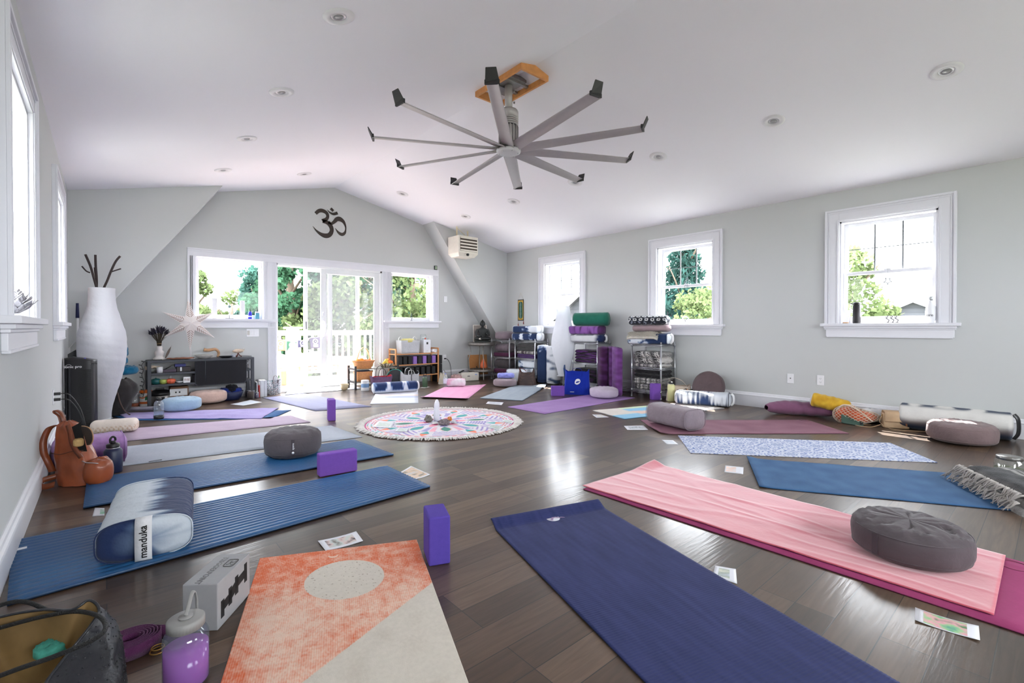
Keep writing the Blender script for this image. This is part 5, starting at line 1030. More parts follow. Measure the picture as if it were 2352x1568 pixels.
# on top of the console
p = C(366, 828, 7.56, ZT); t = thing('vase', 'small white figure-shaped vase holding the dried lavender', 'vase', p); MB().lathe([(.001, 0), (.06, 0), (.065, .02), (.035, .045), (.045, .07), (.05, .10), (.032, .125), (.04, .15), (.035, .175), (.028, .178)], n=24, fn=lambda a, z: 1 + .12 * sin(2 * a + z * 30)).build('body', mat('white_ceramic', (214, 208, 204), .5, vary=.08, vscale=30), t)
lv = thing('lavender_bunch', 'dark dried lavender bunch tied with cord standing in the white vase', 'dried flowers', p + Vector((0, 0, .12))); rr = random.Random(2); m = MB(); m2 = MB()
for k in range(110):
    a, s_ = rr.uniform(0, 2 * pi), sqrt(rr.random()); q = Vector((.105 * s_ * cos(a), .08 * s_ * sin(a), .28 - .06 * s_ * s_ + rr.uniform(-.03, .03))); b0 = Vector((.015 * cos(a) * s_, .015 * sin(a) * s_, 0)); md = Vector((.028 * cos(a) * s_, .024 * sin(a) * s_, .12))
    m.tube([b0, md, q * .82 + Vector((0, 0, .02))], .0017, 4); m2.tube([q * .74 + Vector((0, 0, .045)), q, q + Vector((.008 * cos(a), .008 * sin(a), .02))], [.003, .0062, .002], 5)
m.build('stems', mat('dry_stem', (66, 58, 44), .9, vary=.2), lv)['kind'] = 'stuff'; m2.build('flower_heads', mat('lavender_dark', (44, 38, 52), .9, vary=.3), lv)['kind'] = 'stuff'; MB().tube([(.022 * cos(a), .020 * sin(a), .09) for a in [2 * pi * k / 16 for k in range(16)]], .004, 5, closed=True).build('cord', mat('twine', (150, 120, 80), .9, vary=.1), lv)
m = MB(); q = p + Vector((.05, -.01, .06)); 
f = MB().grid(10, 5, lambda i, j: ((i * .07 + .016 * (j - .5) * 2 * sin(pi * min(1, i + .1)) * -.7), 0, (i * .17 + .016 * (j - .5) * 2 * sin(pi * min(1, i + .1)) * .5))); o = f.build('feather', mat('brown_feather', (96, 84, 74), .8, vary=.4, vscale=80), loc=q + Vector((.01, -.02, -.04))); so_ = o.modifiers.new('t', 'SOLIDIFY'); so_.thickness = .004; tag(o, 'brown grey feather leaning against the white vase', 'feather')
# paper star lamp
P0 = C(438, 742, 7.50); R1_, R2_ = .262, .105
sl_ = thing('star_lamp', 'large white six-pointed perforated paper star lamp on a thin white stand', 'lamp', (P0.x, 7.53, ZT)); sc_z = P0.z - ZT
STARM = paper_mat('star_paper', (232, 226, 224), .45); SLIT = mat('slit_tan', (140, 112, 100), .8, vary=.1)
tips = [YP(u, v, 7.52) - Vector((P0.x, 7.53, ZT)) for u, v in ((432, 686), (490, 718), (494, 776), (436, 806), (376, 774), (372, 716))]
angs = [math.atan2(t_.z - sc_z, t_.x) for t_ in tips]; rads = [hypot(t_.z - sc_z, t_.x) for t_ in tips]
star = MB(); ctr = Vector((0, -.075, sc_z)); cb = Vector((0, .05, sc_z)); sl2 = MB()
for k in range(6):
    A = Vector((tips[k].x, -.01, tips[k].z)); am = (angs[k] + angs[(k + 1) % 6]) / 2
    if abs(angs[k] - angs[(k + 1) % 6]) > pi: am += pi
    ap = (angs[k] + angs[k - 1]) / 2
    if abs(angs[k] - angs[k - 1]) > pi: ap += pi
    V1 = Vector((R2_ * cos(am), -.01, sc_z + R2_ * sin(am))); V0 = Vector((R2_ * cos(ap), -.01, sc_z + R2_ * sin(ap)))
    star.add([ctr, A, V1, V0, cb], [(0, 2, 1), (0, 1, 3), (4, 1, 2), (4, 3, 1)], None, False)
    for V in (V1, V0):
        nrm = (A - ctr).cross(V - ctr).normalized(); nrm = -nrm if nrm.y > 0 else nrm
        for s_ in range(1, 9):
            f_ = .16 + s_ * .085; a1 = ctr.lerp(A, f_) .lerp(V, .10); b1 = ctr.lerp(A, f_ + .02)
            e1 = V.lerp(A, max(0, f_ - .12) / .88) if f_ > .12 else V; b1 = a1.lerp(e1, .78); dd = (A - ctr).normalized() * .010
            sl2.add([a1 + nrm * .0012, b1 + nrm * .0012, b1 + dd + nrm * .0012, a1 + dd + nrm * .0012], [(0, 1, 2, 3)], None, False)
so1 = star.build('paper_star', STARM, sl_); sl2.build('cut_slits', SLIT, so1)['kind'] = 'stuff'
m = MB(); m.cyl((.0, .0, .01), (0, .0, sc_z), .006); m.lathe([(.001, 0), (.055, 0), (.05, .012), (.008, .016)], n=24); m.build('stand', WHITEP, sl_)
p = C(415, 826, 7.50, ZT); o = MB().grid(24, 12, lambda i, j: ((i - .5) * .30, .055 * sin(pi * i) ** .4 * cos(2 * pi * j) * 1.0, .014 + .013 * sin(2 * pi * j) * sin(pi * min(.97, max(.03, i))) ** .3 + .006 * nz(i * 6)), wv=True).build('wooden_tray', mat('walnut_slab', (126, 78, 52), .6, vary=.25, vscale=14), loc=p); tag(o, 'long narrow brown wooden tray on the left of the console top', 'tray')
p = C(469, 827, 7.50, ZT); o = MB().lathe([(.001, 0), (.055, 0), (.095, .03), (.112, .052), (.108, .054), (.09, .036), (.05, .012), (.001, .010)], n=36).build('stone_bowl', mat('stone_grey', (168, 166, 160), .8, vary=.15, vscale=40), loc=p); tag(o, 'shallow grey stone bowl at the middle of the console top', 'bowl')
p = C(486, 824, 7.62, ZT); DR = mat('driftwood', (176, 138, 104), .75, vary=.25, vscale=20); o = MB().tube(bez([(-.09, 0, .115), (-.05, 0, .105), (.0, .01, .11), (.045, .01, .115), (.075, 0, .09), (.085, 0, .05), (.07, -.01, .01)]), [.024 - .0002 * k for k in range(49)], 10).build('driftwood', DR, loc=p); tag(o, 'curved pale driftwood piece resting behind the stone bowl', 'driftwood')
p = C(519, 823, 7.50, ZT); o = MB().lathe([(.001, 0), (.045, 0), (.072, .02), (.078, .026), (.066, .016), (.001, .008)], n=28, fn=lambda a, z: 1 + .2 * cos(2 * a)).build('black_dish', BLACK, loc=p); tag(o, 'small black oval dish on the right of the console top', 'dish')
p = C(536, 823, 7.50, ZT); o = se_round(.03, .042, seed=41, lump=.05).build('glass_ornament', mat('grey_glass', (150, 156, 164), .2, vary=.2, vscale=40), loc=p); tag(o, 'small grey glassy ornament beside the black dish', 'ornament')
p = C(547, 823, 7.56, ZT); t = thing('shell_ornament', 'spiky pale shell on a dark red branching stand at the right of the console top', 'ornament', p)
m = MB()
for a in range(3): m.tube(bez([(.045 * cos(a * 2.1), .035 * sin(a * 2.1), .004), (.012 * cos(a * 2.1), .01 * sin(a * 2.1), .035), (0, 0, .06)]), .006, 6)
m.build('stand', mat('dark_red_wood', (96, 40, 30), .6, vary=.1), t); m = MB(); m.grid(16, 10, lambda i, j: ((j - .5) * .15, .03 * cos(2 * pi * i) * sin(pi * j) ** .6 * (1 + .4 * sin(9 * j)), .085 + .028 * sin(2 * pi * i) * sin(pi * j) ** .6), wu=True)
for k in range(6): a = k; m.tube([(-.03 + .02 * k, 0, .095), (-.03 + .022 * k, -.01, .125)], [.006, .001], 5)
m.build('shell', mat('pale_shell', (196, 176, 156), .5, vary=.25, vscale=30), t)
m = MB(); q = [C(335, 828, 7.46), C(326, 838, 7.44), C(329, 850, 7.44), C(326, 862, 7.44), C(331, 876, 7.44), C(328, 888, 7.44), C(331, 900, 7.44), C(328, 912, 7.44)]
m.tube(bez([C(372, 829, 7.5, ZT + .006), C(350, 829, 7.47, ZT + .006)] + q), .004, 6)
for k in range(9): pp = bez(q)[3 + k * 6]; m.tube([pp, pp + Vector((-.03, -.01, .012))], .0055, 6)
tag(m.build('string_lights', BLACK), 'black string of fairy lights hanging down the left end of the console', 'string lights')
m = MB(); m.tube(bez([C(504, 820, 7.6, ZT + .008), C(530, 818, 7.66, ZT + .015), C(560, 818, 7.66, ZT + .012), C(578, 824, 7.6, ZT + .006)]), .003, 6); tag(m.build('black_cable', BLACK), 'thin black cable lying across the right of the console top', 'cable')
# shelf contents
ZA, ZB = .4275, .2825
def bx_(label, u0, u1, z, h_, d_, m_, name='box', y=7.52, cat='box', group='things on the console shelves', rz=0, dep_=.10, paint=None):
    a, b = YP(u0, 850, y), YP(u1, 850, y); o = MB().box((0, 0, h_ / 2), (abs(b.x - a.x), dep_, h_)).build(name, m_, bevel=.002, paint=paint); o.location = ((a.x + b.x) / 2, y + dep_ / 2, z + .001); o.rotation_euler = (0, 0, rz); return tag(o, label, cat, group)
o = MB().grid(14, 10, lambda i, j: ((i - .5) * .15 + .01 * nz(i * 5, j * 5), (j - .5) * .1, .05 + .05 * nz(i * 3, j * 3, 2) + .02), smooth=False).build('crumpled_paper', mat('kraft_paper', (206, 188, 166), .8, vary=.1), loc=C(350, 846, 7.56, ZA)); so_ = o.modifiers.new('t', 'SOLIDIFY'); so_.thickness = .006; tag(o, 'crumpled beige paper at the left of the upper console shelf', 'paper')
t = thing('white_mug', 'white mug beside the crumpled paper on the upper shelf', 'mug', C(367, 852, 7.50, ZA), group='things on the console shelves'); MB().lathe([(.001, 0), (.032, 0), (.033, .075), (.03, .075), (.029, .01)], n=24, cap=False).build('body', WHITEP, t)
bx_('dark purple flat case on the upper shelf', 375, 405, ZA, .035, .1, mat('dark_plum', (58, 30, 60), .4, vary=.2), 'case'); o = MB().prism([(-.06, 0), (.05, 0), (.02, .05)], .08, Matrix.Rotation(pi / 2, 4, 'X')).build('folded_case', BLACK, loc=C(392, 844, 7.60, ZA + .037)); tag(o, 'black folded pouch on top of the dark purple case', 'pouch')
bx_('dark box with white label under the blue box', 406, 438, ZA, .062, .1, mat('dark_brown_box', (46, 34, 34), .5, vary=.3, vscale=40), y=7.52); bx_('small blue box on top of the dark box', 402, 427, ZA + .064, .034, .09, mat('royal_blue_box', (50, 52, 124), .5, vary=.15, vscale=60), y=7.53)
MB().box((0, 0, 0), (.018, .001, .05)).build('white_label', WHITEP, bpy.data.objects['box'], loc=(-.03, -.0515, .032))
t = thing('teal_teapot', 'dark teal round pot on the lower console shelf', 'pot', C(358, 888, 7.52, ZB), group='things on the console shelves'); MB().lathe([(.001, 0), (.04, 0), (.055, .03), (.05, .06), (.03, .072), (.001, .074)], n=24).build('body', mat('teal_glaze', (30, 92, 92), .3, vary=.1), t); MB().lathe([(.001, .085), (.01, .08), (.012, .074)], n=12).build('lid_knob', MATS['teal_glaze'], t)
o = MB().lathe([(.001, 0), (.028, 0), (.042, .02), (.047, .055), (.043, .055), (.03, .012)], n=26).build('green_bowl', mat('lime_glaze', (172, 186, 92), .4, vary=.08), loc=C(375, 888, 7.50, ZB)); tag(o, 'lime green bowl on the lower console shelf', 'bowl', 'things on the console shelves')
t = thing('pumpkin_jar', 'orange pumpkin-shaped jar with a glass top on the lower console shelf', 'jar', C(392, 888, 7.50, ZB), group='things on the console shelves'); MB().lathe([(.001, 0), (.035, 0), (.054, .03), (.048, .055), (.02, .065), (.001, .066)], n=36, fn=lambda a, z: 1 + .06 * cos(8 * a)).build('pumpkin', mat('pumpkin_orange', (216, 100, 66), .45, vary=.08), t); MB().lathe([(.02, .06), (.026, .07), (.012, .11)], n=20, cap=False).build('glass_top', MATS['jar_glass'], t)
o = MB().lathe([(.001, 0), (.025, 0), (.055, .022), (.052, .024), (.02, .006)], n=26).build('white_dish', WHITEP, loc=C(413, 884, 7.52, ZB)); tag(o, 'white shallow dish on the lower console shelf', 'dish', 'things on the console shelves')
o = bx_('small white card sign with three brown marks on the lower shelf', 421, 437, ZB, .075, .01, WHITEP, 'small_sign', y=7.47, dep_=.008, cat='sign'); m = MB()
for x in (-.02, 0, .02): m.tube([(x, -.0048, .02), (x + .003, -.0048, .055)], .003, 5); m.tube([(x - .007, -.0048, .045), (x + .007, -.0048, .047)], .002, 4)
m.build('marks', mat('mark_brown', (110, 60, 40), .7, vary=.1), o)
bx_('dark storage box behind the mesh door, upper shelf', 470, 548, ZA, .10, .2, mat('dark_grey_box', (48, 46, 50), .7, vary=.15), y=7.55, dep_=.17); bx_('grey books behind the mesh door, lower shelf', 445, 500, ZB, .09, .2, mat('grey_books', (88, 84, 92), .7, vary=.3, vscale=50), y=7.55, dep_=.15)  # storage box in one plain dark grey
o = jar('clear glass jars at the right end of the upper shelf', C(565, 850, 7.58, ZA + .001), .04, .12, group='things on the console shelves'); o = jar('clear glass vase at the right end of the lower shelf', C(560, 880, 7.58, ZB + .001), .05, .12, group='things on the console shelves')
# below the console
t = thing('multi_cooker', 'black and steel multi cooker on the floor beneath the console', 'cooker', YP(368, 910, 7.60) * 1.0); t.location.z = 0; t.location.y = 7.62
MB().lathe([(.001, .0), (.10, .0), (.115, .02), (.115, .14), (.10, .15)], n=32).build('body', STEEL, t); MB().lathe([(.12, .13), (.118, .16), (.09, .19), (.03, .205), (.001, .207)], n=32).build('lid', BLACK, t); MB().box((0, 0, .21), (.09, .025, .02)).build('lid_handle', BLACK, t, bevel=.006); MB().box((0, -.115, .07), (.08, .02, .09)).build('control_panel', BLACK, t, bevel=.004); MB().box((.12, 0, .11), (.03, .12, .13)).build('side_guard', mat('grey_guard', (170, 174, 178), .4, vary=.05), t, bevel=.012)
o = bx_('brown cardboard box with a white printed label beneath the console', 391, 433, 0, .225, .2, mat('cardboard', (128, 96, 74), .85, vary=.12, vscale=20), 'cardboard_box', y=7.56, dep_=.18); o['group'] = 'things beneath the console'; la = MB().box((0, -.0905, .155), (.19, .002, .09)).build('label', WHITEP, o, loc=(-.01, 0, 0)); MB().box((0, 0, 0), (.018, .002, .02)).build('symbol', BLACK, la, loc=(-.03, -.0918, .155)); MB().box((0, 0, 0), (.018, .002, .02)).build('symbol', BLACK, la, loc=(.01, -.0918, .155))
P = FP(537, 915); P = Vector((P.x - .05, 7.55, 0)); t = thing('blue_basket', 'dark navy basket piled with blue and black knit hats under the console', 'basket', P); MB().lathe([(.001, 0), (.10, 0), (.125, .03), (.155, .12), (.15, .12), (.12, .03), (.001, .01)], n=40, fn=lambda a, z: 1 + .03 * sin(20 * a)).build('body', mat('navy_weave', (24, 34, 74), .6, vary=.2, vscale=60), t)
for k, (dx, dz, r, c_) in enumerate(((-.07, .12, .07, (26, 46, 120)), (.07, .12, .065, (30, 50, 130)), (.01, .15, .075, (24, 24, 34)))): o = se_round(r, r * 1.1, seed=50 + k, lump=.05).build('knit_hat', fab('knit_%d' % k, c_, bump=1, bscale=90)); o.location = P + Vector((dx, 0, dz - .03)); tag(o, ['blue knit hat at the left of the navy basket', 'blue knit hat at the right of the navy basket', 'black knit hat on top of the navy basket'][k], 'hat', 'hats in the basket')
P = FP(577, 917); o = MB().lathe([(.001, .001), (.048, .001), (.05, .12), (.054, .124), (.048, .122), (.045, .01)], n=28, cap=False).build('metal_cup', mat('cup_steel', (176, 176, 180), .2, metal=.9, vary=.1), loc=P + Vector((0, .03, 0))); tag(o, 'shiny metal cup on the floor at the right end of the console', 'cup')
for k, (u, w_, h_, c_, lb) in enumerate(((589, .016, .22, (200, 204, 208), 'white folder leaning nearest the console'), (594, .014, .17, (196, 60, 60), 'thin red booklet between the white binders'), (600, .05, .24, (206, 208, 212), 'thick white binder standing by the console'), (608, .04, .235, (196, 198, 204), 'white binder nearest the woven basket'))):
    P = YP(u, 905, 7.58); o = MB().box((0, 0, h_ / 2), (w_, .22, h_)).build('binder', mat('binder_%d' % k, c_, .5, vary=.05), bevel=.003); o.location = (P.x, 7.64, .001); tag(o, lb, 'binder', 'binders beside the console')
o = jar('small dark glass jar with purple and green beads before the binders', YP(589, 908, 7.47) * 1.0, .03, .10, fill=mat('beads', (70, 50, 90), .4, vary=.8, vscale=120), fh=.8); o.location.z = 0
P = FP(631, 906) + Vector((.0, .06, 0)); wb = thing('woven_basket', 'speckled grey woven storage basket with two brown leather handles beside the door', 'basket', P)
def wbp(co): return mix(lin((196, 196, 200)), [lin(c) for c in ((70, 92, 110), (150, 110, 110), (60, 70, 84), (120, 160, 160))][int(abs(co.x * 900 + co.z * 700 + co.y * 500)) % 4], 1 if nz(co.x * 95, co.y * 95, co.z * 110) > .02 else 0)
m = MB(); wicker(m, [(.088, 0), (.096, .06), (.102, .12), (.106, .18), (.108, .225)], n=90, amp=.0018); m.lathe([(.001, .002), (.088, .002)], n=30); m.build('body', ATTHARD, wb, paint=wbp)
for s_ in (-1, 1): m = MB(); strap(m, [(-.035, s_ * -.104, .17), (-.035, s_ * -.11, .23), (-.02, s_ * -.10, .275), (0, s_ * -.095, .285), (.02, s_ * -.10, .275), (.035, s_ * -.11, .23), (.035, s_ * -.104, .17)], (1, 0, 0) if False else (0, 1, 0), .014); m.build('handle', mat('brown_leather', (92, 50, 40), .5, vary=.1), wb)
# clipboard
q = (529, 929, 558, 932, 602, 924, 575, 919); o = card('clipboard with white paper and red edge lying in front of the console', q, ((206, 210, 216), (196, 204, 214), (210, 212, 218)), 'clipboard', inset=(.08, .1, .96, .9), z=.004); o['category'] = 'clipboard'; del o['group']
# items on the left back sill
def sill(u, z=1.13): p = YP(u, 728, YB - .04); return Vector((p.x, YB + .02, z + .001))
CND = mat('candle_white', (236, 234, 236), .5, vary=.02, sss=.3)
for u, h_, w_, lb in ((494, .29, .062, 'tall white pillar on the back sill, left one'), (559, .265, .055, 'tall white pillar on the back sill, right one')): o = MB().box((0, 0, h_ / 2), (w_, w_, h_)).build('white_pillar', CND, bevel=.006); o.location = sill(u); tag(o, lb, 'candle', 'white pillars on the back sill')
t = thing('wire_figure', 'thin metal wire stand holding a small glass ball on the back sill', 'ornament', sill(529)); m = MB(); m.cyl((0, 0, 0), (0, 0, .16), .003); m.tube([(-.05, 0, .004), (.05, 0, .004)], .003, 6); m.build('stand', DARKMETAL, t); MB().lathe([(.001, .15), (.018, .158), (.024, .175), (.018, .192), (.001, .20)], n=18).build('ball', mat('ball_glass', (120, 140, 140), .15, vary=.3, vscale=50), t)
t = thing('blue_bottle', 'cobalt blue pump bottle with white band on the back sill', 'bottle', sill(576.5)); BLC = lambda co: lin((206, 210, 230)) if .032 < co.z < .048 else lin((34, 30, 190)); MB().lathe([(.001, 0), (.023, 0)] + [(.024, .002 + k * .006) for k in range(16)] + [(.012, .108), (.010, .112)], n=22).build('body', ATTHARD, t, paint=BLC); m = MB(); m.cyl((0, 0, .11), (0, 0, .135), .009); m.cyl((0, 0, .135), (0, 0, .155), .003); m.box((-.006, 0, .155), (.024, .008, .006)); m.build('pump', BLACK, t)
t = thing('teal_bottle', 'square clear pump bottle with teal label on the back sill', 'bottle', sill(593)); MB().box((0, 0, .045), (.052, .04, .088)).build('body', mat('teal_label', (76, 150, 176), .4, vary=.08), t, bevel=.005); m = MB(); m.box((0, 0, .10), (.05, .038, .022)); m.build('shoulder', WHITEP, t, bevel=.008); m = MB(); m.cyl((0, 0, .11), (0, 0, .13), .009); m.cyl((0, 0, .13), (0, 0, .15), .003); m.box((-.006, 0, .15), (.026, .008, .006)); m.build('pump', BLACK, t)
P = YP(435, 704, YB - .05); t = thing('red_ornament', 'small red ornament with purple base on the casing above the star lamp', 'ornament', (P.x, YB - .036, P.z)); MB().tube(bez([(-.015, 0, .065), (-.005, 0, .03), (0, 0, .0), (.01, 0, -.02)]), .008, 6).build('body', mat('ornament_red', (200, 70, 50), .6, vary=.2), t); MB().tube([(.01, 0, .05), (.005, 0, .02)], .005, 6).build('arm', MATS['ornament_red'], t); MB().box((.012, 0, -.032), (.034, .02, .022)).build('base', mat('ornament_purple', (90, 76, 130), .6, vary=.1), t, bevel=.003)
P = YP(945, 735, YB); t = thing('dancer_figurine', 'tiny dark one-legged figurine standing on the right back sill', 'figurine', (P.x, YB + .0, 1.131)); m = MB(); m.tube(bez([(0, 0, .0), (.002, 0, .035), (-.002, 0, .07)]), .004, 6); m.tube(bez([(-.002, 0, .065), (.016, 0, .06), (.018, 0, .045), (.003, 0, .038)]), .0042, 6); m.tube([(-.002, 0, .065), (0, 0, .10)], [.007, .008], 8); m.tube(bez([(-.008, 0, .098), (-.014, 0, .085), (.0, -.006, .08)]), .003, 5); m.tube(bez([(.008, 0, .098), (.014, 0, .12), (.002, 0, .14)]), .003, 5); m.grid(10, 8, lambda i, j: (.009 * cos(2 * pi * i) * cos(pi * (j - .5)), .009 * sin(2 * pi * i) * cos(pi * (j - .5)), .117 + .011 * sin(pi * (j - .5))), wu=True); m.cyl((0, 0, -.002), (0, 0, .005), .02); m.build('figure', mat('patina_bronze', (50, 66, 70), .5, metal=.3, vary=.2), t)
# pine-cone-like silver flower on the left window sill, scroll on the left wall
P = XP(45, 716, XL - .03); t = thing('metal_flower', 'silvery artichoke-shaped flower ornament on the near left window sill', 'ornament', (XL - .005, 3.28, 1.052)); m = MB()
for ring in range(5):
    for k in range(9 - ring):
        a = 2 * pi * k / (9 - ring) + ring * .4; tl = .95 - ring * .18; rr_ = .09 - ring * .008
        def pet(i, j, a=a, tl=tl, rr_=rr_, ring=ring): l = rr_ * i; w_ = .026 * sin(pi * min(1, i * .9 + .1)) * (j - .5) * 2; x = l * sin(tl); z = .02 + ring * .012 + l * cos(tl) + .012 * i * i; return (x * cos(a) - w_ * sin(a), (x * sin(a) + w_ * cos(a)), z)
        m.grid(6, 4, pet)
o = m.build('petals', mat('silver_petal', (168, 166, 170), .3, metal=.6, vary=.2, vscale=20), t); so_ = o.modifiers.new('t', 'SOLIDIFY'); so_.thickness = .003
sc1 = thing('wall_scroll', 'narrow brown and white scroll hanging edge-on on the left wall past the second window', 'wall hanging', (XL + .008, 6.78, 0)); m = MB(); m.bb((-.004, -.09, 1.22), (.0, .09, 1.68)); m.build('cloth', mat('scroll_tan', (190, 140, 110), .7, vary=.15), sc1); m = MB(); m.cyl((.0, -.11, 1.69), (.0, .11, 1.69), .012); m.cyl((.0, -.11, 1.21), (.0, .11, 1.21), .012); m.build('rods', BLACK, sc1)
# ------------------------------------------------------------------ bench, baskets and shelf right of the door
def G(u, v, y, z=0): p = YP(u, v, y); return Vector((p.x, y, z))
BN = mat('black_wood', (42, 40, 40), .5, vary=.15)
bx0, bx1 = YP(806, 850, 7.55).x, YP(903, 850, 7.62).x; bn = thing('bench_rack', 'low dark wooden two-tier rack holding wicker baskets beside the door', 'rack', ((bx0 + bx1) / 2, 7.55, 0)); hwid = (bx1 - bx0) / 2; hd = .14
for x in (-1, 1):
    for y in (-1, 1): MB().box((x * (hwid - .018), y * (hd), .19), (.03, .03, .38)).build('leg', BN, bn, bevel=.003)
    m = MB(); m.box((x * (hwid - .018), 0, .33), (.02, 2 * hd, .03)); m.box((x * (hwid - .018), 0, .12), (.02, 2 * hd, .03)); m.build('side_rail', BN, bn)
for z in (.32, .115):
    m = MB()
    for k in range(4): m.box((0, -.12 + k * .08, z), (2 * hwid - .05, .05, .012))
    m.build('shelf_slats', mat('grey_wood', (140, 138, 128), .6, vary=.15, vscale=20), bn)
WK = mat('wicker_tan', (204, 140, 88), .6, vary=.22, vscale=60)
p = G(835, 850, 7.53, .328); bk2 = thing('wicker_basket', 'tan wicker basket with tall hoop handle, full of fruit, on the rack', 'basket', p); m = MB(); wicker(m, [(.11, .0), (.135, .05), (.155, .10), (.165, .125)], 1.12, .8, n=84, amp=.002); m.lathe([(.001, .003), (.11, .003)], n=30, M=Matrix.Diagonal((1.12, .8, 1, 1))); m.build('body', WK, bk2)
m = MB(); strap(m, [(-.12, 0, .10), (-.105, 0, .19), (-.06, 0, .30), (0, 0, .345), (.06, 0, .30), (.105, 0, .19), (.12, 0, .10)], (0, 1, 0), .045, .006); m.build('handle', mat('wicker_light', (220, 168, 124), .6, vary=.15, vscale=60), bk2); m = MB(); m.tube([(.186 * cos(a), .133 * sin(a), .128) for a in [2 * pi * k / 40 for k in range(40)]], .008, 6, closed=True); m.build('rim', WK, bk2)
ORM = mat('orange_skin', (236, 152, 44), .5, vary=.08, bump=.3, bscale=200); PEM = mat('peach_skin', (230, 150, 90), .6, vary=.15, vscale=20)
for k, (dx, dy, dz, r, mm, lb) in enumerate(((-.11, -.03, .125, .04, ORM, 'yellow orange at the left of the hoop basket'), (-.055, -.05, .135, .045, ORM, 'big orange at the front of the hoop basket'), (.02, -.04, .125, .035, PEM, 'peach in the middle of the hoop basket'), (.09, -.02, .125, .036, PEM, 'peach at the right end of the hoop basket'), (-.01, .04, .13, .036, PEM, 'peach at the back of the hoop basket'))): ico(lb, p + Vector((dx, dy, dz)), r, mm, 'orange' if mm is ORM else 'peach', group='fruit in the hoop basket')
p = G(834, 870, 7.53, .122); t = thing('wicker_basket', 'rectangular tan wicker basket on the lower tier of the rack', 'basket', p); m = MB(); wicker(m, [(.14, .0), (.15, .06), (.155, .12), (.158, .165)], 1.0, .78, n=84, amp=.002); m.lathe([(.001, .003), (.14, .003)], n=30, M=Matrix.Diagonal((1, .78, 1, 1))); m.build('body', WK, t); o = se_round(.12, .06, seed=61).build('dark_cloth', fab('navy_cloth', (36, 38, 56))); o.location = p + Vector((0, 0, .125)); tag(o, 'dark navy cloth inside the lower wicker basket', 'cloth')
p = G(887, 845, 7.53, .328); t = thing('fruit_bowl', 'striped grey woven fruit bowl with bananas and oranges on the rack', 'bowl', p); m = MB(); m.lathe([(.001, .002), (.075, .002), (.10, .03), (.135, .07), (.13, .07), (.095, .03), (.001, .01)], n=48); m.build('body', ATTHARD, t, paint=lambda co: lin((196, 186, 160)) if int((math.atan2(co.y, co.x) + 3.2) * 11) % 2 else lin((88, 80, 66)))
YB_ = mat('banana_yellow', (228, 200, 84), .5, vary=.08, vscale=8)
for k in range(4): o = MB().tube(bez([(-.07 + .025 * k, -.02 + .012 * k, .055), (-.05 + .022 * k, -.03 + .012 * k, .09), (-.015 + .02 * k, -.02 + .012 * k, .115), (.03 + .012 * k, 0, .12 + .006 * k)] if k < 2 else [(.05 - .02 * k, .0, .14), (.02 - .01 * k, -.02, .10), (.035, -.03, .065), (.07, -.03, .06)]), [.008, .014] + [.017] * 21 + [.012, .005], 7).build('banana', YB_, loc=p); tag(o, ['lowest banana at the left of the fruit bowl', 'second banana leaning left in the fruit bowl', 'upright curved banana in the middle of the fruit bowl', 'banana beside the oranges in the fruit bowl'][k], 'fruit', 'bananas in the fruit bowl')
OR2 = mat('clementine', (238, 122, 44), .5, vary=.06, bump=.3, bscale=200)
for k, (dx, dy, dz) in enumerate(((.045, -.03, .085), (.09, -.01, .08), (.05, .03, .12), (.095, .04, .085))): ico(['clementine at the front of the fruit bowl', 'clementine at the right rim of the fruit bowl', 'topmost clementine in the fruit bowl', 'clementine at the back of the fruit bowl'][k], p + Vector((dx, dy, dz)), .03, OR2, 'clementine', group='clementines in the fruit bowl')
# bags and things on the floor before the rack
PTOT = mat('plum_weave', (96, 66, 98), .6, vary=.3, vscale=25, bump=.5, bscale=60)
tote('tote_bag', 'plum woven tote bag with thin black handles and red lining before the rack', G(875, 880, 7.25), .29, .14, .215, radians(-4), PTOT, 1.22, ((-.06, .125, .13, .0), (.05, .16, .14, .0)), BLACK, mat('red_lining', (196, 40, 52), .8, vary=.1), seed=3, hflat=False, hw=.008)
o = MB().lathe([(.001, 0), (.135, 0), (.142, .01), (.142, .04), (.135, .05), (.001, .05)], n=48).build('wheel', mat('dark_foam', (50, 52, 56), .6, vary=.1)); o.location = G(908, 862, 7.42, .145); o.rotation_euler = (radians(80), 0, radians(-28)); tag(o, 'dark grey yoga wheel with a teal rim stripe leaning behind the white tote', 'yoga wheel'); MB().tube([(.144 * cos(a), .144 * sin(a), .045) for a in [2 * pi * k / 48 for k in range(48)]], .005, 6, closed=True).build('teal_stripe', mat('teal_rubber', (70, 180, 170), .5, vary=.05), o)
tote('tote_bag', 'off-white canvas tote bag with black straps, open at the top', G(941, 880, 7.22), .30, .17, .24, radians(-8), fab('offwhite_tote', (192, 192, 194)), 1.0, ((-.088, .05, .10, .03), (.07, .08, .12, .0)), fab('tote_strap', (206, 206, 206)), mat('black_lining', (30, 30, 32), .8, vary=.1), seed=9, sagz=.05, hw=.012); tt = bpy.data.objects['tote_bag.001']; m = MB(); strap(m, [(.0, -.09, .22), (-.005, -.095, .14), (.012, -.095, .06), (.03, -.095, .015)], (1, 0, 0), .012, .004); m.build('black_strap', BLACK, tt)
def tdb(co): 
    v = 1.2 * sst(.5, .9, co.z / .15) * 0 + (1 if .045 < co.z < .15 and co.y < .2 else 0); e = abs(((co.x + .36) / .25) % 1 - .5) * 2; k = sst(.85, .55, e + .35 * nz(co.x * 40, co.z * 12)) * sst(.025, .06, co.z + .012 * nz(co.x * 90, 3)) ; return mix(mix(lin((206, 210, 222)), lin((84, 116, 168)), k * 1.5), lin((38, 52, 92)), (k - .45) * 1.8)
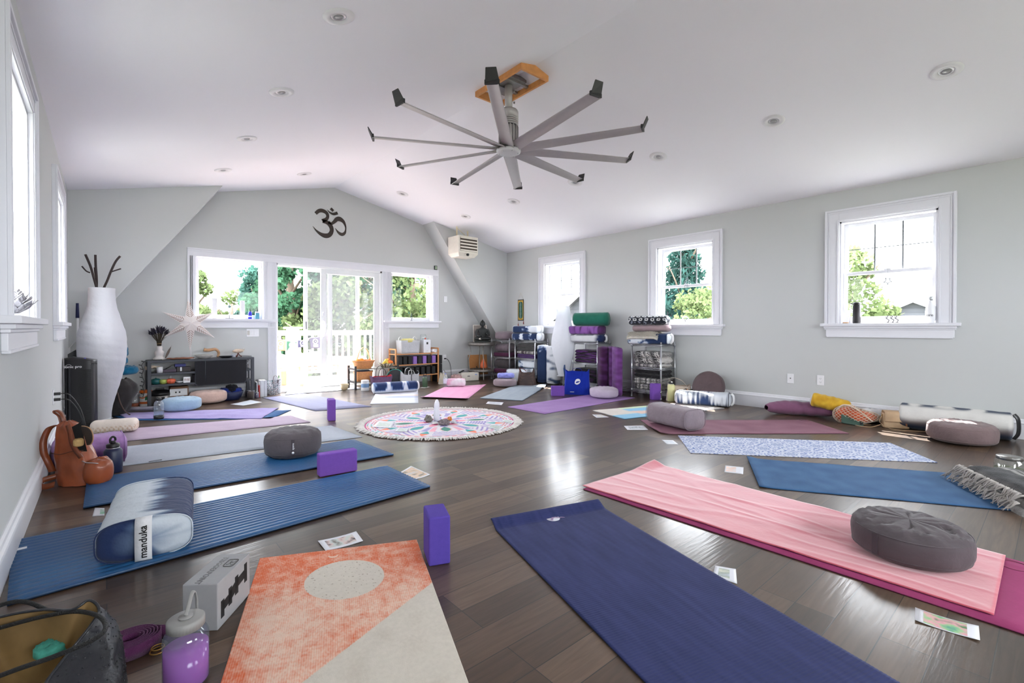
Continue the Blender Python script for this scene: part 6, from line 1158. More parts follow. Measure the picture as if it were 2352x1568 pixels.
bolster('bolster', 'white bolster with three indigo tie-dye patches across the white mat', G(910, 892, 6.72) + Vector((-.02, .0, .007)), .70, .20, .16, radians(-14), ATT, tdb, e=.75, seed=11, group='tie-dyed bolsters', nl=90, nc=40)
t = thing('canister', 'white canister with a broad blue label on the floor by the rack', 'canister', G(838.5, 889, 7.24)); MB().lathe([(.001, 0), (.06, 0)] + [(.0625, .003 + .006 * k) for k in range(24)] + [(.06, .146)], n=32).build('tub', ATTHARD, t, paint=lambda co: lin((112, 146, 186)) if .055 < co.z < .115 else lin((218, 218, 220))); MB().lathe([(.062, .145), (.062, .165), (.055, .17), (.001, .17)], n=32).build('lid', WHITEP, t)
o = MB().lathe([(.001, .0), (.03, .0), (.055, .03), (.07, .10), (.066, .10), (.05, .03), (.001, .008)], n=32).build('wooden_bowl', mat('pale_wood_bowl', (196, 178, 144), .5, vary=.15, vscale=20), loc=G(791, 886, 7.42, .008)); tag(o, 'pale wooden bowl standing on the white mat by the sliding door', 'bowl')
# bamboo shelf
BAM = mat('bamboo', (206, 146, 92), .45, vary=.12, vscale=10)
sx0, sx1 = YP(904, 840, 7.60).x, YP(999, 840, 7.60).x; bs = thing('bamboo_shelf', 'honey-coloured bamboo shelf filled with black and purple foam blocks', 'shelf', ((sx0 + sx1) / 2, 7.62, 0)); hwid = (sx1 - sx0) / 2 + .02; hd = .13; ZS = (.16, .355, .545)
for x in (-1, 1):
    for y in (-1, 1): MB().box((x * (hwid - .012), y * (hd - .012), .315), (.024, .024, .63)).build('leg', BAM, bs, bevel=.003)
    MB().box((x * (hwid - .012), 0, .625), (.024, 2 * hd - .02, .024)).build('top_rail', BAM, bs, bevel=.003)
for z in ZS: MB().box((0, 0, z - .008), (2 * hwid, 2 * hd, .016)).build('shelf_board', BAM, bs, bevel=.002)
BKF = mat('black_foam', (34, 33, 34), .8, vary=.12, vscale=50); LPF = mat('light_purple_foam', (142, 106, 180), .75, vary=.05)
seq = ['b', 'b', 'p', 'b', 'p', 'b', 'p']; xs = sx0 + .07; first = {}
for row, (z, sq) in enumerate(((ZS[1], ['b', 'b', 'b', 'p', 'b', 'p', 'b', 'p']), (ZS[0], ['b'] * 7))):
    for k, c_ in enumerate(sq):
        w_ = 2 * hwid - .10; x = (sx0 + sx1) / 2 - w_ / 2 + w_ * (k + .5) / len(sq); key = c_
        if key not in first: o = MB().box((0, 0, .07), (.073, .20, .14)).build('yoga_block', BKF if c_ == 'b' else LPF, bevel=.006); first[key] = o
        else: o = first[key].copy(); COL.objects.link(o)
        o.location = (x, 7.60, z + .001); nth = ['first', 'second', 'third', 'fourth', 'fifth', 'sixth', 'seventh', 'eighth'][k]
        tag(o, '%s foam block, %s from the left on the %s board of the bamboo shelf' % ('black' if c_ == 'b' else 'purple', nth, 'middle' if row == 0 else 'lowest'), 'yoga block', 'foam blocks in the bamboo shelf')
for k in range(3):
    o = MB().box((0, 0, .0), (.10, .23, .16)).build('yoga_block', BKF, bevel=.006) if k == 0 else o.copy()
    if k: COL.objects.link(o)
    o.location = (sx1 + .075, 7.66, .082 + k * .165); tag(o, ['bottom black block of the stack right of the bamboo shelf', 'middle black block of the stack right of the bamboo shelf', 'top black block of the stack right of the bamboo shelf'][k], 'yoga block', 'black blocks stacked by the shelf')
p = G(937, 815, 7.60, ZS[2] + .001); fb = thing('fabric_bin', 'grey-white fabric storage bin with two loop handles on the bamboo shelf', 'storage bin', p); m = MB(); m.grid(48, 8, lambda i, j: (sgnpow(cos(2 * pi * i), .2) * (.175 + .015 * j), sgnpow(sin(2 * pi * i), .2) * (.10 + .01 * j), .235 * j), wu=True); o = m.build('body', fab('linen_bin', (186, 188, 190)), fb); so_ = o.modifiers.new('t', 'SOLIDIFY'); so_.thickness = .005; MB().box((0, 0, .006), (.34, .19, .01)).build('base', MATS['linen_bin'], fb)
for x in (-.15, .13): m = MB(); strap(m, [(x - .03, 0, .20), (x - .03, 0, .26), (x, 0, .295), (x + .03, 0, .26), (x + .03, 0, .20)], (0, 1, 0), .022, .005); m.build('handle', fab('bin_handle', (224, 222, 220)), fb)
o = se_round(.12, .07, seed=71, lump=.05).build('yellow_cloth', fab('mustard_green_cloth', (206, 196, 124)), loc=p + Vector((-.01, 0, .19))); tag(o, 'pale yellow cloth peeking out of the fabric bin', 'cloth')
p = G(977, 815, 7.60, ZS[2] + .001); df = thing('white_dispenser', 'white box-shaped appliance with a small black screen on the bamboo shelf', 'appliance', p); MB().box((0, 0, .12), (.145, .14, .24)).build('body', mat('appliance_white', (222, 224, 228), .35, vary=.02), df, bevel=.008); MB().box((0, -.0705, .175), (.036, .003, .04)).build('screen', BLACK, df, bevel=.002); MB().box((0, -.0705, .035), (.026, .002, .004)).build('logo_line', mat('grey_print', (150, 150, 150), .5, vary=.1), df); m = MB(); m.lathe([(.05, .24), (.06, .25), (.06, .26)], n=24, cap=False); m.build('collar', MATS['jar_glass'], df)
jar('clear glass jar with a red stopper on top of the white appliance', G(972, 782, 7.60, ZS[2] + .243), .055, .10); ico('small red stopper on the white appliance', G(977, 780, 7.52, ZS[2] + .26), .014, mat('red_bead', (206, 86, 60), .4, vary=.05), 'stopper', cat='stopper')
bpy.data.objects['stopper']['group'] = 'things on the bamboo shelf'
o = MB().lathe([(.022, 0), (.03, .0), (.03, .10), (.022, .10), (.022, 0)], n=24, cap=False).build('paper_roll', WHITEP, loc=G(997, 818, 7.50, ZS[2] + .032)); o.rotation_euler = (pi / 2, 0, .3); o.location.y = 7.60; tag(o, 'small white roll lying at the right end of the bamboo shelf top', 'roll')
flask('water_bottle', 'olive green steel flask standing on white paper before the bamboo shelf', G(976, 889, 6.98) + Vector((0, 0, .003)), .043, .19, mat('olive_enamel', (62, 86, 62), .4, vary=.05), BLACK, 'strap'); o = MB().box((0, 0, .001), (.17, .10, .001)).build('paper_sheet', WHITEP, loc=G(976, 890, 6.98)); o.rotation_euler = (0, 0, .5); tag(o, 'white sheet of paper under the green flask', 'paper')
t = thing('water_bottle', 'clear plastic bottle with pale label and lilac cap on the pink mat', 'water bottle', FP(1025.5, 888, .007) + Vector((0, .03, 0))); MB().lathe([(.001, .0), (.036, .0), (.038, .01), (.038, .15), (.03, .175), (.014, .20), (.013, .21)], n=24, cap=False).build('body', MATS['clear_plastic'], t); MB().lathe([(.0385, .055), (.0385, .135)], n=24, cap=False).build('label', mat('label_pale', (206, 206, 222), .5, vary=.04), t); MB().lathe([(.015, .208), (.016, .225), (.001, .226)], n=16).build('cap', mat('lilac_cap', (150, 160, 210), .4, vary=.03), t)
def toweltint(co): return mix(lin((218, 214, 218)), lin((214, 168, 188)), sst(-.1, .5, nz(co.x * 6, co.y * 9, co.z * 9) + .2))
bolster('rolled_towel', 'white and pink towel rolled up at the far end of the pink mat', FP(1054, 888, .007) + Vector((.0, .09, 0)), .34, .15, .135, radians(-38), ATT, toweltint, e=.9, seed=17, handle=False, pipe=False, cat='towel', lump=.05, wr=.06, wf=22, part='roll')
tote('canvas_bag', 'cream canvas bag slumped on the floor before the outlet', G(1018, 884, 7.18), .17, .10, .20, radians(-20), fab('cream_canvas', (206, 196, 178)), .62, ((-.03, .05, .05, 0),), BLACK, seed=21)
o = se_round(.10, .13, seed=23, lump=.08).build('pink_pouch', fab('dusty_pink', (196, 160, 158))); o.location = G(1048, 872, 7.25); tag(o, 'dusty pink soft bag behind the rolled towel', 'bag')
t = thing('cream_box', 'cream storage box lying on its side near the metal table', 'box', G(1076, 873, 7.32)); t.rotation_euler = (0, 0, radians(-12)); MB().box((0, 0, .08), (.36, .16, .15)).build('body', CREAM, t, bevel=.006); MB().box((-.03, -.082, .095), (.05, .004, .012)).build('slot', BLACK, t); MB().box((.12, -.082, .12), (.04, .003, .016)).build('blue_sticker', mat('sticker_blue', (140, 160, 220), .5, vary=.04), t)
o = MB().box((0, 0, .008), (.13, .03, .016)).build('black_comb', BLACK, loc=G(1060, 860, 7.30, .156)); o.rotation_euler = (0, -.25, .3); o.location.z = .178; tag(o, 'black flat object resting on the cream box', 'case')
# round metal table with seated statue
TP = Vector((5.60, 7.42, 0)); tb = thing('round_table', 'small round two-tier metal table with bent legs in the far right corner', 'table', TP); TM = mat('aged_metal', (150, 146, 140), .35, metal=.75, vary=.25, vscale=20)
MB().lathe([(.001, .695), (.235, .695), (.26, .70), (.262, .72), (.262, .655), (.25, .655), (.25, .69)], n=48, cap=False).build('table_top', TM, tb); MB().lathe([(.001, .185), (.24, .185), (.25, .20), (.25, .15), (.24, .15)], n=44, cap=False).build('lower_shelf', TM, tb)
for k in range(4): a = pi / 4 + k * pi / 2 + .3; MB().tube(bez([(.245 * cos(a), .245 * sin(a), .69), (.21 * cos(a), .21 * sin(a), .55), (.25 * cos(a), .25 * sin(a), .38), (.235 * cos(a), .235 * sin(a), .18), (.25 * cos(a), .25 * sin(a), .0)]), .009, 8).build('leg', TM, tb)
BUD = mat('dark_bronze', (44, 46, 46), .55, metal=.2, vary=.2, vscale=30, bump=.3, bscale=60)
bd = thing('seated_statue', 'dark bronze statue of a seated meditating figure on the round metal table', 'statue', TP + Vector((0, -.04, .722)), rz=radians(-28))
m = MB(); m.lathe([(.001, 0), (.155, 0), (.16, .015), (.15, .03), (.001, .032)], n=32, M=Matrix.Diagonal((1, .75, 1, 1))); m.build('plinth', BUD, bd)
m = MB(); m.grid(30, 16, lambda i, j: ((.165 - .02 * abs(sin(2 * pi * i))) * cos(2 * pi * i) * cos(pi * (j - .5)) ** .6, .11 * sin(2 * pi * i) * cos(pi * (j - .5)) ** .6 - .01, .068 + .042 * sin(pi * (j - .5)) * (1 - .25 * abs(sin(2 * pi * i)))), wu=True)
m.lathe([(.085, .06), (.078, .12), (.082, .18), (.098, .225), (.092, .255), (.05, .275), (.028, .29), (.026, .31)], n=28, M=Matrix.Diagonal((1, .68, 1, 1)))
for s_ in (-1, 1): m.tube(bez([(s_ * .09, 0, .245), (s_ * .118, -.005, .19), (s_ * .115, -.03, .13), (s_ * .075, -.075, .115 if s_ < 0 else .15), (s_ * .05, -.09, .12 if s_ < 0 else .185)]), [.028 - .0004 * k for k in range(33)], 8)
m.build('body', BUD, bd)
m = MB(); m.grid(24, 16, lambda i, j: (.042 * cos(2 * pi * i) * cos(pi * (j - .5)), .046 * sin(2 * pi * i) * cos(pi * (j - .5)) - (.006 if sin(2 * pi * i) < -.8 and abs(j - .42) < .12 else 0), .355 + .056 * sin(pi * (j - .5))), wu=True)
for s_ in (-1, 1): m.tube([(s_ * .043, 0, .375), (s_ * .046, 0, .35), (s_ * .044, -.002, .325)], [.006, .009, .007], 6)
m.tube([(0, -.044, .37), (0, -.053, .352), (0, -.046, .347)], [.004, .007, .004], 6); m.tube([(-.012, -.0445, .335), (0, -.048, .333), (.012, -.0445, .335)], .003, 5)
for s_ in (-1, 1): m.tube([(s_ * .024, -.040, .368), (s_ * .014, -.044, .366)], .0035, 5)
hd_ = m.build('head', BUD, bd)
m = MB(); m.grid(24, 12, lambda i, j: (.047 * cos(2 * pi * i) * cos(pi * .5 * j) * (1 + .03 * sin(40 * i * pi)), .05 * sin(2 * pi * i) * cos(pi * .5 * j) + .004, .368 + .05 * sin(pi * .5 * j)), wu=True); m.lathe([(.02, .41), (.02, .425), (.008, .437), (.001, .438)], n=14); m.build('hair', BUD, hd_)
MB().tube(bez([(-.09, -.07, .25), (-.04, -.085, .17), (.04, -.085, .12), (.09, -.05, .11)]), .006, 5).build('robe_edge', BUD, bd); o = MB().lathe([(.001, .0), (.03, .0), (.03, .006), (.001, .007)], n=24, M=Matrix.Translation((-.06, -.102, .066)) @ Matrix.Rotation(radians(80), 4, 'X') @ Matrix.Diagonal((1, .6, 1, 1))).build('oval_medallion', CREAM, bd)
m = MB(); w_, h_ = .27, .34
for q in ((-w_ / 2, w_ / 2, 0, .012), (-w_ / 2, w_ / 2, h_ - .012, h_)): m.bb((q[0], -.006, q[2]), (q[1], .006, q[3]))
for x in (-w_ / 2, w_ / 2 - .012): m.bb((x, -.006, 0), (x + .012, .006, h_))
pf = m.build('framed_picture', CREAM, loc=TP + Vector((.02, .07, .722))); pf.rotation_euler = (radians(-6), 0, radians(-28)); tag(pf, 'empty-looking pale picture frame leaning behind the statue', 'picture frame'); MB().bb((-w_ / 2 + .01, .002, .01), (w_ / 2 - .01, .005, h_ - .01)).build('picture', mat('dim_picture', (132, 122, 116), .6, vary=.3, vscale=16), pf)
t = thing('salt_lamp', 'orange pear-shaped lamp on the lower tier of the metal table', 'lamp', TP + Vector((.02, -.04, .202))); MB().lathe([(.03, 0), (.06, .02), (.068, .06), (.055, .11), (.03, .16), (.008, .20)], n=20, fn=lambda a, z: 1 + .06 * sin(5 * a + z * 60)).build('shade', mat('salt_orange', (218, 110, 66), .6, vary=.15, vscale=30, sss=.3), t)
m = MB(); m.tube(bez([(-.20, -.02, .21), (-.12, -.06, .215), (-.06, -.08, .212), (.0, -.12, .21)]), .006, 6); m.tube([(-.14, -.04, .212), (-.14, -.03, .26)], .01, 6); tag(m.build('black_cable', BLACK, loc=TP), 'black cable coiled on the lower tier of the metal table', 'cable')
o = MB().box((0, 0, .24), (.42, .012, .40)).build('cardboard_sheet', mat('orange_cardboard', (186, 128, 76), .85, vary=.08), loc=(5.72, 7.66, .02)); o.rotation_euler = (radians(-8), 0, radians(-8)); tag(o, 'plain brown cardboard sheet leaning behind the metal table', 'cardboard')
# ------------------------------------------------------------------ wire racks along the right wall
def wire_rack(label, P, rz, w_, d_, zs=(.11, .43, .76), post=.80):
    t = thing('wire_rack', label, 'wire rack', P, rz)
    for x in (-1, 1):
        for y in (-1, 1):
            m = MB(); m.cyl((x * w_ / 2, y * d_ / 2, .0), (x * w_ / 2, y * d_ / 2, post), .0125, n=12); m.cyl((x * w_ / 2, y * d_ / 2, 0), (x * w_ / 2, y * d_ / 2, .02), .018, n=12)
            for z in zs: m.cyl((x * w_ / 2, y * d_ / 2, z - .022), (x * w_ / 2, y * d_ / 2, z + .008), .017, .016, n=12)
            m.build('post', CHROME, t)
    for z in zs:
        m = MB()
        for (a, b) in (((-1, -1), (1, -1)), ((1, -1), (1, 1)), ((1, 1), (-1, 1)), ((-1, 1), (-1, -1))):
            A = Vector((a[0] * w_ / 2, a[1] * d_ / 2, z)); B = Vector((b[0] * w_ / 2, b[1] * d_ / 2, z)); m.cyl(A, B, .0042, n=6); m.cyl(A - Vector((0, 0, .022)), B - Vector((0, 0, .022)), .0042, n=6)
            n = max(6, int((B - A).length / .028)); m.tube([A.lerp(B, k / n) - Vector((0, 0, .004 if k % 2 else .019)) for k in range(n + 1)], .0026, 4)
        k = int(w_ / .03)
        for q in range(1, k): x = -w_ / 2 + w_ * q / k; m.cyl((x, -d_ / 2, z + .001), (x, d_ / 2, z + .001), .002, n=4)
        m.build('shelf', CHROME, t)
    return t
R4, R3, R2_C, R1_ = Vector((6.03, 3.86, 0)), Vector((6.05, 5.03, 0)), Vector((6.05, 6.47, 0)), Vector((5.97, 7.12, 0))
wire_rack('chrome wire rack nearest the camera, loaded with striped blankets', R4, radians(-90), .48, .36)
wire_rack('chrome wire rack behind the blue tote, topped by the green bolster', R3, radians(-90), .52, .32)
wire_rack('chrome wire rack left of the slim paper lamp, topped by two indigo bolsters', R2_C, radians(-90), .54, .32)
wire_rack('chrome wire rack beside the round metal table, full of grey cushions', R1_, radians(-77), .44, .34)
def up(P, z, dx=0, dy=0): return Vector((P.x + dx, P.y + dy, z))
ML = mat('woven_blanket', rough=.95, spec=.1, attr=True, vary=.1, vscale=40, bump=.6, bscale=160, sheen=.2)
# nearest rack
blanket('lower striped grey and black blanket on the bottom shelf of the nearest rack', up(R4, .116), .42, .31, .075, radians(-90), mexican(.1, per=.15), 2, seed=1, fr=(.07, .35, (150, 148, 144)), group='folded striped blankets', m_=ML)
blanket('upper striped grey and black blanket on the bottom shelf of the nearest rack', up(R4, .195), .43, .31, .085, radians(-90), mexican(.4, per=.17), 2, seed=2, fr=(.06, .12, (160, 158, 154)), group='folded striped blankets', m_=ML)
blanket('black blanket folded on top of the striped ones, bottom of the nearest rack', up(R4, .285), .43, .31, .11, radians(-90), solid((34, 32, 34)), 2, seed=3, fr=(.07, .2, (30, 30, 32)), m_=ML)
blanket('striped blanket with violet bands, lowest on the middle shelf of the nearest rack', up(R4, .437), .42, .31, .05, radians(-90), mexican(.7, ((50, 34, 58), (140, 136, 136), (206, 202, 198)), .14), 1, seed=4, fr=(.08, .3, (206, 200, 196)), group='folded striped blankets', m_=ML)
t = blanket('thick black, grey and white patterned blanket filling the middle shelf of the nearest rack', up(R4, .49), .44, .31, .17, radians(-90), lambda co: mexican(.2, per=.24)(Vector((co.x + .5 * co.z, co.y, co.z))), 2, seed=5, fr=(.09, .5, (206, 202, 198)), group='folded striped blankets', m_=ML)
bolster('bolster', 'indigo and white tie-dyed bolster on top of the nearest rack, under the fur', up(R4, .768, -.09), .60, .28, .155, radians(-74), ATT, tiedye(freq=3.5, seed=2.2, bias=.25, end=-.35, Lx=.62), seed=31, group='tie-dyed bolsters', nl=70, nc=44)
fu = thing('sheepskin', 'shaggy off-white sheepskin draped over the bolster on the nearest rack', 'sheepskin', up(R4, .90, -.10, .06), radians(-74)); FUR = fab('fur_white', (206, 200, 188), bump=1, bscale=60)
def fsh(i, j): x = (i - .5) * .44; y = (j - .5) * .36; return (x, y, .035 + .02 * nz(x * 6, y * 6) - .9 * max(0, -y - .11) - .3 * max(0, abs(x) - .17))
MB().sheet(30, 26, fsh, .03).build('hide', FUR, fu); m = MB(); rr = random.Random(8)
for k in range(1500): i, j = rr.random(), rr.random(); p = Vector(fsh(i, j)); d = Vector((rr.uniform(-1, 1), rr.uniform(-1.2, .6), rr.uniform(.1, .9))).normalized(); m.tube([p, p + d * .018, p + d * .034 + Vector((0, -.004, -.012))], [.004, .003, .0006], 3, cap=False)
m.build('wool', FUR, fu)['kind'] = 'stuff'
bolster('bolster', 'mauve grey crescent bolster with white strap under the spotted blanket', up(R4, .945, -.07, -.02), .54, .22, .10, radians(-78), fab('mauve_grey', (150, 130, 134)), seed=33, group='crescent bolsters', e=.8, handle=False, pipe=False, lump=.03); o = bpy.data.objects[t.name]
def spots(co):
    x, y = co.x / .085, (co.y + co.z) / .075; r_ = math.floor(y); x += .5 * (r_ % 2); d = hypot((x % 1) - .5, (y % 1) - .5)
    return lin((206, 206, 206)) if .18 < d < .34 else (lin((36, 38, 46)) if d < .5 or nz(co.x * 20, co.y * 20) < .15 else lin((120, 126, 140)))
bolster('rolled_blanket', 'black and white ring-patterned blanket rolled on top of the nearest rack', up(R4, 1.04, -.08, .02), .58, .24, .135, radians(-74), ATT, spots, e=.8, seed=35, cat='blanket', handle=False, pipe=False, nl=90, nc=60, lump=.04, part='roll')
# second rack
blanket('black and violet blanket with fringe on the middle shelf of the green-bolster rack', up(R3, .437), .46, .28, .10, radians(-90), lambda co: mix(lin((92, 48, 112)), lin((32, 24, 32)), sst(-.1, .2, nz(co.x * 7, co.y * 9, co.z * 60))), 2, seed=11, fr=(.05, .35, (34, 26, 32)), m_=ML)
blanket('violet and black fringed blanket directly above the lower violet one, under the green bolster pile', up(R3, .54), .46, .28, .10, radians(-90), lambda co: mix(lin((98, 50, 120)), lin((30, 22, 30)), sst(-.1, .2, nz(co.x * 6 + 4, co.y * 9, co.z * 60))), 2, seed=12, fr=(.05, .35, (34, 26, 32)), m_=ML)
blanket('plain black blanket on the bottom shelf behind the blue tote', up(R3, .116), .46, .28, .22, radians(-90), lambda co: mix(lin((26, 24, 26)), lin((58, 34, 66)), sst(.1, .3, nz(co.x * 5, co.z * 20))), 3, seed=13, fr=(.05, .15, (40, 38, 40)), m_=ML)
bolster('bolster', 'white and navy tie-dyed bolster, bottom of the pile on the second rack', up(R3, .768, -.08, .0), .60, .27, .125, radians(-76), ATT, lambda co: mix(lin((210, 212, 214)), lin((34, 48, 88)), max(sst(.16, .24, co.x + .05 * nz(co.y * 20, co.z * 20)), sst(.1, .125, co.z) * sst(.05, .2, nz(co.x * 14, 2) + .3))), seed=41, group='tie-dyed bolsters', nl=60)
vio = lambda co: mix(lin((134, 88, 158)), lin((84, 44, 96)), max(sst(-.2, .6, nz(co.x * 26, co.y * 3, co.z * 6)), sst(.25, .28, co.x)))
bolster('bolster', 'violet velvet bolster in the middle of the pile on the second rack', up(R3, .896, -.09, .02), .60, .27, .135, radians(-78), ATT, vio, seed=43, group='purple bolsters', nl=60, handle=False, pm=mat('plum_piping', (52, 28, 56), .8, vary=.1))
bolster('bolster', 'round green bolster crowning the pile on the second rack', up(R3, 1.032, -.07, -.06), .60, .225, .215, radians(-72), fab('bottle_green', (34, 104, 86)), e=1.0, seed=45, handle=False, lump=.006, endr=.05)
# third rack
bolster('bolster', 'indigo tie-dyed bolster with pale end, lower one on the third rack', up(R2_C, .768, -.08, .0), .60, .27, .135, radians(-76), ATT, tiedye(freq=8, seed=5.2, bias=.35, end=-.3, Lx=.6, edge=.2), seed=51, group='tie-dyed bolsters', nl=70)
bolster('bolster', 'pale indigo-streaked bolster, upper one on the third rack', up(R2_C, .906, -.08, .0), .58, .26, .13, radians(-78), ATT, tiedye(freq=4, seed=8.1, bias=-.1, end=-.4, Lx=.58), seed=52, group='tie-dyed bolsters', nl=70)
blanket('crumpled dark grey blanket at the top of the third rack middle shelf', up(R2_C, .575), .48, .28, .13, radians(-90), solid((66, 64, 64)), 2, seed=14, m_=ML); blanket('patterned black and white blanket in the middle of the third rack', up(R2_C, .515), .48, .28, .055, radians(-90), mexican(.3, ((50, 32, 44), (130, 126, 124), (200, 196, 190)), .2), 1, seed=15, fr=(.05, .4, (196, 190, 184)), group='folded striped blankets', m_=ML); blanket('deep purple blanket lowest on the third rack middle shelf', up(R2_C, .437), .48, .28, .075, radians(-90), solid((72, 42, 96)), 2, seed=16, m_=ML)
bolster('bolster', 'white and blue tie-dyed bolster lying on the bottom shelf of the third rack', up(R2_C, .255), .50, .26, .14, radians(-90), ATT, tiedye(freq=4, seed=9.4, bias=-.35, Lx=.56), seed=54, group='tie-dyed bolsters', nl=50, handle=False); bolster('bolster', 'pale blue tie-dyed bolster underneath on the bottom shelf of the third rack', up(R2_C, .116), .50, .26, .135, radians(-90), ATT, tiedye(freq=3, seed=3.3, bias=-.3, Lx=.56), seed=55, group='tie-dyed bolsters', nl=50, handle=False)
# fourth rack
GC_ = fab('grey_cushion', (122, 110, 116)); MAR = fab('maroon_cushion', (86, 44, 70)); DGC = fab('deep_grey_cushion', (84, 78, 80))
round_cushion('round_cushion', 'grey round cushion sitting on top of the fourth rack', None, .20, .165, GC_, loc=up(R1_, .768, -.06, -.06), seed=61, group='round cushions'); bolster('cushion', 'grey oval cushion on the middle shelf of the fourth rack', up(R1_, .53), .42, .30, .17, radians(-77), GC_, e=.9, handle=False, seed=62, cat='cushion', group='cushions on the fourth rack', lump=.03, endr=.14); bolster('cushion', 'flat maroon cushion under the grey one on the fourth rack middle shelf', up(R1_, .437), .42, .30, .09, radians(-77), MAR, e=.5, handle=False, seed=63, cat='cushion', group='cushions on the fourth rack')
bolster('cushion', 'dark grey plump cushion on the bottom shelf of the fourth rack', up(R1_, .215), .42, .30, .18, radians(-77), DGC, e=.9, handle=False, seed=64, cat='cushion', group='cushions on the fourth rack', lump=.03, endr=.12); bolster('cushion', 'maroon cushion lowest on the bottom shelf of the fourth rack', up(R1_, .116), .42, .30, .095, radians(-77), MAR, e=.5, handle=False, seed=65, cat='cushion', group='cushions on the fourth rack')
# standing bolsters
def standing(label, P, Lx, Wd, Hh, rz, m_, paint=None, seed=0, group=None, lean=0.0, pm=None):
    t = thing('bolster', label, 'bolster', P, 0, group); Mr = Matrix.Rotation(rz, 4, 'Z') @ Matrix.Rotation(-pi / 2 + lean, 4, 'Y'); b = bolster_mesh(Lx, Wd, Hh, .6, .05, .015, seed, 50, 36); pre = b.v
    o = b.build('cover', m_, t, paint=paint); o.matrix_local = Mr @ Matrix.Translation((Lx / 2, 0, 0)); o2 = MB().tube([(x, -Wd / 2 * 1.003, Hh / 2) for x in [-Lx / 2 + .05 + (Lx - .1) * k / 10 for k in range(11)]], .0025, 5).build('seam', pm or m_, t); o2.matrix_local = o.matrix_local.copy(); return t
standing('dark indigo bolster standing on end left of the slim paper lamp', Vector((5.94, 6.08, 0)), .70, .22, .15, radians(200), ATT, tiedye(freq=3, seed=4.4, bias=.6), 71, 'tie-dyed bolsters')
standing('white bolster with indigo edges standing half behind the slim paper lamp', Vector((5.93, 5.84, 0)), .69, .24, .17, radians(190), ATT, lambda co: mix(lin((206, 210, 214)), lin((52, 70, 100)), sst(.0, .35, nz(co.x * 10, co.y * 6, 5) + 1.6 * co.y - .05)), 72, 'tie-dyed bolsters')
velv = lambda s_, d_: (lambda co: mix(lin((120, 72, 140)), lin((66, 34, 66)), max(0, min(1, d_ + .5 * nz(co.x * 22, co.y * 5, co.z * 9 + s_)))))
for k, (x, y, w_, d_, lb) in enumerate(((5.93, 4.60, .20, .95, 'dark plum bolster standing on end right behind the second rack'), (5.98, 4.49, .17, .55, 'second violet bolster of the row standing between the two racks'), (5.88, 4.36, .13, .25, 'bright violet narrow bolster standing third in the row between racks'), (5.78, 4.23, .16, .35, 'violet bolster standing nearest the camera in the row between racks'))):
    standing(lb, Vector((x, y, 0)), .72, .27, w_ * .72, -YAW, ATT, velv(k * 3, d_), 80 + k, 'purple bolsters', pm=mat('plum_piping2', (50, 26, 52), .8, vary=.1))
# slim paper lamp
lp2 = thing('floor_lamp', 'slim white paper floor lamp on a metal rod in front of the far right window', 'floor lamp', Vector((5.80, 5.42, 0))); PAP2 = paper_mat('lamp_paper', (222, 224, 228), .5)
def l2(z): 
    pts = [(.20, .075), (.35, .11), (.55, .16), (.72, .185), (.86, .175), (1.0, .145), (1.15, .118), (1.36, .10)]
    P_ = bez([(r, q, 0) for q, r in pts], 6)
    for a, b in zip(P_, P_[1:]):
        if a.y <= z <= b.y: t_ = (z - a.y) / (b.y - a.y); return a.x * (1 - t_) + b.x * t_
    return P_[-1].x
MB().grid(40, 80, lambda i, j: (lambda z, a: (l2(z) * sgnpow(cos(a), .8) * (1 + .01 * nz(5 * a, z * 8)), l2(z) * sgnpow(sin(a), .8), z))(.20 + 1.16 * j, 2 * pi * i), wu=True).build('paper_shade', PAP2, lp2)
m = MB(); m.cyl((0, 0, .01), (0, 0, 1.2), .008); m.lathe([(.001, 0), (.11, 0), (.11, .008), (.02, .014)], n=32)
for z in (.20, 1.355): r = l2(z) * .98; m.tube([(r * cos(a), r * sin(a), z) for a in [2 * pi * k / 32 for k in range(32)]], .003, 5, closed=True)
m.build('rod_and_rings', CHROME, lp2)
BLU = fab('royal_blue_canvas', (24, 48, 156)); bt2 = tote('tote_bag', 'royal blue canvas tote with white oval print leaning at the second rack', Vector((5.40, 4.76, 0)), .39, .17, .355, radians(-52), BLU, .93, ((-.08, .045, .15, .0),), None, None, seed=33, sagz=.03)
m = MB(); stroke(m, [(-.03, -.01), (-.012, .012), (.014, .016), (.034, .008)], [.012, .022, .024, .010], .002, n=5); stroke(m, [(-.034, -.014), (-.008, -.022), (.02, -.012), (.036, .004)], [.008, .016, .014, .004], .002, n=5); o = m.build('oval_print', WHITEP, bt2); o.matrix_local = Matrix.Translation((.01, -.094, .20)) @ Matrix.Rotation(pi / 2, 4, 'X') @ Matrix.Diagonal((1.2, 1.5, 1, 1)); m = MB(); stroke(m, [(-.03, 0), (.03, 0)], [.006, .006], .002, Matrix.Translation((-.07, -.096, .045)) @ Matrix.Rotation(pi / 2, 4, 'X')); m.build('small_print', WHITEP, bt2)
o = MB().box((0, 0, .2), (.02, .26, .38)).build('folded_board', mat('dark_blue_board', (20, 62, 116), .6, vary=.08)); o.location = (5.62, 5.17, 0); o.rotation_euler = (radians(8), radians(-6), radians(-50)); tag(o, 'dark blue folded board leaning between lamp and blue tote', 'board')
def lvp(co): s_ = (int((co.x + co.z + 9) / .022) + int((co.x - co.z + 9) / .022)) % 2; return mix(lin((84, 62, 54)), lin((60, 42, 38)), s_)
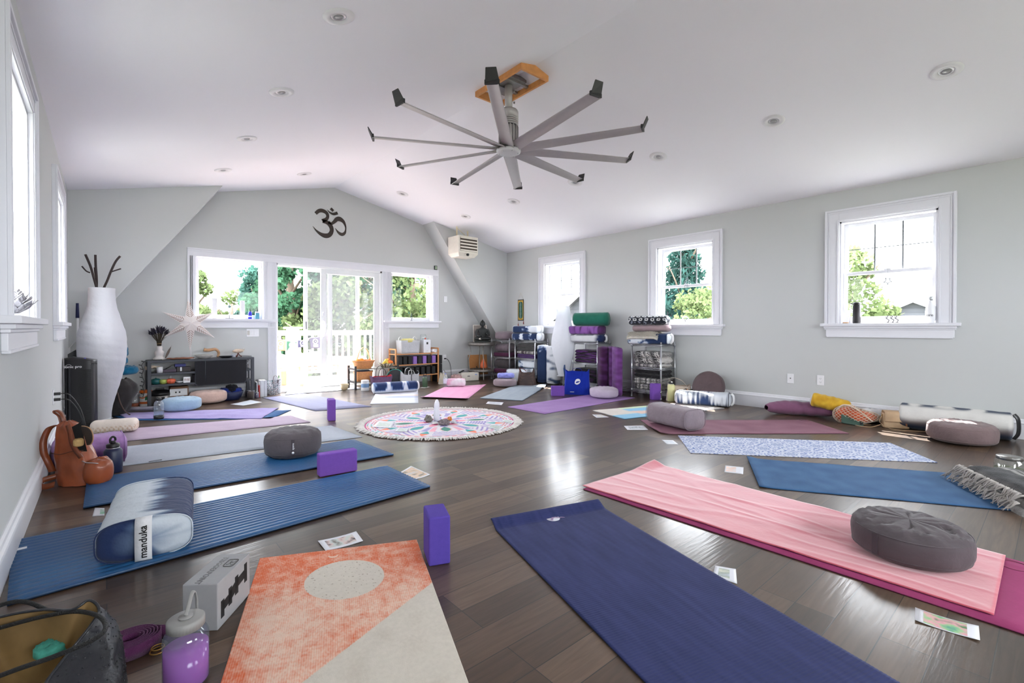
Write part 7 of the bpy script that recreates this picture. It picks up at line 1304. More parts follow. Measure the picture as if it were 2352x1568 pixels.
o = tote('handbag', 'brown checked handbag slouching in front of the third rack', Vector((5.56, 6.06, 0)), .34, .17, .26, radians(-50), ATTHARD, .72, (), seed=44, cat='handbag', paint=lvp, sagz=.08); MB().tube(bez([(-.10, -.05, .24), (-.12, -.07, .30), (-.05, -.07, .29), (.0, -.06, .25)]), .006, 6).build('handle', mat('burgundy_trim', (96, 32, 34), .5, vary=.1), o)
round_cushion('round_cushion', 'light grey round cushion on the floor under the periwinkle cloth', None, .20, .135, fab('light_taupe', (146, 130, 136)), loc=Vector((5.20, 6.22, .0)), seed=91, pleat=.012, group='round cushions')
bolster('rolled_blanket', 'periwinkle blue cloth folded on the grey floor cushion', Vector((5.22, 6.22, .136)), .30, .18, .09, radians(-42), fab('periwinkle', (134, 138, 204), bump=.8, bscale=18), e=.8, handle=False, pipe=False, seed=92, cat='cloth', lump=.06, wr=.08, part='roll')
bolster('bolster', 'pale tie-dyed bolster end sticking out behind the checked handbag', Vector((5.78, 6.52, 0)), .45, .24, .24, radians(-60), ATT, tiedye(freq=4, seed=6.6, bias=-.4, Lx=.45), seed=95, group='tie-dyed bolsters', handle=False)
# wall scroll with prayer text
P = XP(1197, 712, XR); ws = thing('wall_scroll', 'small green and gold framed scroll with tassels hanging on the right wall', 'wall hanging', (XR - .008, P.y, P.z)); ws.rotation_euler = (0, 0, -pi / 2)
hw_, hh_ = .078, .20; MB().box((0, 0, 0), (2 * hw_, .006, 2 * hh_)).build('gold_cloth', mat('gold_cloth', (206, 164, 62), .7, vary=.25, vscale=60), ws); MB().box((0, -.004, 0), (2 * hw_ * .98, .003, 2 * hh_ * .98)); 
m = MB(); m.prism([(-.058, -.125), (-.035, -.165), (.035, -.165), (.058, -.125), (.058, .125), (.035, .165), (-.035, .165), (-.058, .125)], .004, Matrix.Translation((0, -.003, 0)) @ Matrix.Rotation(pi / 2, 4, 'X')); m.build('green_panel', mat('deep_green_cloth', (40, 88, 72), .8, vary=.08), ws)
m = MB()
for k in range(13): z = .145 - k * .024; w__ = .05 * (.55 + .4 * abs(sin(k * .9))); m.box((0, -.0078, z), (w__, .001, .007))
m.build('script_lines', mat('pale_script', (170, 190, 184), .8, vary=.2, vscale=120), ws); m = MB()
for z in (hh_, -hh_): m.box((0, -.003, z), (2 * hw_ + .006, .01, .018))
m.box((-hw_, -.003, 0), (.007, .009, 2 * hh_)); m.box((hw_, -.003, 0), (.007, .009, 2 * hh_)); m.build('dark_border', BLACK, ws); m = MB(); m.tube([(-hw_, -.003, hh_ + .01), (0, 0, hh_ + .14), (hw_, -.003, hh_ + .01)], .0015, 4); m.build('hanging_cord', mat('gold_cord', (190, 170, 130), .7, vary=.1), ws)
for x in (-1, 1): MB().lathe([(.001, 0), (.009, 0), (.006, .05), (.002, .055), (.001, .10)], (x * (hw_ - .0), 0, -hh_ - (.12 if x < 0 else .08)), 10).build('tassel', mat('red_tassel', (150, 34, 36), .8, vary=.1), ws)
# ------------------------------------------------------------------ things along the right wall and on the floor there
tdw = lambda co: mix(lin((206, 212, 220)), lin((44, 62, 98)), sst(-.3, .4, .9 * nz(co.x * 34, co.y * 2 + 3, co.z * 5) + .5 * nz(co.x * 8, 7, co.z * 8) + 3.6 * (.10 - co.z)) if abs(co.x) < .30 else (1 if co.y > .02 and co.x > 0 else .05))
bolster('bolster', 'indigo and white tie-dyed bolster on the floor before the leaning round cushion', Vector((5.86, 3.02, .008)), .68, .28, .17, radians(-68), ATT, tdw, seed=101, group='tie-dyed bolsters', nl=90, nc=44, e=.62, pm=mat('navy_piping', (30, 38, 60), .8, vary=.1))
t = round_cushion('round_cushion', 'dark brown round cushion propped upright against the right wall', None, .205, .15, fab('brown_grey_cotton', (92, 78, 80)), loc=Vector((6.10, 3.03, .20)), seed=103, pleat=.012, group='round cushions'); t.rotation_euler = (radians(2), radians(-72), 0); MB().box((-.10, .165, .145), (.07, .012, .004)).build('white_tag', WHITEP, t, rot=(0, 0, .5))
flask('water_bottle', 'pale yellow bottle with black cap beside the purple block', FP(1543.5, 922) + Vector((.03, .03, 0)), .05, .255, mat('pale_yellow_enamel', (206, 204, 150), .45, vary=.04), BLACK, 'none')
t = tote('canvas_bag', 'beige canvas bag with black looped straps behind the yellow bottle', Vector((5.98, 3.42, 0)), .34, .18, .22, radians(-58), fab('beige_canvas', (196, 180, 164)), .85, (), seed=55, sagz=.03)
for x, r in ((.06, .06), (.14, .055)): m = MB(); strap(m, [(x, -.09, .17), (x + .01, -.12, .13), (x + .02, -.12, .06), (x + .04, -.10, .06), (x + .045, -.10, .14), (x + .02, -.09, .18)], (1, 0, .3), .014, .003); m.build('black_strap', BLACK, t)
m = MB(); strap(m, [(-.12, 0, .21), (-.13, .01, .29), (-.06, .01, .31), (.04, .01, .27), (.10, 0, .20)], (0, 1, 0), .02, .005); m.build('handle', MATS['beige_canvas'], t); MB().lathe([(.001, .0), (.008, .001), (.001, .003)], n=10, M=Matrix.Translation((.10, -.095, .165)) @ Matrix.Rotation(pi / 2, 4, 'X')).build('orange_dot', MATS['clementine'], t)
round_cushion('round_cushion', 'pale lilac grey round cushion on the far end of the violet mat', None, .205, .145, fab('lilac_grey', (184, 172, 188)), loc=Vector((5.42, 4.27, .007)), seed=105, pleat=.012, group='round cushions')
bolster('bolster', 'plain grey rectangular bolster lying across the mauve mat', Vector((4.36, 2.54, .016)), .56, .29, .20, radians(-103), fab('ash_grey_cotton', (138, 126, 134)), seed=107, e=.62, handle=False, lump=.02, nl=60, nc=48)
# mauve crescent cushion, yellow towel, net bag
MV = fab('mauve_cotton', (124, 82, 108), bump=.5, bscale=16)
cc = thing('crescent_cushion', 'mauve crescent-shaped cushion lying by the right baseboard', 'cushion', Vector((5.98, 1.93, 0)), radians(-62))
pts = [(-.34, -.02), (-.2, .05), (0, .07), (.18, .03), (.32, -.09)]; P_ = bez([(x, y, 0) for x, y in pts], 8); n_ = len(P_)
def crs(i, j):
    k = i * (n_ - 1); a_i = min(int(k), n_ - 2); p = P_[a_i].lerp(P_[a_i + 1], k - a_i); tn = (P_[a_i + 1] - P_[a_i]).normalized(); nn = Vector((-tn.y, tn.x, 0)); r = .105 * sin(pi * min(.985, max(.015, i))) ** .38 * (1 - .14 * math.exp(-((i - .55) / .05) ** 2)); a = 2 * pi * j; return (p.x + nn.x * cos(a) * r, p.y + nn.y * cos(a) * r, max(0, .078 + sin(a) * r * .78 + .008 * nz(i * 14, a * 1.5)))
MB().grid(60, 24, crs, wv=True).build('cover', MV, cc); MB().tube([Vector(crs(k / 30, .02)) + Vector((0, 0, .003)) for k in range(1, 30)], .002, 4).build('seam', MV, cc)
YT = lambda co: lin((206, 204, 204)) if -.24 < co.x < -.17 else mix(lin((216, 176, 58)), lin((196, 150, 44)), .5 + nz(co.x * 20, co.y * 20, co.z * 20))
t = bolster('rolled_towel', 'yellow towel with a white band rolled over the mauve crescent cushion', Vector((6.02, 1.66, .10)), .38, .17, .15, radians(-80), ATT, YT, e=.9, seed=111, handle=False, pipe=False, cat='towel', lump=.05, wr=.07, wf=24, nl=70, part='roll'); t.rotation_euler = (0, radians(11), radians(-78))
nb_ = thing('net_bag', 'cream string net bag with an orange top inside, against the right baseboard', 'bag', Vector((5.95, 1.40, 0)), radians(-75)); NETM = fab('cotton_string', (214, 196, 176)); 
def nbs(i, j): a = 2 * pi * i; ph = pi * (j - .5); return (.20 * cos(a) * cos(ph) ** .8 * (1 + .1 * nz(a, j)), .11 * sin(a) * cos(ph) ** .8, .085 + .085 * sin(ph) * (1 + .3 * cos(a + 2.6)))
m = MB()
for s_ in (-1, 1):
    for k in range(26): m.tube([nbs((k / 26 + s_ * q / 40 * .35) % 1, .04 + .92 * q / 40) for q in range(41)], .0022, 4)
m.build('net', NETM, nb_); MB().grid(24, 12, lambda i, j: tuple(.9 * c for c in nbs(i, j)[:2]) + (nbs(i, j)[2] * .88 + .006,), wu=True).build('clothes', fab('rust_cloth', (204, 96, 62), vary=.4, vscale=8), nb_); m = MB(); m.tube(bez([(-.16, -.02, .12), (-.10, -.05, .19), (.0, -.07, .165), (.14, -.09, .05)]), .008, 6); m.build('handle', NETM, nb_)
t = thing('phone_wallet', 'dark green phone wallet leaning on the front of the net bag', 'phone', FP(1968, 978) + Vector((.01, .04, .0))); t.rotation_euler = (radians(-38), radians(8), radians(-62)); MB().box((0, 0, .055), (.19, .018, .10)).build('cover', mat('forest_green_leather', (44, 72, 62), .5, vary=.06), t, bevel=.005); MB().box((.0, -.011, .07), (.024, .006, .03)).build('clasp', MATS['forest_green_leather'], t, bevel=.003); MB().box((.075, -.0095, .03), (.02, .003, .03)).build('camera_cutout', BLACK, t)
TAN = mat('beige_leather', (190, 160, 126), .5, vary=.08); pu = thing('purse', 'beige leather shoulder purse with flap and long strap on the floor', 'handbag', FP(2068, 986) + Vector((.05, .05, 0)), radians(-62)); MB().box((0, 0, .075), (.21, .09, .15)).build('body', TAN, pu, bevel=.012)
m = MB(); strap(m, [(.0, .045, .14), (.0, .03, .168), (.0, -.02, .168), (.0, -.055, .15), (.0, -.062, .07)], (1, 0, 0), .20, .006); m.build('flap', TAN, pu); MB().lathe([(.001, 0), (.011, 0), (.011, .003), (.001, .004)], n=16, M=Matrix.Translation((-.108, 0, .12)) @ Matrix.Rotation(-pi / 2, 4, 'Y')).build('rivet', BRASS, pu); MB().box((.07, -.068, .06), (.012, .008, .05)).build('tassel', mat('tassel_brown', (120, 76, 46), .6, vary=.1), pu)
m = MB(); strap(m, [(-.108, 0, .12), (-.13, -.02, .05), (-.06, -.10, .006), (.10, -.14, .005), (.26, -.10, .005), (.33, -.02, .005)], (0, 1, .25), .012, .003, 10); m.build('strap', TAN, pu); m = MB(); strap(m, [(-.13, -.03, .03), (-.22, -.06, .005), (-.33, -.02, .005), (-.30, .05, .005), (-.18, .07, .005)], (0, 1, .1), .012, .003, 10); m.build('strap', TAN, pu)
bolster('white_shirt', 'crumpled white shirt on the floor behind the beige purse', FP(2028, 976) + Vector((.12, .06, 0)), .34, .19, .14, radians(-70), fab('white_cotton', (212, 210, 212), bump=.8, bscale=14), e=.9, handle=False, pipe=False, seed=115, cat='clothing', lump=.10, wr=.12, wf=14, part='cloth'); o = MB().box((0, 0, .03), (.16, .10, .06)).build('blue_pouch', fab('blue_cloth', (22, 84, 130)), bevel=.02, seg=3); o.location = FP(2118, 982) + Vector((.14, .02, 0)); o.rotation_euler = (0, 0, -1); tag(o, 'blue cloth pouch between the purse and the long bolster', 'pouch')
lb = lambda co: mix(mix(lin((208, 206, 202)), lin((36, 52, 76)), max(sst(.135, .07, co.z + .03 * nz(co.x * 6, 2)), sst(.0, .3, nz(co.x * 9, co.y * 12) + .3) * sst(.225, .245, co.z))), lin((170, 150, 140)), .35 * sst(.05, 0, abs(co.z - .085)))
bolster('bolster', 'long round white bolster with navy dye below, against the right wall', Vector((6.07, .66, 0)), .80, .255, .25, radians(-88), ATT, lb, e=1.0, seed=117, group='tie-dyed bolsters', nl=60, nc=50, strap_mat=BLACK, endr=.04, pipe=False)
round_cushion('round_cushion', 'brown grey round cushion catching sunlight before the long bolster', None, .235, .185, fab('warm_grey_cotton', (120, 102, 102)), loc=Vector((5.67, .56, 0)), seed=119, pleat=.01, group='round cushions')
P = FP(2338, 1106) + Vector((.02, .04, 0)); jar('large glass jar with metal lid half full of greenish water at the right edge', P, .075, .155, fill=thin_glass('green_water', tint=(.82, .86, .72), haze=.15, refl=.05, hcol=lin((176, 186, 150))), fh=.5, lid=STEEL)
# fringed blanket at the right edge
bk_ = thing('fringed_blanket', 'black and grey wool blanket with knotted pale fringe folded on the steel blue mat', 'blanket', Vector((4.04, .15, .014)), radians(-149)); BKP = lambda co: mix(lin((30, 29, 33)), lin((150, 146, 144)), max(1.0 if abs(co.y - .05) < .012 or abs(co.y - .085) < .008 else 0, sst(.10, .16, co.y + .3 * max(0, co.x) - .06), sst(-.09, -.15, co.y)))
t_m = MB()
for k, (w_, d_, z0, oy) in enumerate(((.66, .34, .0, .0), (.62, .32, .035, .02), (.60, .30, .075, .03))):
    b = MB().sheet(50, 26, lambda u, v, w_=w_, d_=d_, z0=z0, oy=oy, k=k: ((u - .5) * w_, (v - .5) * d_ + oy + .008 * nz(u * 8, k), z0 + .036 - .028 * (abs(2 * v - 1) ** 5) - .02 * abs(2 * u - 1) ** 8 + .010 * nz(u * 5 + k, v * 4)), .028); t_m.add(b.v, b.f)
t_m.build('folds', ML, bk_, paint=BKP); m = MB(); rr = random.Random(12)
for k in range(60):
    for z0, y0 in ((.05, -.165), (.09, -.135)):
        if rr.random() < .8: x = -.31 + .62 * k / 60; p = Vector((x, y0, z0)); q = p + Vector((rr.uniform(-.02, .02), -.02, -.005)); m.tube([p, q, q + Vector((rr.uniform(-.02, .02), -.012 - rr.uniform(0, .012), -.022)), q + Vector((rr.uniform(-.03, .03), -.02 - rr.uniform(0, .03), max(-z0 - .0, -.042)))], [.0045, .0065, .004, .0022], 5)
for k in range(26): y0 = -.15 + .3 * k / 26; p = Vector((-.31, y0, rr.choice((.04, .085)))); q = p + Vector((-.022, rr.uniform(-.015, .015), -.005)); m.tube([p, q, q + Vector((-.02, rr.uniform(-.02, .02), -.02))], [.0045, .006, .0025], 5)
m.build('fringe', fab('grey_fringe', (166, 160, 156)), bk_)['kind'] = 'stuff'
# ------------------------------------------------------------------ window sill things on the right
SZ = 1.051
def rs(u): p = XP(u, 746, XR - .01); return Vector((XR + .0, p.y, SZ))
t = thing('sill_bottle', 'black steel flask standing at the left of the nearest right window sill', 'water bottle', rs(1967)); MB().lathe([(.001, 0), (.035, 0), (.037, .01), (.037, .19), (.03, .20), (.001, .2)], n=28).build('body', mat('matte_black', (44, 42, 44), .4, metal=.4, vary=.05), t); MB().lathe([(.034, .2), (.034, .222), (.026, .23), (.001, .23)], n=24).build('cap', BLACK, t); MB().tube([(0, .03, .212), (0, .055, .216)], .006, 6).build('spout', BLACK, t)
t = thing('sill_bottle', 'white steel flask with black script at the right end of the nearest right window sill', 'water bottle', rs(2137)); MB().lathe([(.001, 0), (.028, 0), (.026, .012), (.04, .03), (.042, .11), (.036, .165), (.018, .205), (.018, .225)], n=30, cap=False).build('body', WHITEP, t); MB().lathe([(.021, .222), (.021, .262), (.001, .263)], n=24).build('cap', mat('cap_light', (196, 200, 202), .3, metal=.5, vary=.05), t); text('ure', .036, BLACK, t, (-.0425, -.0, .075), (pi / 2, 0, -pi / 2))
t = thing('plastic_cup', 'clear plastic cup with orange liquid at its bottom on the window sill corner', 'cup', rs(1942)); MB().lathe([(.001, 0), (.026, 0), (.036, .10), (.038, .104)], n=24, cap=False).build('cup', thin_glass('cup_plastic', tint=(.95, .95, .95), haze=.12, refl=.06), t); MB().lathe([(.001, .002), (.026, .002), (.027, .012), (.001, .012)], n=20).build('dregs', mat('orange_juice', (232, 168, 90), .4, vary=.05), t)
t = thing('ship_ornament', 'small dark metal sculpture like a three-part ship on the window sill', 'ornament', rs(2049)); t.rotation_euler = (0, 0, pi / 2); m = MB()
for x in (-.036, 0, .04): m.tube(bez([(x, 0, .006), (x - .012, 0, .03), (x + .008, 0, .05), (x - .004, 0, .078)]), .0045, 6); m.lathe([(.001, 0), (.018, 0), (.016, .006), (.001, .008)], (x, 0, 0), 14); m.tube(bez([(x, 0, .04), (x + .016, 0, .05), (x + .014, 0, .07)]), .003, 5)
m.build('figures', mat('dark_pewter', (70, 70, 72), .35, metal=.7, vary=.2), t)
st_ = thing('hanging_star', 'pierced grey metal star hanging in the nearest right window', 'window ornament', (XR + .06, XP(2039, 640, XR + .06).y, XP(2039, 645, XR + .06).z)); st_.rotation_euler = (0, 0, pi / 2); PEW = mat('pewter', (120, 124, 132), .4, metal=.5, vary=.15)
m = MB(); Mx = Matrix.Rotation(pi / 2, 4, 'X')
for k in range(5):
    a = pi / 2 + 2 * pi * k / 5; ca, sa = cos(a), sin(a); tip = (.085 * ca, .085 * sa); l = (.03 * ca - .018 * sa, .03 * sa + .018 * ca); r = (.03 * ca + .018 * sa, .03 * sa - .018 * ca); mid = (.052 * ca, .052 * sa)
    stroke(m, [(.02 * ca, .02 * sa), l, tip], [.006, .007, .003], .003, Mx, 4); stroke(m, [(.02 * ca, .02 * sa), r, tip], [.006, .007, .003], .003, Mx, 4)
for r in (.008, .018): m.tube([(r * cos(a), -.0015, r * sin(a)) for a in [2 * pi * k / 20 for k in range(20)]], .003, 5, closed=True)
m.build('star', PEW, st_); MB().tube([(0, 0, .085), (0, 0, .13)], .001, 4).build('thread', PEW, st_)
t = thing('hanging_ornament', 'small silver crystal ornament hanging in the middle right window', 'window ornament', (XR + .06, XP(1578, 650, XR + .06).y, XP(1578, 648, XR + .06).z)); t.rotation_euler = (0, 0, pi / 2); m = MB()
for x, z in ((0, .05), (-.03, .01), (.02, .005), (-.018, -.05), (.022, -.06)): m.tube([(.014 * cos(a) + x, 0, .018 * sin(a) + z) for a in [2 * pi * k / 12 for k in range(12)]], .003, 5, closed=True)
m.build('rings', PEW, t); MB().tube([(0, 0, .07), (0, 0, .16)], .001, 4).build('thread', PEW, t)
t = thing('om_sphere', 'round silver openwork disc with Om sign on the middle right window sill', 'ornament', (XR + .0, XP(1574, 740, XR).y, SZ + .058)); t.rotation_euler = (0, 0, -pi / 2); m = MB(); m.tube([(.055 * cos(a), 0, .055 * sin(a)) for a in [2 * pi * k / 32 for k in range(32)]], .004, 6, closed=True); m.tube([(.05 * cos(a), .01, .05 * sin(a)) for a in [2 * pi * k / 32 for k in range(32)]], .003, 6, closed=True)
for k in range(16): a = 2 * pi * k / 16; m.tube([(.04 * cos(a), 0, .04 * sin(a)), (.056 * cos(a + .2), 0, .056 * sin(a + .2))], .002, 4)
m.build('disc_ring', mat('bright_silver', (206, 206, 208), .3, metal=.5, vary=.1), t); m = MB(); om(m, .00014, .003, Matrix.Rotation(pi / 2, 4, 'X')); m.build('om_sign', DARKMETAL, t)
t = thing('hanging_heart', 'thin wire heart hanging in the far right window', 'window ornament', (XR + .06, XP(1296, 688, XR + .06).y, XP(1296, 690, XR + .06).z)); t.rotation_euler = (0, 0, pi / 2); MB().tube(bez([(0, 0, -.10), (-.05, 0, .0), (-.06, 0, .07), (-.03, 0, .10), (0, 0, .075), (.03, 0, .10), (.06, 0, .07), (.05, 0, .0), (0, 0, -.10)]), .0028, 5).build('wire', mat('dull_wire', (130, 128, 126), .4, metal=.6, vary=.1), t); MB().tube([(0, 0, .075), (0, 0, .20)], .001, 4).build('thread', PEW, t)
# ------------------------------------------------------------------ outside: deck, rail, table, flags, trees, houses
DK = mat('deck_boards', (196, 176, 166), .7, vary=.12, vscale=10); RY = 10.45
m = MB()
for k in range(19): m.bb((.2, 8.0 + k * .142, -.10), (7.2, 8.0 + k * .142 + .135, -.06))
struct(m.build('floor_deck', DK))
WR = mat('rail_white', (222, 212, 212), .6, vary=.04)
rl = thing('deck_railing', 'white painted wooden railing with square balusters around the deck', 'railing', (3.4, RY, 0)); MB().bb((-3.2, -.05, .90), (3.6, .07, .945)).build('top_rail', WR, rl); MB().bb((-3.2, -.02, .84), (3.6, .03, .90)).build('upper_rail', WR, rl); MB().bb((-3.2, -.02, .03), (3.6, .03, .09)).build('bottom_rail', WR, rl)
ba = None
for k in range(52):
    if ba is None: ba = MB().bb((-.019, -.019, .08), (.019, .019, .86)).build('baluster', WR, rl); o = ba
    else: o = ba.copy(); COL.objects.link(o)
    o.location = (-3.15 + k * .13, 0, 0)
P = YP(672, 760, RY - .1); t = thing('deck_post', 'thick white railing post with a flat cap outside the open door', 'post', (P.x, RY - .12, -.06)); MB().box((0, 0, .52), (.20, .20, 1.04)).build('shaft', WR, t, bevel=.01); MB().box((0, 0, 1.06), (.30, .30, .04)).build('cap', WR, t, bevel=.012)
SLB = mat('sunlit_slab', (226, 214, 206), .7, vary=.08, vscale=6, bump=.3, bscale=14)  # overexposed sunlit white put into the wood's base colour
t = thing('slab_table', 'live-edge slab table, sunlit white painted into its colour, on stout wooden legs on the deck', 'table', (2.95, 9.25, -.06)); m = MB(); m.grid(50, 14, lambda i, j: ((i - .5) * 2.0, (.36 + .04 * nz(i * 6, 2)) * cos(2 * pi * j) * (1 if abs(i - .5) < .49 else .3), .42 + .075 * sgnpow(sin(2 * pi * j), .5) + .02 * nz(i * 9, j * 3)), wv=True); m.build('slab_top', SLB, t)
for x, y in ((-.7, -.15), (-.45, .15), (-.2, -.15), (.5, -.15), (.7, .15)): MB().box((x, y, .18), (.10, .10, .36)).build('leg', mat('peach_wood', (206, 160, 134), .7, vary=.1), t, bevel=.01)
MB().bb((-.8, -.16, .28), (.8, -.10, .34)).build('apron', MATS['peach_wood'], t)
t = thing('frog_statue', 'white seated stone figure with folded arms on the slab table outside', 'statue', (YP(673, 815, 9.15).x, 9.15, .43)); m = MB(); m.lathe([(.001, 0), (.10, 0), (.12, .04), (.085, .09), (.07, .13), (.075, .17), (.06, .20), (.04, .215), (.058, .24), (.056, .28), (.03, .30), (.001, .305)], n=28, fn=lambda a, z: 1 + .10 * sin(2 * a + z * 12)); m.tube(bez([(-.07, -.02, .16), (-.11, -.06, .10), (-.04, -.10, .09), (.03, -.10, .10)]), .024, 8); m.tube(bez([(.07, -.02, .16), (.11, -.06, .10), (.04, -.11, .11)]), .024, 8); m.build('figure', mat('white_stone', (226, 222, 220), .8, vary=.05), t)
o = MB().tube(bez([(-.42, 0, .05), (-.3, -.02, .10), (-.15, .03, .05), (0, -.03, .03), (.2, .0, .07), (.42, .02, .09), (.5, 0, .06)]), .045, 9).build('driftwood_branch', MATS['white_stone'], loc=(YP(673, 815, 9.0).x, 8.98, .43)); tag(o, 'bleached branch lying on the slab table around the stone figure', 'driftwood')
fs = thing('prayer_flags', 'string of coloured printed prayer flags hanging along the deck railing', 'flags', (0, 10.2, 0)); FU = [((634, 656), (779, 806), (244, 196, 150)), ((658, 681), (783, 806), (30, 140, 96)), ((684, 706), (781, 798), (60, 62, 130)), ((711, 734), (776, 800), (122, 104, 158)), ((733, 752), (768, 786), (206, 140, 190))]
tops = []
for (ua, ub), (va, vb), c_ in FU:
    A, B = YP(ua, va, 10.2), YP(ub, va + (2 if ua < 700 else -3), 10.2); D, E_ = YP(ua + (3 if ua > 700 else 0), vb, 10.2), YP(ub + (3 if ua > 700 else 0), vb - 1, 10.2); tops += [A, B]
    def ff(i, j, A=A, B=B, D=D, E_=E_): p = A.lerp(B, i).lerp(D.lerp(E_, i), j); return (p.x, .012 * sin(i * 5 + ua) , p.z)
    o = MB().grid(10, 10, ff).build('flag', mat('flag_%d' % ua, tuple(int(q * .45) for q in c_), .8, vary=.06), fs); so_ = o.modifiers.new('t', 'SOLIDIFY'); so_.thickness = .003
    m = MB(); c = (Vector(ff(.5, .36))); r = .045; m.tube([(c.x + r * cos(a), c.y - .012, c.z + r * sin(a)) for a in [2 * pi * k / 18 for k in range(18)]], .009, 5, closed=True); m.tube([(c.x - .008, c.y - .012, c.z), (c.x + .01, c.y - .012, c.z)], .012, 5)
    for q in range(3): a_, b_ = Vector(ff(.28, .66 + q * .09)), Vector(ff(.72, .66 + q * .09)); m.tube([a_ + Vector((0, -.01, 0)), b_ + Vector((0, -.01, 0))], .006, 5)
    m.build('print', WHITEP, o)
MB().tube(bez([Vector((t_.x, 0, t_.z)) for t_ in tops], 4), .005, 5).build('cord', WHITEP, fs)
struct(MB().bb((-60, -60, -3.3), (90, 110, -3.2)).build('ground', mat('lawn', (132, 134, 122), .95, vary=.2, vscale=1)))
LEAF = {}
def leafm(name, rgb):
    m = bpy.data.materials.new(name); m.use_nodes = True; nt = m.node_tree; N = nt.nodes; L = nt.links; N.remove(N['Principled BSDF']); c = (*lin(rgb), 1)
    oi = N.new('ShaderNodeTexCoord'); nn = N.new('ShaderNodeTexNoise'); nn.inputs['Scale'].default_value = 1.3; L.new(oi.outputs['Object'], nn.inputs[0]); mr = N.new('ShaderNodeMapRange'); mr.inputs[1].default_value = .3; mr.inputs[2].default_value = .7; mr.inputs[3].default_value = .55; mr.inputs[4].default_value = 1.5; L.new(nn.outputs[0], mr.inputs[0]); sc = N.new('ShaderNodeVectorMath'); sc.operation = 'SCALE'; sc.inputs[0].default_value = c[:3]; L.new(mr.outputs[0], sc.inputs['Scale'])
    d = N.new('ShaderNodeBsdfDiffuse'); t = N.new('ShaderNodeBsdfTranslucent'); L.new(sc.outputs[0], d.inputs[0]); L.new(sc.outputs[0], t.inputs[0]); mx = N.new('ShaderNodeMixShader'); mx.inputs[0].default_value = .35; L.new(d.outputs[0], mx.inputs[1]); L.new(t.outputs[0], mx.inputs[2]); L.new(mx.outputs[0], N['Material Output'].inputs[0]); return m
LG, LD_, LY, LS_ = leafm('maple_leaf', (58, 90, 68)), leafm('dark_leaf', (52, 80, 72)), leafm('bright_leaf', (84, 96, 64)), leafm('spruce_needle', (46, 72, 66))
BARK = mat('bark', (96, 82, 70), .9, vary=.3, vscale=8, bump=.6, bscale=20)
def tree(label, x, y, z0, rx, rz_, h, lm, n=6000, sz=.16, seed=0, kind='round', name='tree'):
    t = thing(name, label, 'tree', (x, y, z0), group=None); rr = random.Random(seed); m = MB(); m.tube([(0, 0, 0), (.1, 0, h * .35), (0, .1, h * .6), (0, 0, h * .85)], [.22, .18, .12, .04], 8)
    for k in range(9): a = k * 2.4; zz = h * (.3 + .05 * k); m.tube([(0, 0, zz), (cos(a) * rx * .45, sin(a) * rx * .45, zz + h * .1), (cos(a) * rx * .8, sin(a) * rx * .8, zz + h * .16)], [.05, .03, .012], 5)
    m.build('trunk', BARK, t); vs, fs = [], []
    clumps = []
    while len(clumps) < 60:
        q = Vector((rr.uniform(-1, 1), rr.uniform(-1, 1), rr.uniform(-1, 1)))
        if q.length < 1: clumps.append((Vector((q.x * rx * .85, q.y * rx * .85, h - rz_ + q.z * rz_ * .88)), rr.uniform(.18, .34) * rx))
    for k in range(n):
        if kind == 'round': c, r = clumps[k % 60]; d = Vector((rr.gauss(0, 1), rr.gauss(0, 1), rr.gauss(0, 1))).normalized() * r * rr.random() ** .35; p = c + Vector((d.x, d.y, d.z * .7))
        else: f = rr.random() ** .7; zz = h * (1 - f * .93); tier = .75 + .35 * ((zz * 1.6) % 1); r = rx * f * tier * rr.random() ** .5; a = rr.uniform(0, 2 * pi); p = Vector((r * cos(a), r * sin(a), zz - .25 * r))
        u_ = Vector((rr.gauss(0, 1), rr.gauss(0, 1), rr.gauss(0, .6))).normalized(); v_ = u_.orthogonal().normalized(); v_.rotate(Matrix.Rotation(rr.uniform(0, 6.28), 3, u_)); s_ = sz * rr.uniform(.6, 1.3); w_ = s_ * (.75 if kind == 'round' else .3); b = len(vs)
        vs += [p - v_ * s_ / 2, p + u_ * w_ / 2, p + v_ * s_ / 2, p - u_ * w_ / 2]; fs.append((b, b + 1, b + 2, b + 3))
    m = MB(); m.add(vs, fs, None, False); me = bpy.data.meshes.new('foliage'); me.from_pydata([tuple(v) for v in m.v], [], m.f); me.materials.append(lm); o = bpy.data.objects.new('foliage', me); COL.objects.link(o); o.parent = t; return t
def at(u, v, Y): p = YP(u, v, Y); return p
p = at(668, 680, 16.5); tree('dense green maple filling the open sliding door', p.x, 16.5, -3.2, 1.35, 4.6, 9.6, LG, 15000, .15, 1)
p = at(580, 690, 19); tree('dark green maple behind the right part of the left back window', p.x + .25, 19, -3.2, 1.35, 3.2, 6.9, LD_, 8000, .18, 2)
p = at(520, 700, 22); tree('pale bushy tree at the centre of the left back window', p.x + .2, 22, -3.2, 2.0, 2.9, 6.1, LY, 12000, .18, 3)
p = at(452, 700, 21); tree('pale tree at the left edge of the left back window', p.x - .1, 21, -3.2, 1.2, 3.3, 7.0, LY, 8000, .18, 4)
p = at(740, 700, 15); tree('light green bushy tree seen through the screen panel', p.x + .2, 15, -3.2, 1.7, 3.0, 6.6, LY, 7000, .16, 5)
p = at(800, 690, 17); tree('light green tree seen through the sliding glass panel', p.x, 17, -3.2, 2.6, 4.8, 9.8, LG, 10000, .18, 6)
p = at(862, 700, 20); tree('green tree behind the right edge of the sliding door', p.x, 20, -3.2, 2.8, 5.0, 10.4, LD_, 8000, .2, 7)
p = at(950, 690, 15); tree('bright leafy tree filling the right back window', p.x, 15, -3.2, 2.7, 4.6, 8.9, LY, 13000, .16, 8)
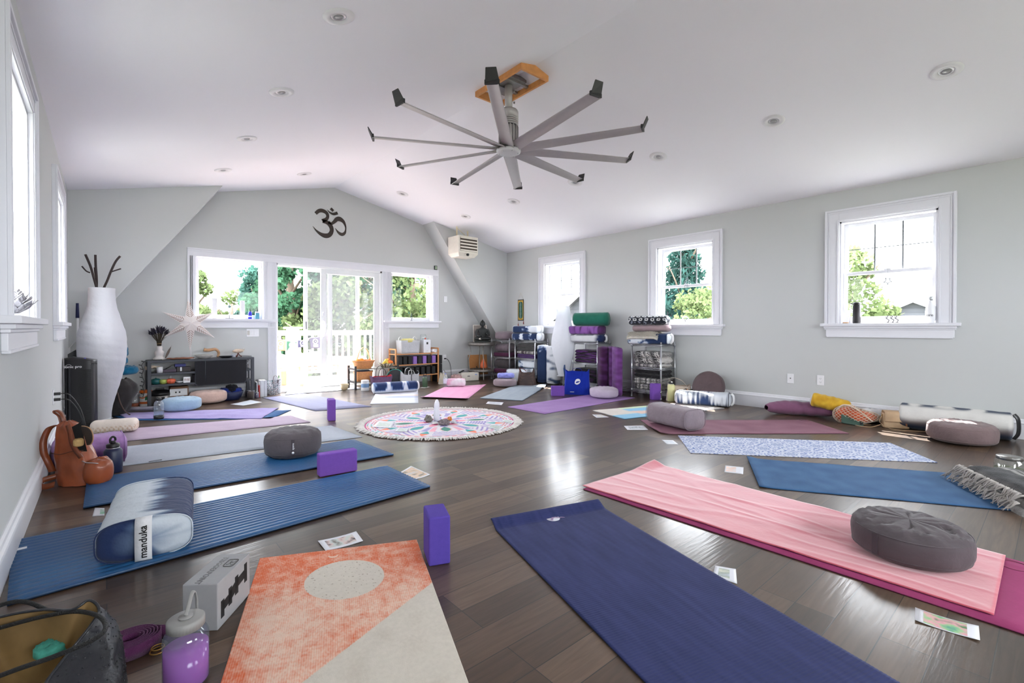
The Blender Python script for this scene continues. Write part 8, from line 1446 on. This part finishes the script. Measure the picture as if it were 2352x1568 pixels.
p = XP(1965, 660, 15); tree('green and yellow tree at the left of the nearest right window', 15, p.y + .3, -3.2, 1.35, 3.0, 7.2, LY, 6000, .14, 9)
p = XP(1572, 640, 19); tree('dark spruce standing behind the middle right window', 19, p.y, -3.2, 2.3, 4, 10.2, LS_, 9000, .34, 10, 'cone', 'spruce_tree')
p = XP(1618, 690, 16); tree('yellow green tree low in the middle right window', 16, p.y - .2, -3.2, 1.6, 2.6, 6.0, LY, 6000, .15, 11)
p = XP(1540, 690, 22); tree('green tree low at the left of the middle right window', 22, p.y, -3.2, 2.0, 2.6, 6.2, LG, 6000, .17, 12)
SID = mat('pale_siding', (66, 68, 74), .7, vary=.05); ROOF = mat('roof_shingle', (52, 52, 58), .85, vary=.12, vscale=8); WTR = mat('house_trim', (228, 228, 230), .6, vary=.03)
def house(label, x, y, z0, w_, dp, hwall, hroof, rz=0, win=True):
    t = thing('house', label, 'house', (x, y, z0), rz); m = MB(); m.bb((-dp / 2, -w_ / 2, 0), (dp / 2, w_ / 2, hwall)); m.add([(-dp / 2, -w_ / 2, hwall), (-dp / 2, w_ / 2, hwall), (-dp / 2, 0, hwall + hroof), (dp / 2, -w_ / 2, hwall), (dp / 2, w_ / 2, hwall), (dp / 2, 0, hwall + hroof)], [(0, 1, 2), (5, 4, 3), (0, 2, 5, 3), (1, 4, 5, 2)], None, False)
    for k in range(int((hwall + hroof) / .16)):
        z = k * .16; hw = w_ / 2 if z < hwall else w_ / 2 * (1 - (z - hwall) / hroof)
        if hw > .1: m.bb((-dp / 2 - .02, -hw, z), (-dp / 2, hw, z + .014))
    m.build('siding_wall', SID, t); m = MB(); e = .25
    for s_ in (-1, 1):
        a = Vector((0, s_ * (w_ / 2 + e), hwall - e * hroof / (w_ / 2))); b = Vector((0, 0, hwall + hroof)); vs = [(x_, q.y, q.z + dz) for dz in (0, .12) for q in (a, b) for x_ in (-dp / 2 - .35, dp / 2 + .35)]; m.add(vs, [(0, 1, 3, 2), (4, 6, 7, 5), (0, 4, 5, 1), (2, 3, 7, 6), (0, 2, 6, 4), (1, 5, 7, 3)], None, False)
    m.build('roof', ROOF, t); m = MB()
    for s_ in (-1, 1):
        a = Vector((-dp / 2 - .37, s_ * (w_ / 2 + e), hwall - e * hroof / (w_ / 2) - .08)); b = Vector((-dp / 2 - .37, 0, hwall + hroof - .08)); d = Vector((0, 0, .18)); m.add([a, b, b + d, a + d, a + Vector((.04, 0, 0)), b + Vector((.04, 0, 0)), b + d + Vector((.04, 0, 0)), a + d + Vector((.04, 0, 0))], [(0, 1, 2, 3), (7, 6, 5, 4), (0, 4, 5, 1), (3, 2, 6, 7)], None, False)
    m.build('fascia', WTR, t)
    if win: MB().bb((-dp / 2 - .05, -.75, hwall - .7), (-dp / 2 - .01, .75, hwall + .1)).build('window', WTR, t); MB().bb((-dp / 2 - .07, -.6, hwall - .6), (-dp / 2 - .04, .6, hwall - .1)).build('window_glass', mat('far_glass', (130, 140, 150), .2, vary=.1), t)
    return t
p = XP(2101, 690, 24); q = XP(2055, 720, 24); house('grey gabled house seen low in the nearest right window', 26, p.y, -3.2, 5.6, 4, 3.9, p.z + 3.2 - 3.9)
p = XP(1352, 668, 15); house('pale sided house with steep roof filling the far right window', 17, p.y, -3.2, 7.0, 4, 3.4, p.z + 3.2 - 3.4, win=False)
p = XP(1560, 722, 24); house('white low house under the trees in the middle right window', 26, p.y, -3.2, 9, 4, 3.6, p.z + 3.2 - 3.6)
